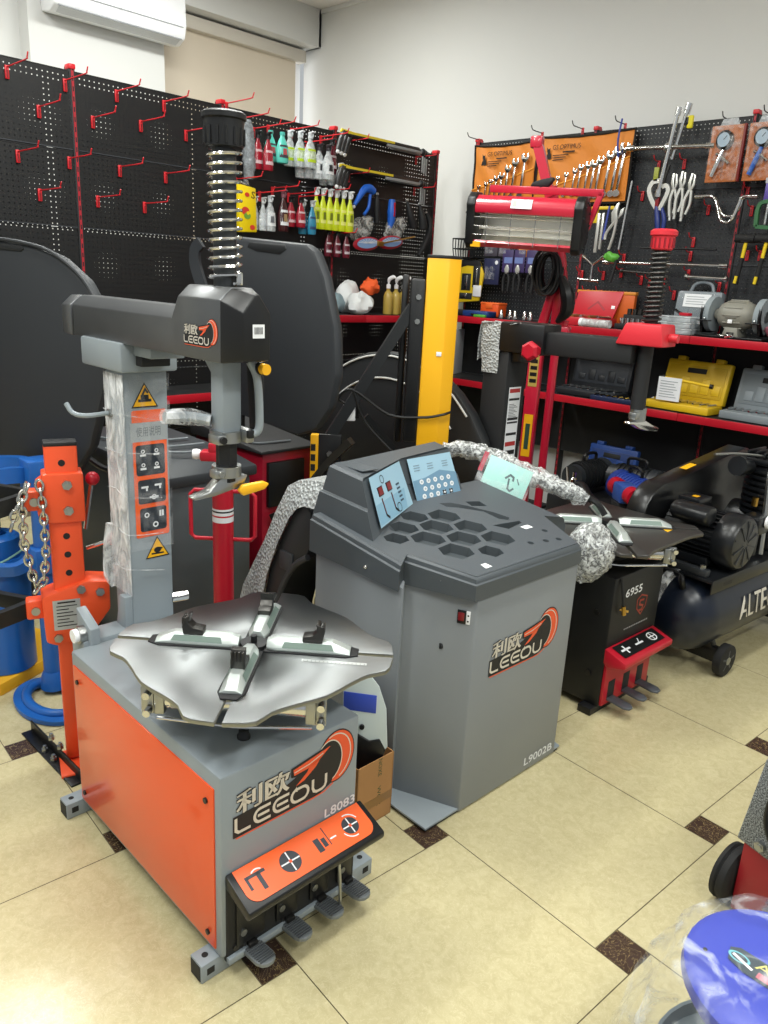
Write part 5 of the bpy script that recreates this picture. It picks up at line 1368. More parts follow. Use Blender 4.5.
# ------------------------------------------------------------------ stool in a plastic bag, lower right corner
def stool():
    t = thing('rolling_stool', 'blue round mechanic stool still wrapped in a clear plastic bag', 'stool', (-.20, 1.338, 0), 0)
    SB = mat('seat_blue', '2c3cae', .4)
    m = MB(); m.lathe([(0, .365), (.15, .365), (.172, .372), (.183, .392), (.18, .412), (.165, .424), (.10, .430), (0, .432)], SB, n=44); s = m.build('seat', t)
    m = MB(); M = basis((-.105, -.03, .4327), (.998, -.05, 0), (.05, .998, 0)) 
    M = M @ Matrix.Translation((-.0, -.0, 0))
    m.flat([(.0, .018), (.015, .03), (.05, .03), (.20, .026), (.235, .01), (.23, -.01), (.16, -.022), (.04, -.022), (.008, -.012)], mat('emblem_dark', '36424a', .5), M)
    m.ell((.022, .005), .02, .012, mat('emblem_teal', '6fb5c0', .4), M, .0004, 18, 0, 2*PI, .75)
    m.stroke([(.01, .006), (.05, -.006)], .006, PAPER, M, .0008)
    m.text('AUTO', .022, mat('emblem_gold', 'd8cf7a', .4), M @ Matrix.Translation((.05, .004, 0)), .0006, .11)
    for k in range(4): m.box((.06+k*.03, -.016, .0004), (.082+k*.03, -.001, .0008), mat('emblem_pink', 'c4707c', .4), 0, M)
    m.build('emblem', s)
    for a in (100, 200, 330):
        m = MB(); m.cyl((.145*math.cos(R_(a)), .145*math.sin(R_(a)), .427), (.145*math.cos(R_(a)), .145*math.sin(R_(a)), .4285), .004, BLACKM, n=10); m.build('seat_hole', s)
    m = MB(); m.cyl((0, 0, .12), (0, 0, .37), .022, CHROME, n=18); m.build('pedestal', t)
    m = MB(); m.lathe([(.19, .12), (.20, .12), (.205, .155), (.198, .155), (.192, .128), (0, .128)], mat('tray_grey', '5b666c', .5), n=36); m.build('tool_tray', t)
    for k in range(5):
        a = 2*PI*k/5+.9
        m = MB(); m.tube([(0, 0, .11), (.14*math.cos(a), .14*math.sin(a), .10), (.235*math.cos(a), .235*math.sin(a), .06)], .016, BLACKP, smooth=3); lg = m.build('base_leg', t)
        m = MB(); m.cyl((.235*math.cos(a)-.012, .235*math.sin(a), .026), (.235*math.cos(a)+.012, .235*math.sin(a), .026), .026, BLACKP, n=18); m.build('castor', lg)
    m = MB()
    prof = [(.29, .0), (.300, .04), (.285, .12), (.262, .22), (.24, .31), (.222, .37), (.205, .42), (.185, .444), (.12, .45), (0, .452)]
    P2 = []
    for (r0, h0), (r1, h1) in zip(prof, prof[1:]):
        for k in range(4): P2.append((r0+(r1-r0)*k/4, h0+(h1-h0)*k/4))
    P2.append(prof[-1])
    m.lathe(P2, film('stool_bag', 'e4eaf0', lo=.05, hi=.55, scale=12, rough=.15, rng=(.52, .74)), n=72)  # milky streaks in the alpha imitate the highlights on the bag
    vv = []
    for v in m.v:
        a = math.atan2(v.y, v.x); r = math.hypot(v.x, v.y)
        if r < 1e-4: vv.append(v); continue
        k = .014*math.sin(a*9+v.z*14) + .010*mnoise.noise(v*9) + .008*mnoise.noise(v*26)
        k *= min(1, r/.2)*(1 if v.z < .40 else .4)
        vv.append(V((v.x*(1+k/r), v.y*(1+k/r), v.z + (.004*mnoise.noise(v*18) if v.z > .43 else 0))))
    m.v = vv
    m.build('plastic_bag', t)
stool()
def floor_jack():
    t = thing('wheeled_machine', 'grey speckled machine panel on a red leg with a black wheel at the right edge', 'machine', (-.44, 1.93, 0), R_(-10))
    SP = bpy.data.materials.new('speckled_grey'); SP.use_nodes = True
    nt = SP.node_tree; b = nt.nodes['Principled BSDF']; tc = nt.nodes.new('ShaderNodeTexCoord')
    n = nt.nodes.new('ShaderNodeTexNoise'); n.inputs['Scale'].default_value = 260; n.inputs['Detail'].default_value = 2
    r = nt.nodes.new('ShaderNodeValToRGB'); r.color_ramp.elements[0].position = .4; r.color_ramp.elements[0].color = (*lin('34383c'), 1); r.color_ramp.elements[1].position = .62; r.color_ramp.elements[1].color = (*lin('9aa0a4'), 1)
    nt.links.new(tc.outputs['Object'], n.inputs[0]); nt.links.new(n.outputs['Fac'], r.inputs[0]); nt.links.new(r.outputs[0], b.inputs['Base Color']); b.inputs['Roughness'].default_value = .5
    m = MB(); m.prism([(-.05, .225), (.16, .20), (.40, .36), (.40, .9), (.16, .9), (-.02, .48)], .0, .28, SP, 'y', .006); pn = m.build('side_panel', t)
    m = MB(); m.cyl((.14, -.004, .40), (.14, 0, .40), .06, WHITE, n=30); m.build('white_disc', pn)
    m = MB(); m.tube([(.07, -.008, .62), (.02, -.012, .40), (.03, -.014, .30), (.10, -.012, .22)], .007, BLACKP, smooth=5); m.build('cable', pn)
    m = MB(); m.cyl((.015, -.012, .245), (.015, 0, .245), .014, ZINC, n=6); m.cyl((.015, -.015, .245), (.015, -.01, .245), .008, ZINC, n=12); m.build('bolt', pn)
    m = MB(); m.prism([(-.03, .235), (.085, .235), (.04, .01), (-.03, .01)], .004, .04, DRED, 'y', .004); m.build('leg', t)
    m = MB(); m.prism([(.25, .28), (.36, .35), (.36, .0), (.30, .0)], .01, .06, DRED, 'y', .004); m.build('leg', t)
    m = MB(); m.prism([(.25, .28), (.36, .35), (.36, .0), (.30, .0)], .22, .27, DRED, 'y', .004); m.build('leg', t)
    m = MB(); m.box((-.03, .04, .06), (.03, .27, .10), DRED, .004); m.build('axle_beam', t)
    m = MB(); m.lathe([(.03, -.03), (.075, -.03), (.09, -.024), (.092, -.012), (.086, -.006), (.092, 0), (.092, .02), (.08, .03), (.03, .03)], RUBBER, (-.06, .045, .083), n=30, ax='x', M=Matrix.Translation((-.06, .045, .083)) @ Matrix.Diagonal((.85, .9, .9, 1)) @ Matrix.Translation((.06, -.045, -.083))); wl = m.build('wheel', t)
    m = MB(); m.cyl((-.09, .045, .083), (-.02, .045, .083), .024, ZINC, n=16); m.build('wheel_hub', wl)
floor_jack()

# ------------------------------------------------------------------ pegboard racks
def pegboard(name, col, rough, pitch=.025, rad=.0031):
    m = bpy.data.materials.new(name); m.use_nodes = True
    nt = m.node_tree; b = nt.nodes['Principled BSDF']
    b.inputs['Base Color'].default_value = (*lin(col), 1); b.inputs['Roughness'].default_value = rough
    tc = nt.nodes.new('ShaderNodeTexCoord'); sp = nt.nodes.new('ShaderNodeSeparateXYZ'); nt.links.new(tc.outputs['Object'], sp.inputs[0])
    def mth(op, a, c=None):
        n = nt.nodes.new('ShaderNodeMath'); n.operation = op
        for i, x in enumerate((a, c)):
            if x is None: continue
            if isinstance(x, (int, float)): n.inputs[i].default_value = x
            else: nt.links.new(x, n.inputs[i])
        return n.outputs[0]
    d = []
    for ax in ('Y', 'Z'):
        f = mth('FRACT', mth('DIVIDE', sp.outputs[ax], pitch)); g = mth('MULTIPLY', mth('SUBTRACT', f, .5), pitch); d.append(mth('MULTIPLY', g, g))
    r2 = mth('ADD', d[0], d[1])
    nt.links.new(mth('GREATER_THAN', r2, rad*rad), b.inputs['Alpha'])
    return m
PEG = pegboard('pegboard_black', '0b0c0e', .5)
PEGR = pegboard('pegboard_charcoal', '1a1d21', .55)
SHELFR = mat('shelf_red', 'b81728', .35)
UPR = mat('upright_red', 'a81e2c', .45)
def rack(label, loc, rz, w, peg, seams, shelves, depth, upright_end=False, back=True, sw=None, group='black pegboard display racks'):
    """local x = out from the board, y = along the rack, z = up"""
    t = thing('display_rack', label, 'rack', loc, rz, group)
    for z0, z1 in zip(seams[1:], seams):
        pg = peg if (back or z0 > 1.3) else BLACKM  # back boards under the shelf solid, their unlit dark put into plain black
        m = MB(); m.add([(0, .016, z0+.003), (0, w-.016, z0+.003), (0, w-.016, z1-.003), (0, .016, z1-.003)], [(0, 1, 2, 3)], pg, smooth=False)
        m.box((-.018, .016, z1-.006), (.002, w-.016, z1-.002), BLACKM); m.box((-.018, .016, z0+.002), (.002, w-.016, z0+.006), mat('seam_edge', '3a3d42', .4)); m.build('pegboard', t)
        if back:
            m = MB(); m.add([(-.30, .016, z0+.003), (-.30, w-.016, z0+.003), (-.30, w-.016, z1-.003), (-.30, .016, z1-.003)], [(0, 1, 2, 3)], peg, smooth=False); m.build('rear_pegboard', t)
    ys = [0] + ([w] if upright_end else [])
    for y in ys:
        m = MB(); m.box((-.05, y-.014, 0), (.006, y+.014, seams[0]+.02), BLACKM, .002)
        m.box((.0055, y-.006, .1), (.0085, y+.006, seams[0]+.01), UPR)
        k = 0; z = .15
        while z < seams[0]: m.box((.008, y-.003, z), (.0092, y+.003, z+.022), BLACKM); z += .045
        m.box((-.04, y-.016, seams[0]+.005), (.012, y+.016, seams[0]+.028), HOOKR, .003); m.build('upright', t)
    sw = sw or w
    for z in shelves:
        m = MB(); m.box((.010, .017, z-.03), (depth-.012, sw-.017, z), BLACKM, .002); m.box((depth-.012, .001, z-.042), (depth, sw-.001, z+.003), SHELFR, .003); m.build('shelf', t)
    m = MB(); m.box((.010, .017, .0), (depth, sw-.017, .09), BLACKM, .004); m.build('base', t)
    return t
LS = [2.492, 2.135, 1.774, 1.41, 1.05, .69, .33]
XR = -4.04
LB = [(.18, 1.03), (1.03, 1.885), (1.885, 2.743), (2.743, 3.592), (3.592, 4.588)]
LN = ['black pegboard bay at the left picture edge', 'black pegboard bay left of the first red upright, with empty hooks', 'black pegboard bay right of the first red upright, behind the spring mast',
      'black pegboard bay full of hanging spray bottles', 'black pegboard bay with wipers and brushes, ending near the back wall']
for i, ((a, b), n) in enumerate(zip(LB, LN)):
    rack(n, (XR, a, 0), 0, b-a, PEG, LS, (1.375, .95) if i > 2 else (.95,), .36, i == 4, sw=.785 if i == 4 else None)
RS = [2.585, 2.21, 1.785, 1.385, .945, .5]
RBY = [(-3.845, -2.885), (-2.885, -1.89), (-1.89, -.92)]
RN = ['black pegboard bay at the back wall behind the red lamp and wrench pouches', 'black pegboard bay at the back wall behind the cross wrench and grey organiser', 'black pegboard bay at the back wall behind the bench grinder']
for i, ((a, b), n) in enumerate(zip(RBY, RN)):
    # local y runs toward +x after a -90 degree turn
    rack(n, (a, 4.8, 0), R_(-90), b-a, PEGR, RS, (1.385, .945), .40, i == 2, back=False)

# ------------------------------------------------------------------ hooks
def make_hook(label, loc, rz, L=.13, grey=False, group='red display hooks'):
    t = thing('display_hook', label, 'hook', loc, rz, group)
    m = MB(); m.box((.001, -.009, -.045), (.011, .009, .012), HOOKR, .0025); m.box((.011, -.004, -.04), (.0125, .004, -.008), mat('hook_dark', '8a1018', .5)); m.build('plate', t)
    m = MB(); m.tube([(.008, 0, .004), (L-.02, 0, .006), (L, 0, .014), (L+.012, 0, .032)], .0032, HOOKR if not grey else mat('hook_wire', '54575a', .35, .8), n=7, smooth=3); m.build('prong', t)
    return t
HK = [(1.577, 2.439), (1.711, 2.298), (1.846, 2.436), (1.977, 2.296), (2.11, 2.438), (2.238, 2.32), (2.376, 2.438), (2.505, 2.316),
      (1.597, 2.088), (1.688, 1.928), (1.844, 2.092), (1.982, 1.928), (2.11, 2.088), (2.243, 1.924), (2.374, 2.088)]
HN = ['leftmost in the upper row', 'lower one of the two left of the first red upright, upper board', 'just beside the top of the first red upright', 'lower one, first right of the upright on the upper board',
      'upper one, first right of the upright', 'lower one, second right of the upright on the upper board', 'upper one, second right of the upright', 'lower one nearest the black spring cap',
      'leftmost below the first seam', 'low one left of the upright beside the white light dots', 'beside the first red upright below the seam', 'low one, first right of the upright on the second board',
      'second board, upper one first right of the upright', 'low one, second right of the upright on the second board', 'second board, upper one nearest the spring']
h0 = None
for (y, z), n in zip(HK, HN):
    lab = 'empty red hook, ' + n
    if h0 is None: h0 = make_hook(lab, (XR, y, z), 0, .24); h0['group'] = 'empty red hooks on the left boards'
    else: dup(h0, (XR, y, z), 0, lab, 'empty red hooks on the left boards')
def row_hooks(pts, rz, fmt, group, base, scale=None):
    for i, p in enumerate(pts):
        dup(base, p, rz, fmt[i] if isinstance(fmt, list) else fmt, group, scale)
GH = [(2.77, 2.50, 'above the black spring cap'), (2.875, 2.442, 'holding the crinkled grey tube bag'), (2.955, 2.40, 'holding the upper red spray bottles'), (3.06, 2.43, 'holding the turquoise bottles'), (3.235, 2.44, 'holding the clear bottles with lime labels'),
      (3.35, 2.385, 'holding the clear bottles with black labels'), (3.47, 2.435, 'holding the upper maroon bottle'), (2.83, 2.115, 'holding the yellow bag'), (2.915, 2.045, 'holding the clear bottles beside the yellow bag'), (3.0, 2.06, 'holding the white-labelled clear bottle'),
      (3.095, 2.095, 'holding the brown bottle'), (3.22, 2.075, 'holding the lower red bottles'), (3.31, 2.07, 'holding the blue bottles'), (3.50, 2.125, 'holding the row of lime bottles'), (3.57, 1.875, 'holding the lowest maroon bottles')]
for y, z, n in GH:
    dup(h0, (XR, y, z), 0, 'red hook on the left rack '+n, 'red hooks under the hanging bottles', (1.05, 1, 1))
for y, z, n in ((3.70, 2.445, 'front of the upper wipers'), (4.36, 2.44, 'far end of the upper wipers'), (3.72, 2.25, 'front of the lower wipers'), (4.36, 2.235, 'far end of the lower wipers')):
    dup(h0, (XR, y, z), 0, 'red hook carrying the '+n, 'red hooks under the wipers', (.8, 1, 1))

# ------------------------------------------------------------------ bottles on the left rack
def bottle(name, label, cat, loc, h, w, liquid, labc=None, head=None, group=None, clear=False, mark=None, rz=0., trigger=True, depth=.62):
    """hangs from its neck; loc is the top"""
    t = thing(name, label, cat, loc, rz, group)
    L = mat(liquid[0], liquid[1], .25, coat=.3) if not clear else film(liquid[0], liquid[1], lo=.35, hi=.8, scale=30)
    m = MB(); T = Matrix.Diagonal((depth, 1, 1, 1))
    r = w/2
    prof = [(0, -h), (r*.86, -h), (r*.97, -h+.006), (r, -h*.75), (r*.93, -h*.55), (r*.62, -h*.36), (r*.36, -h*.26), (r*.33, -h*.17)]
    m.lathe(prof, L, n=18, M=T); b = m.build('body', t)
    if clear:
        m = MB(); m.lathe([(0, -h+.002), (r*.84, -h+.002), (r*.94, -h*.78), (r*.9, -h*.62), (0, -h*.62)], film('liquid_pale', 'dfe8e8', lo=.25, hi=.5, scale=8), n=16, M=T); m.build('liquid', b)
    if labc:
        m = MB(); n = 6; vs = []; fs = []
        for i in range(n+1):
            a = R_(-50 + 100*i/n)
            for z, k in ((-h*.85, 1.0), (-h*.48, .86)): vs.append((r*1.03*k*math.cos(a)*depth, r*1.03*k*math.sin(a), z))
        for i in range(n): fs.append([2*i, 2*i+2, 2*i+3, 2*i+1])
        m.add(vs, fs, mat(labc[0], labc[1], .5))
        if mark:
            m.add([(r*1.06*depth, -r*.35, -h*.76), (r*1.06*depth, r*.35, -h*.76), (r*.99*depth, r*.30, -h*.58), (r*.99*depth, -r*.30, -h*.58)], [(0, 1, 2, 3)], mat(mark[0], mark[1], .5))
        m.build('label', b)
    hd = head or ('head_black', '1c1c1e')
    m = MB(); H = mat(hd[0], hd[1], .4)
    m.cyl((0, 0, -h*.19), (0, 0, -h*.10), r*.36, H, n=12)
    if trigger:
        m.prism([(-.012, -h*.11), (-.012, -h*.01), (.03, 0), (.036, -h*.03), (.02, -h*.055), (.012, -h*.11)], -r*.24, r*.24, H, 'y', .002)
        m.tube([(.02, 0, -h*.06), (.026, 0, -h*.12), (.018, 0, -h*.18)], .0035, H, smooth=2)
    m.build('spray_head' if trigger else 'cap', t)
    return t
def cluster(first, n, step, label, group, rot=0.):
    for i in range(1, n):
        o = dup(first, V(first.location) + V(step)*i, first.rotation_euler.z + rot*i, label, group)
XH = XR + .07
b = bottle('spray_bottle', 'upper red spray bottle in the pair left of the turquoise bottles', 'spray bottle', (XH, 2.94, 2.385), .205, .07, ('liquid_red', '9c1a2c'), ('label_pink', 'd6b7bb'), group='upper red spray bottles'); b['label'] = 'dark red spray bottle in the upper row, left of the turquoise bottles'
cluster(b, 2, (.05, .035, -.005), 'dark red spray bottle in the upper row, left of the turquoise bottles', 'upper red spray bottles')
b = bottle('detergent_bottle', 'turquoise bottle with a dark label on the upper row of hooks', 'bottle', (XH, 3.03, 2.42), .185, .085, ('bottle_teal', '5fd0c0'), ('label_dark', '3c3a44'), ('cap_teal', '4ab8ac'), 'turquoise bottles', trigger=False, mark=('mark_red', 'b24a50'))
cluster(b, 2, (.06, .04, -.008), b['label'], 'turquoise bottles')
b = bottle('spray_bottle', 'clear spray bottle with a lime label on the upper row', 'spray bottle', (XH-.02, 3.19, 2.43), .20, .088, ('clear_pet', 'e8eef0'), ('label_lime', 'b6d21c'), ('head_clear', 'c9cdd0'), 'clear bottles with lime labels', clear=True)
cluster(b, 3, (.045, .042, -.002), b['label'], 'clear bottles with lime labels')
b = bottle('spray_bottle', 'clear spray bottle with a black and white label on the upper row', 'spray bottle', (XH-.02, 3.28, 2.375), .20, .088, ('clear_pet', 'e8eef0'), ('label_white', 'dfe2e4'), ('head_dark', '302a2e'), 'clear bottles with black labels', clear=True, mark=('mark_black', '26262a'))
cluster(b, 4, (.035, .042, -.0), b['label'], 'clear bottles with black labels')
b = bottle('spray_bottle', 'single maroon bottle at the right end of the upper bottle row', 'spray bottle', (XH+.04, 3.475, 2.42), .20, .075, ('liquid_maroon', '5e1626'), ('label_pale', 'c9bcc2'))
b = bottle('spray_bottle', 'small clear bottle in the lower row beside the yellow bag', 'spray bottle', (XH-.02, 2.875, 2.035), .185, .055, ('clear_pet', 'e8eef0'), ('label_silver', 'b9bfc4'), ('head_clear', 'c9cdd0'), 'small clear bottles', clear=True)
cluster(b, 3, (.035, .033, -.003), b['label'], 'small clear bottles')
b = bottle('spray_bottle', 'clear bottle with a printed white label, left of the brown one', 'spray bottle', (XH+.04, 3.0, 2.045), .20, .08, ('clear_pet', 'e8eef0'), ('label_white', 'dfe2e4'), ('head_clear', 'c9cdd0'), None, clear=True, mark=('mark_grey', '6a6d72'))
b = bottle('spray_bottle', 'dark brown bottle with an oval white label in the lower row', 'spray bottle', (XH+.05, 3.09, 2.085), .235, .078, ('liquid_brown', '3a1418'), ('label_white', 'dfe2e4'), ('head_pink', '7a4a54'), None, mark=('mark_tan', '9a7f5a'))
b = bottle('spray_bottle', 'dark red bottle in the lower row, left of the blue ones', 'spray bottle', (XH, 3.19, 2.06), .175, .07, ('liquid_red', '9c1a2c'), ('label_pink', 'd6b7bb'), group='lower red spray bottles')
cluster(b, 2, (.04, .045, .0), b['label'], 'lower red spray bottles')
b = bottle('spray_bottle', 'blue bottle in the lower row, left of the lime bottles', 'spray bottle', (XH, 3.285, 2.05), .20, .065, ('liquid_blue', '2f86a8'), ('label_navy', '22406a'), ('head_clear', 'c9cdd0'), 'blue bottles')
cluster(b, 2, (.04, .04, .0), b['label'], 'blue bottles')
b = bottle('spray_bottle', 'lime yellow bottle with a white trigger in the packed row', 'spray bottle', (XH+.0, 3.39, 2.135), .245, .068, ('liquid_lime', 'c7d41e'), ('label_limepale', 'dfe37a'), ('head_white', 'e6e8ea'), 'lime bottles with white triggers', mark=('mark_green', '6f7a1c'))
cluster(b, 6, (.016, .043, -.001), b['label'], 'lime bottles with white triggers')
b = bottle('spray_bottle', 'clear bottle hanging just above the white triggers of the lime bottles', 'spray bottle', (XH-.03, 3.47, 2.285), .13, .06, ('clear_pet', 'e8eef0'), None, ('head_clear', 'c9cdd0'), 'clear bottles above the lime bottles', clear=True)
cluster(b, 3, (.025, .045, .005), b['label'], 'clear bottles above the lime bottles')
b = bottle('spray_bottle', 'maroon bottle with a white label in the lowest hanging group', 'spray bottle', (XH, 3.50, 1.895), .165, .06, ('liquid_maroon', '5e1626'), ('label_pale', 'c9bcc2'), group='lowest maroon bottles')
cluster(b, 3, (.03, .052, -.002), b['label'], 'lowest maroon bottles')
# crinkled grey tube bag, yellow bag
m = MB(); m.tube([(XH, 2.865, 2.43), (XH, 2.867, 2.33), (XH+.01, 2.868, 2.20), (XH+.005, 2.87, 2.12)], [.025, .036, .037, .03], film('grey_pouch', '8e9498', lo=.6, hi=1., scale=40), n=14, smooth=6)
m.v = [v + V((mnoise.noise(v*40)*.008, mnoise.noise(v*33)*.008, 0)) for v in m.v]
tag(m.build('wrapped_tube'), 'tall crinkled grey plastic tube bag beside the spring mast', 'bag')
t = thing('sponge_bag', 'yellow printed bag hanging in front of the left rack beside the spring', 'bag', (XH+.05, 2.82, 2.09), R_(8))
m = MB(); m.prism([(-.075, -.01), (.06, -.02), (.072, -.26), (-.062, -.268)], -.02, .02, mat('bag_yellow', 'f2d40e', .35), 'x', .008); 
m.build('bag', t)
m = MB(); m.flat([(-.03, -.005), (.03, -.01), (.015, .02), (-.02, .022)], CLEAR, basis((0, 0, 0), (0, 1, 0), (0, 0, 1))); m.build('header', t)
m = MB(); M = basis((.0215, 0, 0), (0, 1, 0), (0, 0, 1)); m.text('S', .040, mat('print_dark', '30201c', .5), M @ Matrix.Translation((.018, -.075, 0)) @ Matrix.Rotation(R_(-12), 4, 'Z'), 0, .028); m.ell((-.012, -.062), .018, .012, mat('print_red', 'd23a2a', .5), M, .0004)
m.ell((-.025, -.15), .03, .022, mat('print_red', 'd23a2a', .5), M, .0004); m.ell((-.01, -.175), .026, .018, mat('print_green', '6fa03a', .5), M, .0006); m.ell((.03, -.235), .02, .014, mat('print_red', 'd23a2a', .5), M, .0004); m.ell((-.005, -.16), .012, .01, mat('bag_yellow', 'f2d40e', .35), M, .001); m.build('print', t)

# ------------------------------------------------------------------ wipers, brushes and bags at the far end of the left rack
def wiper(label, loc, group):
    t = thing('squeegee', label, 'squeegee', loc, 0, group)
    m = MB(); m.box((-.008, 0, -.012), (.008, .70, .012), mat('wiper_black', '1d1e1f', .5), .003); m.box((.008, .02, -.002), (.010, .45, .012), mat('wiper_yellow', 'd8c22a', .45)); m.box((.0, .38, -.025), (.012, .72, -.008), mat('wiper_grey', '8c9092', .4), .002)
    m.build('blade', t)
    m = MB(); m.prism([(-.02, .02), (.09, .012), (.03, -.005), (-.03, .0)], -.006, .008, mat('wiper_yellow', 'd8c22a', .45), 'x', .002); m.build('yoke', t)
    m = MB(); m.tube([(.0, .0, .005), (.03, -.05, -.05), (.05, -.09, -.12)], [.012, .018, .017], mat('wiper_black', '1d1e1f', .5), n=12, smooth=3); m.sph((.052, -.093, -.125), .013, WHITE, 10); m.build('handle', t)
    m = MB(); m.sph((.0, .74, -.012), (.02, .022, .026), BLACKP, 10); m.cyl((0, .74, -.14), (0, .74, -.03), .006, ZINC, n=8); m.build('end_knob', t)
    return t
for z, n, k in ((2.475, 'upper', 3), (2.275, 'lower', 3)):
    g = 'squeegees on the %s pair of hooks' % n
    for i in range(k):
        if z > 2.4 and i == 0: w0 = wiper('black and yellow squeegee lying across the %s hooks at the end of the left rack' % n, (XR+.03, 3.70, z), g)
        else: dup(w0, (XR+.03+.05*i, 3.70-.075*i+.0, z-.004*i), 0, 'black and yellow squeegee lying across the %s hooks at the end of the left rack' % n, g)
t = thing('spray_gun', 'blue handled washing gun hanging left of the other blue handle', 'spray gun', (XR+.09, 3.80, 2.10), 0)
BLH = mat('handle_blue', '1f62c8', .4)
m = MB(); m.tube([(0, .07, .06), (0, .03, .075), (0, -.02, .06), (0, -.10, -.04)], [.024, .028, .024, .012], BLH, n=12, smooth=4); m.build('grip', t)
m = MB(); m.tube([(0, .04, .04), (0, .03, -.04), (0, -.01, -.09)], .011, BLH, n=10, smooth=4); m.build('guard', t)
m = MB(); m.sph((0, -.105, -.05), .012, WHITE, 8); m.build('tip', t)
t = thing('hand_brush', 'blue handled brush hanging upright between two clear bags', 'brush', (XR+.09, 4.05, 2.05), 0)
m = MB(); m.tube([(0, 0, .08), (0, .0, .0), (.0, -.0, -.06), (0, -.015, -.11)], [.022, .03, .026, .014], BLH, n=12, smooth=4); m.build('handle', t)
m = MB(); m.box((.024, -.006, -.03), (.032, .006, .06), RED, .002); m.build('stripe', t)
m = MB(); m.tube([(0, -.015, -.11), (.01, -.03, -.18)], [.012, .006], BLACKP); m.build('bristle_head', t)
def dark_tool(label, loc, pts, r, group=None):
    t = thing('brush', label, 'brush', loc, 0, group)
    m = MB(); m.tube(pts, r, BLACKM, n=10, smooth=4); m.build('handle', t)
    m = MB(); p = V(pts[0]); m.sph(p, .012, ZINC, 8); m.build('ring', t)
    return t
dark_tool('slim black brush hanging between the two blue handles', (XR+.08, 3.915, 2.06), [(0, 0, .09), (0, .0, .03), (0, .01, -.09)], [.008, .02, .016])
dark_tool('black brush left of the end of the left rack', (XR+.08, 4.21, 2.05), [(0, 0, .09), (.02, .02, .0), (.02, .06, -.08)], [.008, .024, .03])
dark_tool('black brush nearest the end of the left rack', (XR+.08, 4.34, 2.04), [(0, 0, .09), (.02, .015, .0), (.02, .03, -.07)], [.008, .026, .034])
dark_tool('long black wiper arm hanging at the end corner of the left rack', (XR+.06, 4.44, 2.0), [(0, 0, .08), (.02, .03, .0), (.04, -.03, -.12), (.04, -.10, -.22)], [.012, .02, .022, .016])
for lab, y, z, s in (('clear crumpled bag left of the blue brush', 3.78, 1.92, 1.), ('clear crumpled bag right of the blue brush', 4.10, 1.94, .95)):
    m = MB(); m.sph((0, 0, 0), (.035, .115*s, .075*s), film('hang_bag', 'd8d8d4', lo=.05, hi=.6, scale=22), 24)
    m.v = [v + V((mnoise.noise(v*20+V((y, 0, 0)))*.02, mnoise.noise(v*16)*.03, mnoise.noise(v*18)*.03)) for v in m.v]
    o = m.build('plastic_bag', loc=(XR+.08, y, z)); o.rotation_euler = (R_(30), 0, 0); tag(o, lab, 'bag')
t = thing('sun_shade_pack', 'flat round pack with a red rim and pale blue fan pattern', 'pack', (XR+.11, 3.92, 1.84), 0)
m = MB(); T = Matrix.Rotation(R_(6), 4, 'X') @ Matrix.Diagonal((1, 1, 1, 1))
for s in (-1, 1):
    m.sph((0, s*.115, 0), (.012, .125, .045), mat('pack_red', 'a8182c', .4), 20, T)
pk = m.build('rim', t)
for s in (-1, 1):
    m = MB(); m.ell((s*.115, .003), .098, .032, mat('pack_blue', '7f9dc8', .5), T @ basis((.0135, 0, 0), (0, 1, 0), (0, 0, 1)), 0)
    for k in range(9):
        a = R_(20*k); m.stroke([(s*.115, .003), (s*.115+.09*math.cos(a), .003+.029*math.sin(a))], .003, PAPER, T @ basis((.0135, 0, 0), (0, 1, 0), (0, 0, 1)), .0006)
    m.build('fan_print', pk)
m = MB(); m.cyl((.02, .02, .0), (.09, .26, .06), .005, mat('brass', 'c9a050', .3, 1.), n=8); m.box((.012, -.03, -.02), (.024, .03, .012), mat('brass', 'c9a050', .3, 1.), .004); m.build('clasp', t)
# on the left rack's red shelf
def crumple(name, label, cat, loc, r, m_, seed, amp=.3):
    m = MB(); m.sph((0, 0, 0), r, m_, 22)
    k = max(r); m.v = [v + v.normalized()*k*amp*(mnoise.noise(v*(1.6/k)+V((seed, 0, 0)))+.5*mnoise.noise(v*(4/k)+V((0, seed, 0)))) for v in m.v]
    lo = min(v.z for v in m.v)
    m.v = [V((v.x, v.y, max(v.z, lo*.8))) for v in m.v]; lo = min(v.z for v in m.v)
    o = m.build(name, loc=(loc[0], loc[1], loc[2]-lo)); tag(o, label, cat); return o
crumple('cloth_bundle', 'crumpled grey-blue cloth in plastic at the left of the red shelf', 'cloth', (-3.83, 3.42, 1.379), (.08, .09, .065), mat('cloth_blue', '7f949c', .6), 3)
crumple('plastic_bag', 'white knotted plastic bag on the left red shelf', 'bag', (-3.80, 3.64, 1.379), (.08, .10, .07), mat('bag_white', 'dfe2e2', .45), 5)
crumple('plastic_bag', 'white plastic bag piled behind the knotted one on the left red shelf', 'bag', (-3.955, 3.68, 1.379), (.05, .10, .12), mat('bag_white', 'dfe2e2', .45), 9, .22)
crumple('sponge', 'bright orange sponge ball on top of the white bags', 'sponge', (-3.87, 3.80, 1.50), (.055, .07, .055), mat('sponge_orange', 'f5622a', .8), 12, .35)
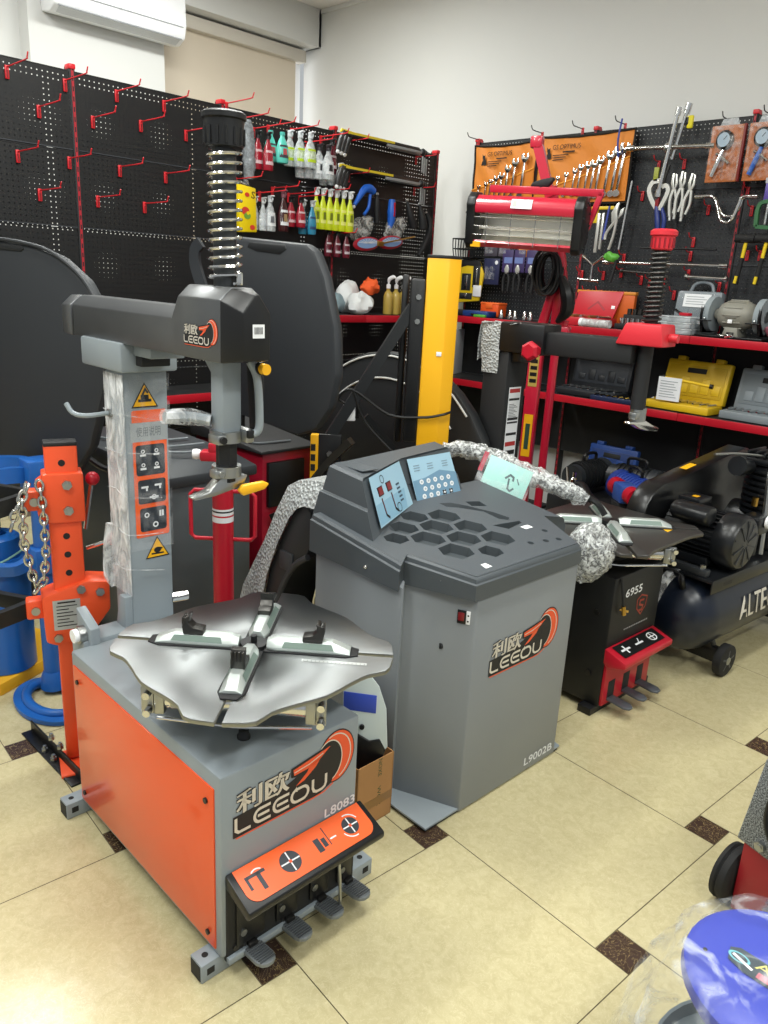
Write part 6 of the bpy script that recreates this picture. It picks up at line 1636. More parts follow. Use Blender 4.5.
for i, n in enumerate(('left', 'middle', 'right')):
    y = 3.905+.075*i
    t = thing('oil_bottle', 'amber bottle with a white curved nozzle, %s one of three on the red shelf' % n, 'bottle', (-3.80, y, 1.379), 0, 'amber bottles on the shelf')
    m = MB(); m.lathe([(0, 0), (.03, 0), (.032, .01), (.032, .12), (.024, .145), (.013, .155), (.013, .175)], mat('amber_oil', 'b59a48', .25, coat=.3), n=18); m.build('body', t)
    m = MB(); m.lathe([(.015, .17), (.015, .195), (.006, .20), (.006, .215)], WHITE, n=14); m.tube([(0, 0, .21), (.005, .0, .23), (.03, .01, .245), (.05, .015, .24)], [.008, .013, .013, .006], WHITE, smooth=3); m.build('nozzle', t)

# ------------------------------------------------------------------ goods on the back-wall rack.  board face at y = 4.8, goods hang at y = 4.68..4.76, facing -y
YB8 = 4.80
def BM(x, y, z, tilt=0.):
    """plane facing the room: x to the right, z up"""
    return Matrix.Translation((x, y, z)) @ Matrix.Rotation(R_(90), 4, 'X') @ Matrix.Rotation(tilt, 4, 'Z')
# small red and grey hooks seen against the charcoal boards
gh = make_hook('grey wire hook above the left wrench pouch corner', (-3.83, YB8-.002, 2.60), R_(-90), .13, True, 'grey wire hooks along the top of the back rack')
for x, z, n in ((-3.29, 2.60, 'behind the tip of the red boom'), (-2.98, 2.60, 'above the lettering of the right wrench pouch'), (-2.68, 2.60, 'beside the right pouch corner'), (-2.02, 2.56, 'holding the first gauge card'), (-1.80, 2.57, 'holding the second gauge card')):
    dup(gh, (x, YB8-.002, z), R_(-90), 'grey wire hook on the back rack '+n, 'grey wire hooks along the top of the back rack')
rh = None
RH = [(-2.42, 2.37, 'left, under the cross wrench'), (-2.26, 2.37, 'right, under the cross wrench'), (-2.50, 2.20, 'beside the locking clamp'), (-2.07, 2.11, 'left, under the bent rods'), (-1.82, 2.10, 'right, under the bent rods'), (-1.86, 2.20, 'beside the second red upright'),
      (-2.13, 1.93, 'just above the thin black rod'), (-2.135, 1.85, 'just below the thin black rod'), (-2.13, 1.745, 'between the two chrome bars'), (-2.28, 1.70, 'left of the grey organiser'), (-1.93, 1.68, 'right above the organiser'),
      (-2.57, 1.83, 'beside the thin grey rod, upper'), (-2.575, 1.74, 'beside the thin grey rod, lower'), (-2.43, 1.70, 'below the dark rods, left'), (-2.37, 1.69, 'below the dark rods, right'), (-2.86, 1.72, 'left of the three-way wrench'), (-2.70, 1.72, 'right of the three-way wrench'),
      (-2.80, 1.60, 'above the red case, left'), (-2.70, 1.60, 'above the red case, right'), (-1.80, 1.86, 'under the first hammer head, left'), (-1.73, 1.86, 'between the two hammers'), (-1.66, 1.86, 'under the second hammer head'), (-2.20, 1.62, 'behind the organiser handle')]
for x, z, n in RH:
    lab = 'small red hook on the back rack ' + n
    if rh is None:
        rh = make_hook(lab, (x, YB8-.002, z), R_(-90), .075, False, 'red hooks on the back rack')
    else: dup(rh, (x, YB8-.002, z), R_(-90), lab, 'red hooks on the back rack')

# orange wrench pouches
POU = mat('pouch_orange', 'dd8420', .6, vary=(7, .06), sheen=.3)
POD = mat('pouch_black', '17130f', .7)
def pouch(label, x0, x1, zt, zb, hook_tx, band):
    t = thing('wrench_pouch', label, 'wrench pouch', (x0, 4.755, zb), 0, 'orange wrench pouches')
    w, h = x1-x0, zt-zb
    def cloth(u, v): return V((u*w, .012*math.sin(u*9+v*5)*(1-abs(2*v-1))*.6 + .006*math.sin(u*23+v*11), v*h - .014*math.sin(PI*u)*(v) ))
    m = MB(); n1, n2 = 24, 14
    vs = [cloth(i/n1, j/n2) for i in range(n1+1) for j in range(n2+1)]
    m.add(vs, [[i*(n2+1)+j, i*(n2+1)+j+1, (i+1)*(n2+1)+j+1, (i+1)*(n2+1)+j] for i in range(n1) for j in range(n2)], POU); c = m.build('cloth', t)
    m = MB()
    P = [cloth(i/12, 1) for i in range(13)] + [cloth(1, 1-j/8) for j in range(1, 9)] + [cloth(1-i/12, 0) for i in range(1, 13)] + [cloth(0, j/8) for j in range(1, 8)]
    m.tube([p + V((0, -.003, 0)) for p in P], .008, POD, n=6, closed=True); m.build('binding', t)
    m = MB(); (a0, b0), (a1, b1) = band
    n = 14; vs = []
    for i in range(n+1):
        u = a0+(a1-a0)*i/n; v = b0+(b1-b0)*i/n
        vs += [cloth(u, v) + V((0, -.018, 0)), cloth(u, .02) + V((0, -.015, 0))]
    m.add(vs, [[2*i, 2*i+2, 2*i+3, 2*i+1] for i in range(n)], mat('pouch_pocket', 'd07a1a', .6, vary=(7, .06)))
    m.tube([cloth(a0+(a1-a0)*i/n, b0+(b1-b0)*i/n) + V((0, -.019, 0)) for i in range(n+1)], .005, mat('pouch_edge', 'f0a23a', .6), n=6)
    m.build('pocket', t)
    m = MB(); M = Matrix.Translation((hook_tx*w, -.014, h*.80)) @ Matrix.Rotation(R_(90), 4, 'X')
    m.text('GS OPTIMUS', .030, POD, M @ Matrix.Translation((.05, .0, 0)) @ Matrix.Shear('XZ', 4, (.2, 0)) if False else M @ Matrix.Translation((.05, .0, 0)), 0, .21)
    m.box((.13, -.022, 0), (.22, -.014, .001), POD, 0, M); 
    for k in range(3): m.box((.055, -.038-.014*k, 0), (.055+.12-.02*k, -.033-.014*k, .001), POD, 0, M)
    m.flat([(0, -.055), (.045, -.055), (.042, -.03), (.03, -.01), (.032, .012), (.018, .004), (.006, .018), (.008, -.008), (.014, -.02), (.004, -.04)], POD, M, .0006)
    m.build('print', t)
    return t
pouch('left orange wrench roll hanging on the back rack, half hidden by the red lamp', -3.82, -3.285, 2.556, 2.165, .13, ((.0, .24), (1., .55)))
pouch('right orange wrench roll hanging on the back rack, right of the red boom', -3.28, -2.585, 2.570, 2.145, .10, ((.0, .17), (1., .62)))
def wrench(x, zt, L, s, label, group, proto=None):
    if proto is not None:
        return dup(proto, (x, 4.728, zt), None, label, group, (s, s, L/.20), (0, R_(5), 0))
    t = thing('wrench', label, 'wrench', (x, 4.728, zt), 0, group)
    m = MB(); m.box((-.006, -.003, -.2), (.006, .003, -.02), CHROME, .002)
    t.scale = (s, s, L/.20); m.build('shank', t)
    m = MB()
    jaw_ = [(-.008, -.03), (-.020, -.012), (-.022, .008), (-.014, .02), (-.008, .018), (-.009, .002), (0, -.006), (.009, .002), (.008, .018), (.014, .02), (.022, .008), (.020, -.012), (.008, -.03)]
    m.prism(jaw_, -.004, .004, CHROME, 'y', .001); m.build('open_jaw', t)
    m = MB(); T = Matrix.Translation((0, 0, -.205)); m.lathe([(.009, -.004), (.016, -.004), (.016, .004), (.009, .004), (.009, -.004)], CHROME, n=16, ax='y', M=T); m.build('ring_end', t)
    t.rotation_euler = (0, R_(5), 0)
    return t
w0 = None
NUM = ['first and smallest', 'second', 'third', 'fourth', 'fifth', 'sixth', 'seventh', 'eighth', 'ninth', 'tenth and largest']
for i, (x, z) in enumerate([(-3.088, 2.308), (-3.025, 2.327), (-2.962, 2.347), (-2.92, 2.367), (-2.867, 2.378), (-2.823, 2.383), (-2.782, 2.403), (-2.717, 2.427), (-2.665, 2.445), (-2.625, 2.464)]):
    lab = 'chrome wrench, %s from the left in the right orange roll' % NUM[i]; k = i/9
    r = wrench(x, z, .11+.15*k, .72+.85*k, lab, 'wrenches in the right roll', w0)
    w0 = w0 or r
for i, (x, z) in enumerate([(-3.748, 2.28), (-3.683, 2.297), (-3.641, 2.312), (-3.595, 2.331), (-3.550, 2.346), (-3.499, 2.39), (-3.441, 2.427), (-3.363, 2.453)]):
    lab = 'chrome wrench, %s from the left in the left orange roll' % NUM[i].replace(' and smallest', ''); k = i/7
    wrench(x, z, .10+.14*k, .72+.75*k, lab, 'wrenches in the left roll', w0)
# tall spare spanner and blue cord beside it
m = MB(); m.tube([(-2.655, 4.70, 2.62), (-2.66, 4.69, 2.50), (-2.655, 4.71, 2.40)], .006, mat('cord_blue', '3c4a9c', .5), smooth=3); tag(m.build('blue_strap'), 'blue strap hanging over the top corner of the right wrench roll', 'strap')
# cross wrench
t = thing('cross_wrench', 'chrome four-way cross wrench standing above the top of the back rack', 'cross wrench', (-2.325, 4.685, 2.432), 0)
m = MB(); m.tube([(-.23, 0, .012), (.245, 0, -.008)], .0125, CHROME, n=12); m.build('cross_bar', t)
m = MB(); m.tube([(.036, -.01, .18), (-.02, .0, -.24)], .0125, CHROME, n=12); m.build('long_bar', t)
for p, d in (((.036, -.01, .18), (.004, 0, .03)), ((-.02, 0, -.24), (-.002, 0, -.03)), ((-.23, 0, .012), (-.035, 0, .001)), ((.245, 0, -.008), (.035, 0, -.001))):
    m = MB(); m.cyl(V(p)-V(d)*.4, V(p)+V(d), .018, CHROME, n=14); m.build('socket', t)
m = MB(); m.sph((0, 0, 0), (.03, .02, .03), CHROME, 14); m.build('hub', t)
t = thing('lug_wrench', 'chrome bar wrench with a yellow tag leaning right of the cross wrench top', 'wrench', (-2.285, 4.71, 2.49), 0)
m = MB(); m.tube([(.035, 0, .14), (-.02, 0, -.12)], .012, CHROME, n=12); m.build('bar', t)
m = MB(); m.cyl((.03, 0, .12), (.042, -.0, .175), .020, CHROME, n=14); m.build('socket', t)
m = MB(); m.box((.045, -.01, .04), (.08, .01, .11), mat('tag_yellow', 'e6d61c', .5), .008); m.box((.04, -.012, .06), (.055, .012, .10), BLACKP, .004); m.build('tag', t)
t = thing('ratchet', 'dark ratchet handle with a small yellow label below the cross wrench', 'ratchet', (-2.345, 4.70, 2.19), 0)
m = MB(); m.tube([(.035, 0, .15), (-.01, 0, -.04)], [.011, .014], DSTEEL, n=10); m.build('handle', t)
m = MB(); m.box((-.05, -.01, .06), (-.02, .004, .14), mat('label_olive', '9aa03a', .5), .003); m.build('label', t)
# gauge cards
def gauge(x, label, blue):
    t = thing('pressure_gauge_card', label, 'gauge', (x, 4.675, 2.375), 0, 'carded tyre gauges'); t.scale = (.9, 1, .98)
    m = MB(); m.box((-.105, 0, -.15), (.105, .014, .15), mat('card_copper', 'b56a3a', .5), .003); m.box((.095, -.012, -.15), (.108, .014, .15), mat('card_red', '7a2420', .5), .002); c = m.build('card', t)
    m = MB(); m.lathe([(0, -.03), (.042, -.03), (.052, -.022), (.052, .0)], BLACKP, (-.01, 0, .07), 26, ax='y'); m.build('gauge_body', t)
    m = MB(); m.ell((0, 0), .038, .038, mat('dial_white', '9fb2c2', .3), BM(-.01, -.0315, .07)); m.stroke([(0, 0), (.018, .02)], .004, INK, BM(-.01, -.0315, .07), .0006); m.build('dial', t)
    G = mat('gauge_blue', '2c5fb4', .35) if blue else CHROME
    m = MB(); m.tube([(-.01, -.012, .02), (-.03, -.015, -.04), (-.06, -.015, -.12)], [.012, .016, .014], G, n=10, smooth=3)
    m.tube([(-.05, -.015, .0), (-.01, -.015, -.02), (.04, -.015, -.055)], .009, CHROME, n=8, smooth=3); m.build('inflator', t)
    m = MB(); m.box((-.104, -.034, -.148), (.096, -.0, .148), film('blister', lo=.0, hi=.28, scale=14), .02); m.build('blister', t)
    m = MB(); m.prism([(-.06, .148), (.06, .148), (.045, .185), (-.045, .185)], .004, .008, film('header', 'cfd3d6', lo=.4, hi=.8, scale=20), 'y'); m.build('header', t)
gauge(-1.975, 'carded tyre gauge with a chrome inflator, first from the left on the back rack', False)
gauge(-1.768, 'carded tyre gauge with a blue inflator at the right picture edge', True)
# locking clamp and pliers
t = thing('locking_clamp', 'large white locking clamp with dark blue handles below the cross wrench', 'clamp', (-2.35, 4.70, 2.17), 0)
NK = mat('nickel', 'e4e4de', .28, .6)
m = MB(); m.tube([(.01, 0, -.08), (-.03, 0, -.03), (-.06, 0, .03), (-.045, 0, .075), (.0, 0, .085)], .013, NK, smooth=4, sq=(.02, .026)); m.tube([(.02, 0, -.08), (.05, 0, -.01), (.06, 0, .03), (.045, 0, .055), (.02, 0, .05)], .013, NK, smooth=4, sq=(.02, .024)); m.build('jaws', t)
m = MB(); m.tube([(.0, 0, -.06), (.02, -.004, -.14), (.035, -.004, -.24)], [.014, .018, .013], mat('grip_blue', '24347a', .4), n=10, smooth=3); m.tube([(.03, 0, -.06), (.06, 0, -.14), (.055, 0, -.24)], [.01, .014, .011], mat('grip_blue', '24347a', .4), n=10, smooth=3); m.build('handles', t)
m = MB(); m.box((-.01, -.012, -.08), (.012, .012, .05), mat('trigger_red', '8a1c24', .4), .004); m.build('trigger', t)
pl0 = None
for i, (x, z, tl) in enumerate(((-2.255, 2.17, -4), (-2.205, 2.175, 2), (-2.148, 2.16, 6))):
    lab = 'chrome locking pliers, %s of three hanging below the cross wrench' % ('left', 'middle', 'right')[i]
    if pl0 is None:
        t = thing('locking_pliers', lab, 'pliers', (x, 4.70, z), 0, 'chrome locking pliers')
        m = MB(); m.prism([(-.006, .02), (-.02, .07), (-.012, .12), (.0, .125), (-.002, .07), (.008, .02)], -.008, .008, NK, 'y', .003); m.prism([(.006, .02), (.022, .06), (.016, .115), (.006, .12), (.008, .07), (-.0, .02)], -.007, .007, NK, 'y', .003); m.build('jaws', t)
        m = MB(); m.tube([(-.002, 0, .03), (-.018, 0, -.03), (-.012, 0, -.115)], .01, NK, smooth=3, sq=(.018, .014)); m.tube([(.01, 0, .03), (.02, 0, -.04), (.008, 0, -.10)], .01, NK, smooth=3, sq=(.014, .012)); m.cyl((-.012, 0, -.115), (-.012, 0, -.14), .008, NK, n=10); m.build('handles', t)
        t.rotation_euler = (0, R_(tl), 0); pl0 = t
    else: dup(pl0, (x, 4.69-.01*i, z), None, lab, 'chrome locking pliers', None, (0, R_(tl), 0))
# bent chrome rods
for i, (dz, n) in enumerate(((0, 'inner'), (-.03, 'outer'))):
    m = MB(); x0, x1 = -2.10+.0*i, -1.765
    m.tube([(x0, 4.70-.022*i, 2.155), (x0+.09, 4.70-.022*i, 2.153), (x0+.125, 4.70-.022*i, 2.10), (x0+.16, 4.70-.022*i, 2.055+dz), (x0+.215, 4.70-.022*i, 2.05+dz), (x0+.245, 4.70-.022*i, 2.10), (x1-.075, 4.70-.022*i, 2.145), (x1, 4.70-.022*i, 2.148)], .009, CHROME, n=10, smooth=5)
    for a, b in ((x0-.012, x0+.035), (x1-.04, x1+.008)): m.cyl((a, 4.70-.022*i, 2.1545 if a < -2 else 2.1475), (b, 4.70-.022*i, 2.1545 if a < -2 else 2.1475), .0115, CHROME, n=12)
    tag(m.build('brace_handle'), '%s of two U-bent chrome speed handles on the back rack' % n, 'speed handle', 'bent speed handles')
# clamp at the right edge
t = thing('spring_clamp', 'green clamp with a purple handle cut by the right picture edge', 'clamp', (-1.695, 4.68, 2.08), 0)
m = MB(); m.tube([(-.045, 0, -.09), (-.05, 0, .0), (-.03, 0, .035), (.03, 0, .035), (.05, 0, -.0), (.045, 0, -.09), (-.045, 0, -.09)], .01, mat('clamp_green', '2a6238', .45), smooth=3, sq=(.022, .02)); m.build('frame', t)
m = MB(); m.box((-.03, -.01, .03), (.035, .01, .14), mat('handle_purple', '5a4a9c', .4), .008); m.box((-.032, -.012, .13), (.037, .012, .16), mat('tape_grey', 'b9bcc4', .5), .004); m.build('handle', t)
m = MB(); m.cyl((0, 0, -.08), (0, 0, .03), .008, ZINC, n=10); m.build('screw', t)
# hammers
hm = None
for i, (x, n) in enumerate(((-1.79, 'left'), (-1.68, 'right'))):
    lab = 'hammer with a black head and yellow ringed handle, %s of two' % n
    if hm is None:
        t = thing('hammer', lab, 'hammer', (x, 4.70, 1.915), 0, 'black and yellow hammers')
        m = MB(); m.cyl((-.055, 0, .016), (.05, 0, .012), .024, RUBBER, n=16); m.box((-.02, -.018, -.008), (.02, .018, .03), RUBBER, .004); m.build('head', t)
        m = MB(); m.tube([(.005, 0, .0), (-.002, 0, -.09)], .010, mat('hammer_yellow', 'e8c81c', .4), n=10); m.tube([(-.002, 0, -.09), (-.018, 0, -.235)], [.012, .016], RUBBER, n=10); m.tube([(-.0125, -.012, -.19), (-.016, -.014, -.23)], .009, mat('hammer_yellow', 'e8c81c', .4), n=8); m.build('handle', t); hm = t
    else: dup(hm, (x, 4.70, 1.915), 0, lab)
# straight bars on hooks
def bar(name, label, cat, p0, p1, r, mm, ends=None):
    m = MB(); m.cyl(p0, p1, r, mm, n=12)
    if ends: m.cyl(p0, V(p0).lerp(V(p1), .06), r*1.7, ends, n=12); m.cyl(V(p1).lerp(V(p0), .06), p1, r*1.7, ends, n=12)
    return tag(m.build(name), label, cat)
bar('extension_bar', 'long chrome bar lying on hooks across the back rack, behind the red spring cap', 'bar', (-2.66, 4.70, 1.785), (-1.865, 4.70, 1.778), .009, CHROME, CHROME)
bar('extension_bar', 'short chrome extension bar above the grey organiser', 'bar', (-2.10, 4.69, 1.713), (-1.85, 4.69, 1.706), .010, CHROME, CHROME)
bar('pry_bar', 'thin black bar on the back rack right of the red spring cap', 'bar', (-2.42, 4.70, 1.874), (-1.945, 4.70, 1.868), .006, BLACKP)
bar('pry_bar', 'dark steel bar left of the black mast spring, below the chrome bar', 'bar', (-2.53, 4.70, 1.735), (-2.29, 4.70, 1.722), .007, DSTEEL, DSTEEL)
bar('socket_bar', 'small chrome bar below the three-way wrench', 'bar', (-2.82, 4.69, 1.673), (-2.67, 4.69, 1.667), .008, CHROME, CHROME)
bar('flexible_rod', 'long thin grey rod slanting down right of the wrench rolls', 'rod', (-2.524, 4.68, 2.26), (-2.555, 4.68, 1.86), .006, mat('rod_grey', 'aeb0b2', .4, .5))
bar('rod_handle', 'dark lower grip hanging under the slanting grey rod', 'grip', (-2.558, 4.68, 1.80), (-2.585, 4.68, 1.66), .010, BLACKM)
# snips, clamp, y wrench
t = thing('tin_snips', 'chrome snips with a green tipped card, below the right wrench roll', 'snips', (-2.61, 4.69, 2.02), 0)
m = MB(); m.prism([(-.02, .0), (-.03, .06), (.0, .11), (.02, .12), (.01, .06), (.02, .01)], -.008, .008, NK, 'y', .003); m.prism([(.02, .02), (.05, .05), (.055, .09), (.03, .07)], -.007, .007, NK, 'y', .003); m.build('jaws', t)
m = MB(); m.tube([(.0, 0, .01), (-.05, 0, -.06), (-.055, 0, -.10)], .009, NK, smooth=3); m.tube([(.01, 0, .01), (.0, 0, -.08), (-.02, 0, -.16)], .009, NK, smooth=3); m.build('handles', t)
crumple('small_tool', 'bright green small tool hanging under the chrome snips', 'tool', (-2.60, 4.68, 1.785), (.055, .02, .03), mat('lime_green', '5aa83a', .5), 21)
t = thing('adjustable_clamp', 'yellow bar clamp head beside the right end of the red lamp', 'clamp', (-2.72, 4.70, 2.08), 0)
m = MB(); m.box((-.07, -.01, .02), (.09, .01, .04), mat('clamp_yellow', 'e2c22a', .4), .004); m.box((-.05, -.01, -.06), (-.02, .01, .03), mat('clamp_yellow', 'e2c22a', .4), .004); m.build('head', t)
m = MB(); m.box((-.02, -.008, -.24), (.0, .008, .0), NK, .003); m.box((.012, -.008, -.22), (.028, .008, .0), NK, .003); m.build('bars', t)
t = thing('long_tool', 'long blue shank tool hanging left of the chrome snips', 'tool', (-2.67, 4.69, 2.0), 0)
m = MB(); m.tube([(.01, 0, .12), (-.01, 0, -.08)], .007, mat('cord_blue', '3c4a9c', .5)); m.build('shank', t)
t = thing('three_way_wrench', 'chrome three-way socket wrench on the back rack above the red case', 'wrench', (-2.732, 4.69, 1.765), 0)
for a in (35, 145, 268):
    m = MB(); d = V((math.cos(R_(a)), 0, math.sin(R_(a)))); m.cyl((0, 0, 0), d*.085, .008, CHROME, n=10); m.cyl(d*.07, d*.095, .012, CHROME, n=12); m.build('arm', t)
# low left corner goods
t = thing('wire_basket', 'small black wire basket at the left end of the back rack', 'basket', (-3.76, 4.68, 1.85), 0)
m = MB()
for k in range(9): m.tube([(-.11+.027*k, -.05, .07), (-.09+.022*k, -.05, -.06), (-.09+.022*k, .06, -.06)], .004, BLACKP, smooth=2)
for z, k in ((.07, 1.), (.0, .9), (-.06, .82)): m.tube([(-.11*k, -.05, z), (.11*k, -.05, z), (.11*k, .07, z), (-.11*k, .07, z)], .0045, BLACKP, closed=True)
m.build('cage', t)
t = thing('tool_set_card', 'yellow blister card of wrenches and sockets beside the yellow post', 'tool set', (-3.74, 4.66, 1.62), R_(6))
m = MB(); m.prism([(-.15, -.16), (.12, -.13), (.145, .06), (.10, .15), (-.02, .165), (-.13, .12)], 0, .02, mat('card_yellow', 'e9c51c', .45), 'y', .008); m.prism([(-.13, .12), (-.02, .165), (.10, .15), (.12, .11), (0, .115), (-.12, .085)], -.003, .012, BLACKM, 'y', .002); m.build('card', t)
for x, z, w, h in ((-.09, .03, .035, .09), (-.0, .0, .04, .08), (.085, .04, .03, .10), (-.01, -.10, .07, .03)):
    m = MB(); m.box((x-w, -.004, z-h*.75), (x+w, .002, z+h*.75), mat('blister_dark', '2a2c30', .35), .006); m.box((x-w*.35, -.010, z-h*.6), (x+w*.35, -.003, z+h*.6), CHROME, .003); m.build('tool_pocket', t)
m = MB(); m.box((.07, -.012, -.10), (.14, -.004, -.02), WHITE, .006); m.build('price_tag', t)
def plier_card(x, label):
    t = thing('carded_pliers', label, 'pliers', (x, 4.69, 1.70), 0, 'pliers on purple cards')
    m = MB(); m.box((-.05, 0, .0), (.05, .004, .15), mat('card_purple', '3c2f5c', .5), .001); m.box((-.035, -.001, .06), (.035, .0, .10), mat('card_blue_print', '6a7ab0', .5)); m.build('card', t)
    m = MB(); m.prism([(-.012, -.01), (-.02, .02), (-.006, .05), (.006, .05), (.02, .02), (.012, -.01)], -.012, -.002, NK, 'y', .002); m.build('jaws', t)
    m = MB(); m.tube([(-.006, -.006, 0), (-.024, -.006, -.05), (-.02, -.006, -.13)], [.007, .010, .009], BLACKM, smooth=3); m.tube([(.006, -.006, 0), (.024, -.006, -.05), (.02, -.006, -.13)], [.007, .010, .009], BLACKM, smooth=3); m.build('handles', t)
    return t
pc = plier_card(-3.40, 'black handled pliers on a purple card, left of three below the lamp')
for x, n in ((-3.31, 'middle'), (-3.20, 'right')): dup(pc, (x, 4.69, 1.70), 0, 'black handled pliers on a purple card, %s of three below the lamp' % n)
for x, z, w, h, c, n in ((-3.57, 1.85, .06, .045, '4a4650', 'small dark blister pack with pink print, left below the lamp'), (-3.45, 1.85, .05, .045, '5c5560', 'small grey blister pack second from the left below the lamp'), (-3.285, 1.845, .045, .04, 'd98a1c', 'small amber square pack under the lamp'),
                         (-3.55, 1.70, .07, .09, '2c3050', 'navy carded tool with a white dot beside the yellow tool set')):
    t = thing('blister_pack', n, 'pack', (x, 4.70, z), 0)
    m = MB(); m.box((-w, 0, -h), (w, .012, h), mat('pack_'+c, c, .4), .003); m.build('card', t)
    m = MB(); m.box((-w*.7, -.012, -h*.6), (w*.5, .002, h*.4), film('blister', lo=.0, hi=.28, scale=14), .004); m.ell((w*.6, h*.7), .014, .014, PAPER, BM(0, -.0005, 0)); m.build('blister', t)

# ------------------------------------------------------------------ shelf goods, upper red shelf (top at z = 1.385)
ZS = 1.3885
def open_case(name, label, loc, w, d, h, col, lid_h, inner, rz=0., lean=12, latch=True):
    """tray lying on the shelf with its lid standing at the back"""
    t = thing(name, label, 'tool case', loc, rz)
    C = mat('case_'+col, col, .45); I = mat('case_in_'+inner, inner, .5)
    m = MB(); m.box((-w/2, -d/2, 0), (w/2, d/2, h), C, .008); m.build('tray', t)
    m = MB(); m.box((-w/2+.012, -d/2+.012, h-.002), (w/2-.012, d/2-.012, h+.002), I, .002)
    random.seed(int(w*1000))
    for k in range(9): x = -w/2+.03+(w-.06)*k/8; m.cyl((x, -d*.3+.01*(k % 3), h+.008), (x+.01, d*.2, h+.008), .007, CHROME, n=8)
    m.build('tool_insert', t)
    L = R_(lean); T = Matrix.Translation((0, d/2-.01, h)) @ Matrix.Rotation(-L, 4, 'X')
    m = MB(); m.box((-w/2, -.005, 0), (w/2, .045, lid_h), C, .010, T); ld = m.build('lid', t)
    m = MB(); m.box((-w/2+.02, -.009, .03), (w/2-.02, -.003, lid_h-.03), I, .004, T)
    for k in range(5):
        x = -w/2+.05+k*(w-.1)/4.5
        m.box((x, -.014, .05), (x+.05, -.006, lid_h*.45+.03*(k % 2)), C, .004, T)
    m.build('lid_moulding', ld)
    if latch:
        for x in (-w*.3, w*.3):
            m = MB(); m.box((x-.025, -.004, lid_h-.004), (x+.025, .04, lid_h+.022), C, .004, T); m.build('latch', ld)
        m = MB(); m.box((-.06, -.012, lid_h-.075), (.06, -.006, lid_h-.045), BLACKM, .004, T); m.build('handle_slot', ld)
    return t
t = thing('tool_case', 'flat red metal case with its lid open on the upper back shelf', 'tool case', (-2.66, 4.60, ZS), 0)
m = MB(); m.box((-.16, -.16, 0), (.16, .08, .05), mat('case_red', 'c02430', .4), .004); m.build('tray', t)
m = MB(); T = Matrix.Translation((0, .075, .05)) @ Matrix.Rotation(R_(-14), 4, 'X'); m.prism([(-.17, 0), (.13, 0), (.165, .175), (-.16, .165)], -.004, .010, mat('case_red', 'c02430', .4), 'y', .003, T); ld = m.build('lid', t)
m = MB(); m.box((.105, -.008, .06), (.13, -.004, .08), WHITE, .001, T); m.stroke([(-.06, .05), (0, .10), (.06, .05)], .012, mat('case_red_dark', '9a1c28', .45), T @ Matrix.Translation((0, -.0045, 0)) @ Matrix.Rotation(R_(90), 4, 'X')); m.build('lid_sticker', ld)
for k in range(5):
    m = MB(); m.cyl((-.12+.06*k, -.10, .055), (-.10+.06*k, .02, .055), .012, mat('brass_dim', '9a7a4a', .4, .7) if k % 2 else CHROME, n=10); m.build('fitting', t)
t = thing('tool_case', 'orange case lid standing behind the red case on the upper back shelf', 'tool case', (-2.62, 4.735, ZS), 0)
m = MB(); m.box((-.21, -.015, 0), (.20, .02, .215), mat('case_orange', 'd2601c', .45), .004); m.box((-.215, -.02, .20), (.205, .02, .22), mat('case_orange_lip', 'd98a30', .45), .004); m.build('lid', t)
t = thing('socket_rack', 'black rack of chrome sockets in two rows behind the red arm cover', 'socket rack', (-2.30, 4.60, ZS), 0)
m = MB(); m.box((-.13, -.08, 0), (.13, .08, .03), BLACKM, .004); m.box((-.13, .02, 0), (.13, .08, .085), BLACKM, .004); m.build('stand', t)
for r, (y, z) in enumerate(((-.035, .03), (.05, .085))):
    for k in range(7):
        m = MB(); m.lathe([(.012, 0), (.0145, .002), (.0145, .035), (.009, .035), (.009, .02), (0, .02)], CHROME if r == 0 else DSTEEL, (-.105+.035*k, y, z), 12); m.build('socket', t)
m = MB(); m.cyl((-2.60, 4.412, ZS+.025), (-2.40, 4.412, ZS+.025), .024, film('tube_clear', 'dfe3e4', lo=.4, hi=.9, scale=25), n=18); m.cyl((-2.605, 4.412, ZS+.025), (-2.585, 4.412, ZS+.025), .026, WHITE, n=18); tag(m.build('clear_tube'), 'clear plastic tube lying in front of the red case', 'tube')
t = thing('parts_organizer', 'grey carry organiser with a white label and curved handle on the back shelf', 'organizer', (-1.99, 4.67, ZS), R_(0))
OG = mat('organizer_grey', '7a8288', .4)
T = Matrix.Rotation(R_(-8), 4, 'X')
m = MB(); m.box((-.135, -.03, 0), (.135, .035, .245), OG, .015, T); b = m.build('case', t)
m = MB(); m.box((-.12, -.034, .015), (.12, -.028, .23), film('lid_clear', '9aa4aa', lo=.25, hi=.5, scale=6), .004, T); m.build('clear_lid', b)
m = MB(); m.box((-.085, -.0365, .15), (.075, -.0345, .225), PAPER, 0, T)
for k in range(4): m.box((-.07, -.0372, .165+k*.014), (.055-.02*(k % 2), -.036, .169+k*.014), mat('print_faint', '9aa0a4', .6), 0, T)
m.build('label', b)
m = MB(); m.tube([(-.07, 0, .24), (-.05, 0, .285), (.0, 0, .30), (.05, 0, .285), (.07, 0, .24)], .010, OG, smooth=4, M=T); m.build('handle', t)
for x in (-.05, .03):
    m = MB(); m.box((x, -.03, .02), (x+.006, -.027, .14), mat('divider', '5c646a', .5), 0, T); m.build('divider', b)
m = MB(); m.sph((.05, -.034, .07), (.03, .008, .025), WHITE, 12, T); m.build('parts_bag', b)
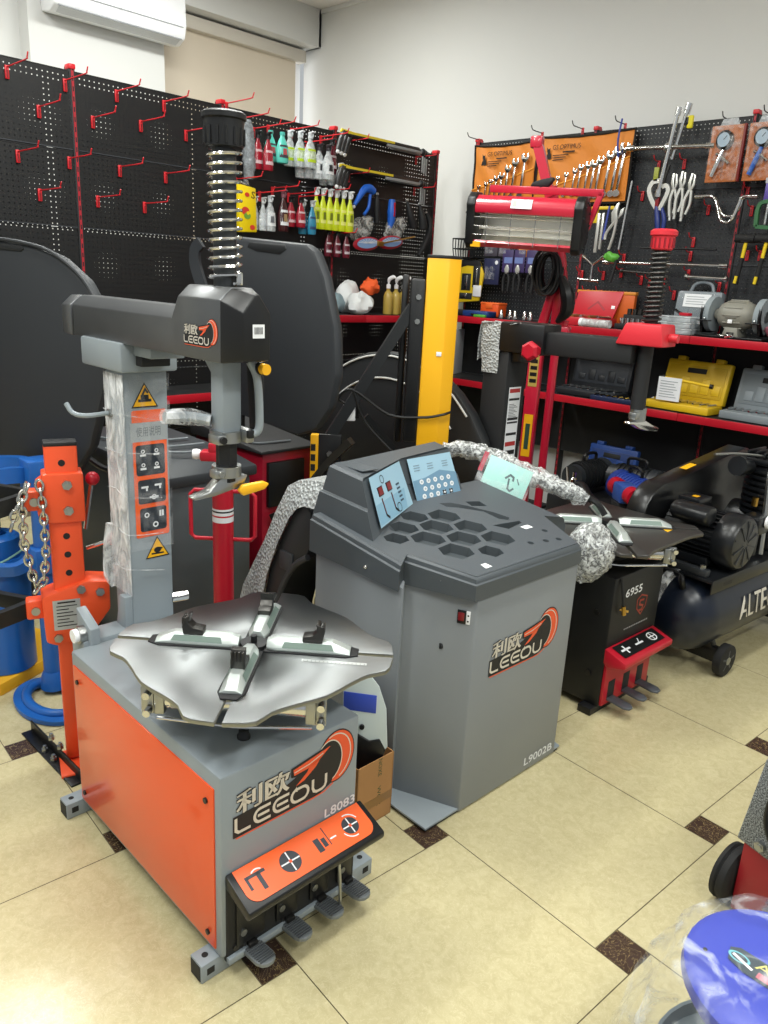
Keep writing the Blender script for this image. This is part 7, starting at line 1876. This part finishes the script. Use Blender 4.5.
for k in range(3):
    t = thing('clear_box', 'shallow clear plastic box, %s of the stack left of the bench grinder' % ('bottom one', 'middle one', 'top one')[k], 'box', (-2.03+.012*k, 4.50, ZS+.034*k), R_(3-4*k), 'clear boxes in a stack')
    m = MB(); m.box((-.125+.01*k, -.08, 0), (.125-.01*k, .08, .026), film('box_clear', 'd9e0e4', lo=.35, hi=.75, scale=8), .006); m.build('tray', t)
    m = MB(); m.box((-.128+.01*k, -.083, .026), (.128-.01*k, .083, .033), film('box_lid', 'e6ecee', lo=.5, hi=.9, scale=9), .003); m.build('lid', t)
t = thing('crimping_pliers', 'red and black pliers lying on the stack of clear boxes', 'pliers', (-1.98, 4.47, ZS+.104), R_(-20))
m = MB(); m.tube([(.0, 0, .008), (-.05, .01, .02), (-.09, .03, .03)], .008, BLACKP, smooth=3); m.tube([(.0, 0, .008), (-.05, .03, .012), (-.08, .05, .014)], .008, BLACKP, smooth=3); m.build('handles', t)
m = MB(); m.box((-.02, -.015, 0), (.05, .02, .018), RED, .005); m.build('head', t)
# bench grinder
t = thing('bench_grinder', 'grey bench grinder with two stone wheels on the upper back shelf', 'bench grinder', (-1.70, 4.54, ZS), R_(-4))
GC = mat('grinder_grey', '8b897f', .45)
m = MB(); m.lathe([(0, -.12), (.03, -.12), (.035, -.105), (.062, -.085), (.078, -.05), (.08, 0), (.078, .05), (.062, .085), (.035, .105), (.03, .12), (0, .12)], GC, (0, 0, .125), 28, ax='x'); 
for k in range(12):
    a = 2*PI*k/12; m.box((-.05, .075, -.004), (.05, .084, .004), GC, .002, Matrix.Translation((0, 0, .125)) @ Matrix.Rotation(a, 4, 'X'))
mo = m.build('motor', t)
m = MB(); m.box((-.03, -.0825, .11), (.03, -.0815, .125), mat('print_grey2', '6c6a62', .5)); m.box((-.012, -.087, .082), (.012, -.078, .102), WHITE, .001); m.build('nameplate', mo)
m = MB(); m.prism([(-.05, 0), (.05, 0), (.035, .06), (-.035, .06)], -.06, .06, GC, 'y', .006); m.box((-.02, -.0625, .012), (.022, -.058, .034), INK, .002); m.build('pedestal', t)
m = MB(); m.box((-.19, -.09, 0), (.19, .09, .012), BLACKP, .003); m.build('base', t)
for s in (-1, 1):
    m = MB(); m.cyl((s*.125, 0, .125), (s*.158, 0, .125), .095, mat('grind_stone', '8e979c', .8), n=36); m.cyl((s*.158, 0, .125), (s*.165, 0, .125), .03, ZINC, n=18); m.build('stone_wheel', t)
    m = MB(); m.prism([(.10*math.cos(R_(a)), .125+.10*math.sin(R_(a))) for a in range(-200, 21, 20)] + [(.085, .02), (-.07, .02)], s*.155, s*.168, BLACKP, 'x', .003); m.build('wheel_guard', t)
    m = MB(); m.box((s*.10, -.12, .085), (s*.175, -.09, .092), BLACKP, .002); m.sph((s*.14, -.10, .10), .008, ZINC, 8); m.build('tool_rest', t)
crumple('wrapped_part', 'pinkish wrapped part at the right end of the upper back shelf', 'part', (-1.45, 4.50, ZS), (.07, .05, .05), mat('part_pink', 'b5697a', .45), 31)
crumple('loose_bits', 'small chrome bits heaped in front of the bench grinder', 'bits', (-1.70, 4.43, ZS), (.05, .02, .010), CHROME, 41, .5)
# left part of the upper back shelf
t = thing('fitting_box', 'small orange plastic box at the left of the upper back shelf', 'box', (-3.44, 4.62, ZS), 0)
m = MB(); m.box((-.08, -.05, 0), (.08, .05, .09), mat('box_orange', 'e8571c', .45), .008); m.build('body', t)
m = MB(); m.box((-.083, -.053, .085), (.083, .053, .10), mat('box_orange_lid', 'f06a28', .45), .006); m.box((-.03, -.056, .06), (.03, -.05, .092), mat('box_orange_lid', 'f06a28', .45), .003); m.build('lid', t)
t = thing('folded_case', 'flat black case beside the yellow post on the upper back shelf', 'case', (-3.68, 4.55, ZS), 0)
m = MB(); m.box((-.12, -.10, 0), (.10, .10, .035), BLACKM, .008); m.build('body', t)
m = MB(); m.box((-.03, -.115, .01), (.03, -.10, .022), BLACKP, .003); m.build('handle', t)
t = thing('folded_case', 'flat blue case between the black case and the chrome bits', 'case', (-3.45, 4.49, ZS), R_(5))
m = MB(); m.box((-.11, -.07, 0), (.10, .05, .04), mat('case_blue', '1c3c7a', .4), .008); m.build('body', t)
m = MB(); m.box((-.03, -.085, .01), (.03, -.07, .022), BLACKP, .003); m.build('handle', t)
m = MB(); m.box((-3.80, 4.41, ZS), (-3.64, 4.445, ZS+.012), mat('strip_yellow', 'd8c81c', .5), .002); tag(m.build('price_strip'), 'yellow strip on the shelf edge beside the yellow post', 'strip')
m = MB(); m.box((-3.45, 4.405, ZS), (-3.35, 4.43, ZS+.018), mat('lime_green', '6cc23a', .45), .004); tag(m.build('marker_pen'), 'bright green pen on the edge of the upper back shelf', 'pen')
for k, (x, y) in enumerate(((-3.28, 4.50), (-3.22, 4.52), (-3.16, 4.49), (-3.10, 4.52), (-3.04, 4.5))):
    m = MB(); m.lathe([(.0, 0), (.018, 0), (.02, .01), (.012, .03), (.012, .05), (.006, .06), (0, .06)], CHROME, n=12); o = m.build('socket_bit', loc=(x, y, ZS)); tag(o, 'chrome bit standing on the shelf behind the bubble wrap', 'bit', 'chrome bits by the column')
# white panel leaning under the left part
m = MB(); m.box((-.012, -.12, 0), (.0, .12, .32), mat('panel_white', 'c9cbcc', .5), .02); o = m.build('white_panel', loc=(-3.62, 4.48, .97)); o.rotation_euler = (0, 0, R_(20)); tag(o, 'white plastic panel standing on the lower shelf beside the yellow post', 'panel')

# ------------------------------------------------------------------ lower red shelf (top at z = .945)
ZL = .949
open_case('tool_case', 'black tool case with open padded lid on the lower back shelf', (-2.55, 4.56, ZL), .42, .20, .04, '1d2024', .20, '2c3036', 0, 10, False)
open_case('tool_case', 'yellow tool case with its lid standing open on the lower back shelf', (-1.93, 4.55, ZL), .40, .18, .045, 'd9b31c', .245, 'c9a418', R_(-4), 12)
open_case('tool_case', 'grey tool case with its lid standing open beside the yellow one', (-1.49, 4.55, ZL), .38, .18, .045, '7f878c', .235, '757d82', R_(-4), 12)
t = thing('drill_kit', 'low dark blue tool tray in front of the black case', 'tool tray', (-2.30, 4.43, ZL), 0)
m = MB(); m.box((-.17, -.024, 0), (.17, .024, .03), mat('tray_navy', '1b2748', .45), .006); m.build('tray', t)
for k in range(8):
    m = MB(); m.cyl((-.14+.04*k, -.018, .034), (-.135+.04*k, .02, .034), .008, CHROME, n=8); m.build('bit', t)
m = MB(); m.box((-2.06, 4.455, ZL+.055), (-1.92, 4.462, ZL+.19), PAPER); 
for k in range(7): m.box((-2.045, 4.4535, ZL+.075+k*.015), (-1.94-.01*(k % 3), 4.4555, ZL+.079+k*.015), mat('print_faint', '9aa0a4', .6))
tag(m.build('instruction_sheet'), 'white printed sheet propped in the open yellow tool case', 'paper')
bar('drill_shaft', 'yellow rod with a black grip lying across the yellow case lid', 'rod', (-2.06, 4.50, ZL+.185), (-1.76, 4.52, ZL+.16), .008, mat('rod_yellow', 'e8c01c', .4), BLACKP)

# ------------------------------------------------------------------ on the floor and base under the back rack
open_case('tool_case', 'blue plastic tool case with two pale latches under the back rack', (-2.36, 4.52, .40), .34, .14, .04, '1d3f80', .20, '1a356c', R_(0), 8)
m = MB(); m.box((-2.56, 4.42, .095), (-2.16, 4.62, .397), BLACKM, .01); tag(m.build('carton'), 'black crate under the blue tool case', 'crate')
def power_unit(label, loc, rz, body, drum):
    t = thing('electric_motor', label, 'motor', loc, rz)
    m = MB(); m.cyl((-.12, 0, .10), (.10, 0, .10), .085, mat(*body), n=28)
    for k in range(7): m.cyl((-.10+.03*k, 0, .10), (-.088+.03*k, 0, .10), .091, mat(*body), n=28)
    m.build('motor', t)
    for x0, x1, r in ((.10, .15, .09), (-.16, -.12, .075)):
        m = MB(); m.cyl((x0, 0, .10), (x1, 0, .10), r, mat(*drum), n=28); m.build('end_bell', t)
    m = MB(); m.box((-.10, -.07, 0), (.10, .07, .03), BLACKP, .005); m.build('foot', t)
    m = MB(); m.tube([(-.06, 0, .19), (-.05, 0, .23), (.05, 0, .23), (.06, 0, .19)], .010, BLACKP, smooth=3); m.build('handle', t)
    return t
m = MB(); m.box((-2.42, 3.95, 0), (-1.76, 4.395, .42), mat('crate_dark', '141517', .6), .01); tag(m.build('crate'), 'dark crate that carries the blue and red power units behind the black changer', 'crate')
power_unit('blue finned motor unit lying behind the black tyre changer', (-1.93, 4.07, .424), R_(150), ('motor_blue', '2a48a0', .35), ('bell_blue', '223c8c', .35))
power_unit('black drum motor standing left of the blue motor', (-2.30, 4.20, .424), R_(84), ('motor_black', '1c1e20', .4), ('bell_dark', '2c3034', .4))
power_unit('black motor with a ring handle behind the blue motor', (-2.04, 4.30, .424), R_(0), ('motor_black', '1c1e20', .4), ('bell_dark', '2c3034', .4))
t = thing('spray_machine', 'small blue pump with two red end caps behind the black disc', 'pump', (-1.86, 3.82, .52), R_(-40))
m = MB(); m.box((-.06, -.05, 0), (.07, .05, .10), mat('pump_blue', '2f4f98', .4), .015); m.build('body', t)
for x in (-.10, .11):
    m = MB(); m.cyl((x-.035, 0, .055), (x+.035, 0, .055), .048, RED, n=24); m.build('end_cap', t)
m = MB(); m.box((-.05, -.05, -.52), (.05, .05, .0), BLACKM, .006); m.build('stand', t)
t = thing('tangled_fittings', 'dark air tools with chrome fittings left of the blue motor', 'air tool', (-2.06, 3.72, .43), R_(-30))
m = MB(); m.tube([(-.16, 0, .10), (-.05, .02, .13), (.06, .0, .10), (.16, .02, .08)], [.012, .03, .034, .02], BLACKP, n=12, smooth=4); m.build('body', t)
m = MB(); m.tube([(-.28, .05, .18), (-.16, .0, .11)], .008, CHROME); m.build('spindle', t)
m = MB(); m.box((.0, -.03, .0), (.05, .03, .10), RED, .01); m.build('grip', t)
m = MB(); m.lathe([(.0, 0), (.02, 0), (.02, .03), (.01, .04), (.01, .07), (0, .07)], CHROME, (-.10, .0, .13), 12); m.build('coupler', t)
m = MB(); m.box((-.06, -.05, -.43), (.06, .05, .02), BLACKM, .006); m.build('stand', t)

# ------------------------------------------------------------------ camera, light
cam = bpy.data.cameras.new('camera'); co = bpy.data.objects.new('camera', cam); COL.objects.link(co)
co.matrix_world = Matrix(((0.711474,-0.236537,0.661706,0),(0.700861,0.170542,-0.692611,0),(0.050979,0.956539,0.287115,1.6),(0,0,0,1)))
cam.sensor_fit = 'HORIZONTAL'; cam.sensor_width = 36; cam.lens = 771.866/768*36; cam.clip_end = 60; cam.clip_start = .02
bpy.context.scene.camera = co
wd = bpy.data.worlds.new('daylight'); bpy.context.scene.world = wd; wd.use_nodes = True
wn = wd.node_tree; bg = wn.nodes['Background']
bg.inputs[0].default_value = (.92, .97, 1, 1); bg.inputs[1].default_value = WORLD
def area(name, loc, size, power, col=(.98, 1, .96), rot=(0, 0, 0)):
    l = bpy.data.lights.new(name, 'AREA'); l.shape = 'RECTANGLE'; l.size, l.size_y = size; l.energy = power; l.color = col
    o = bpy.data.objects.new(name, l); COL.objects.link(o); o.location = loc; o.rotation_euler = rot
    return o
for k, (x, y) in enumerate(LAMPS):
    area('tube_and_fill_light', (x, y, 3.7), (.3, 1.2), LPOW)
sc = bpy.context.scene
sc.view_settings.view_transform = 'Standard'; sc.view_settings.look = 'None'
sc.view_settings.gamma = 1; sc.view_settings.exposure = EXPO; sc.view_settings.use_curve_mapping = False
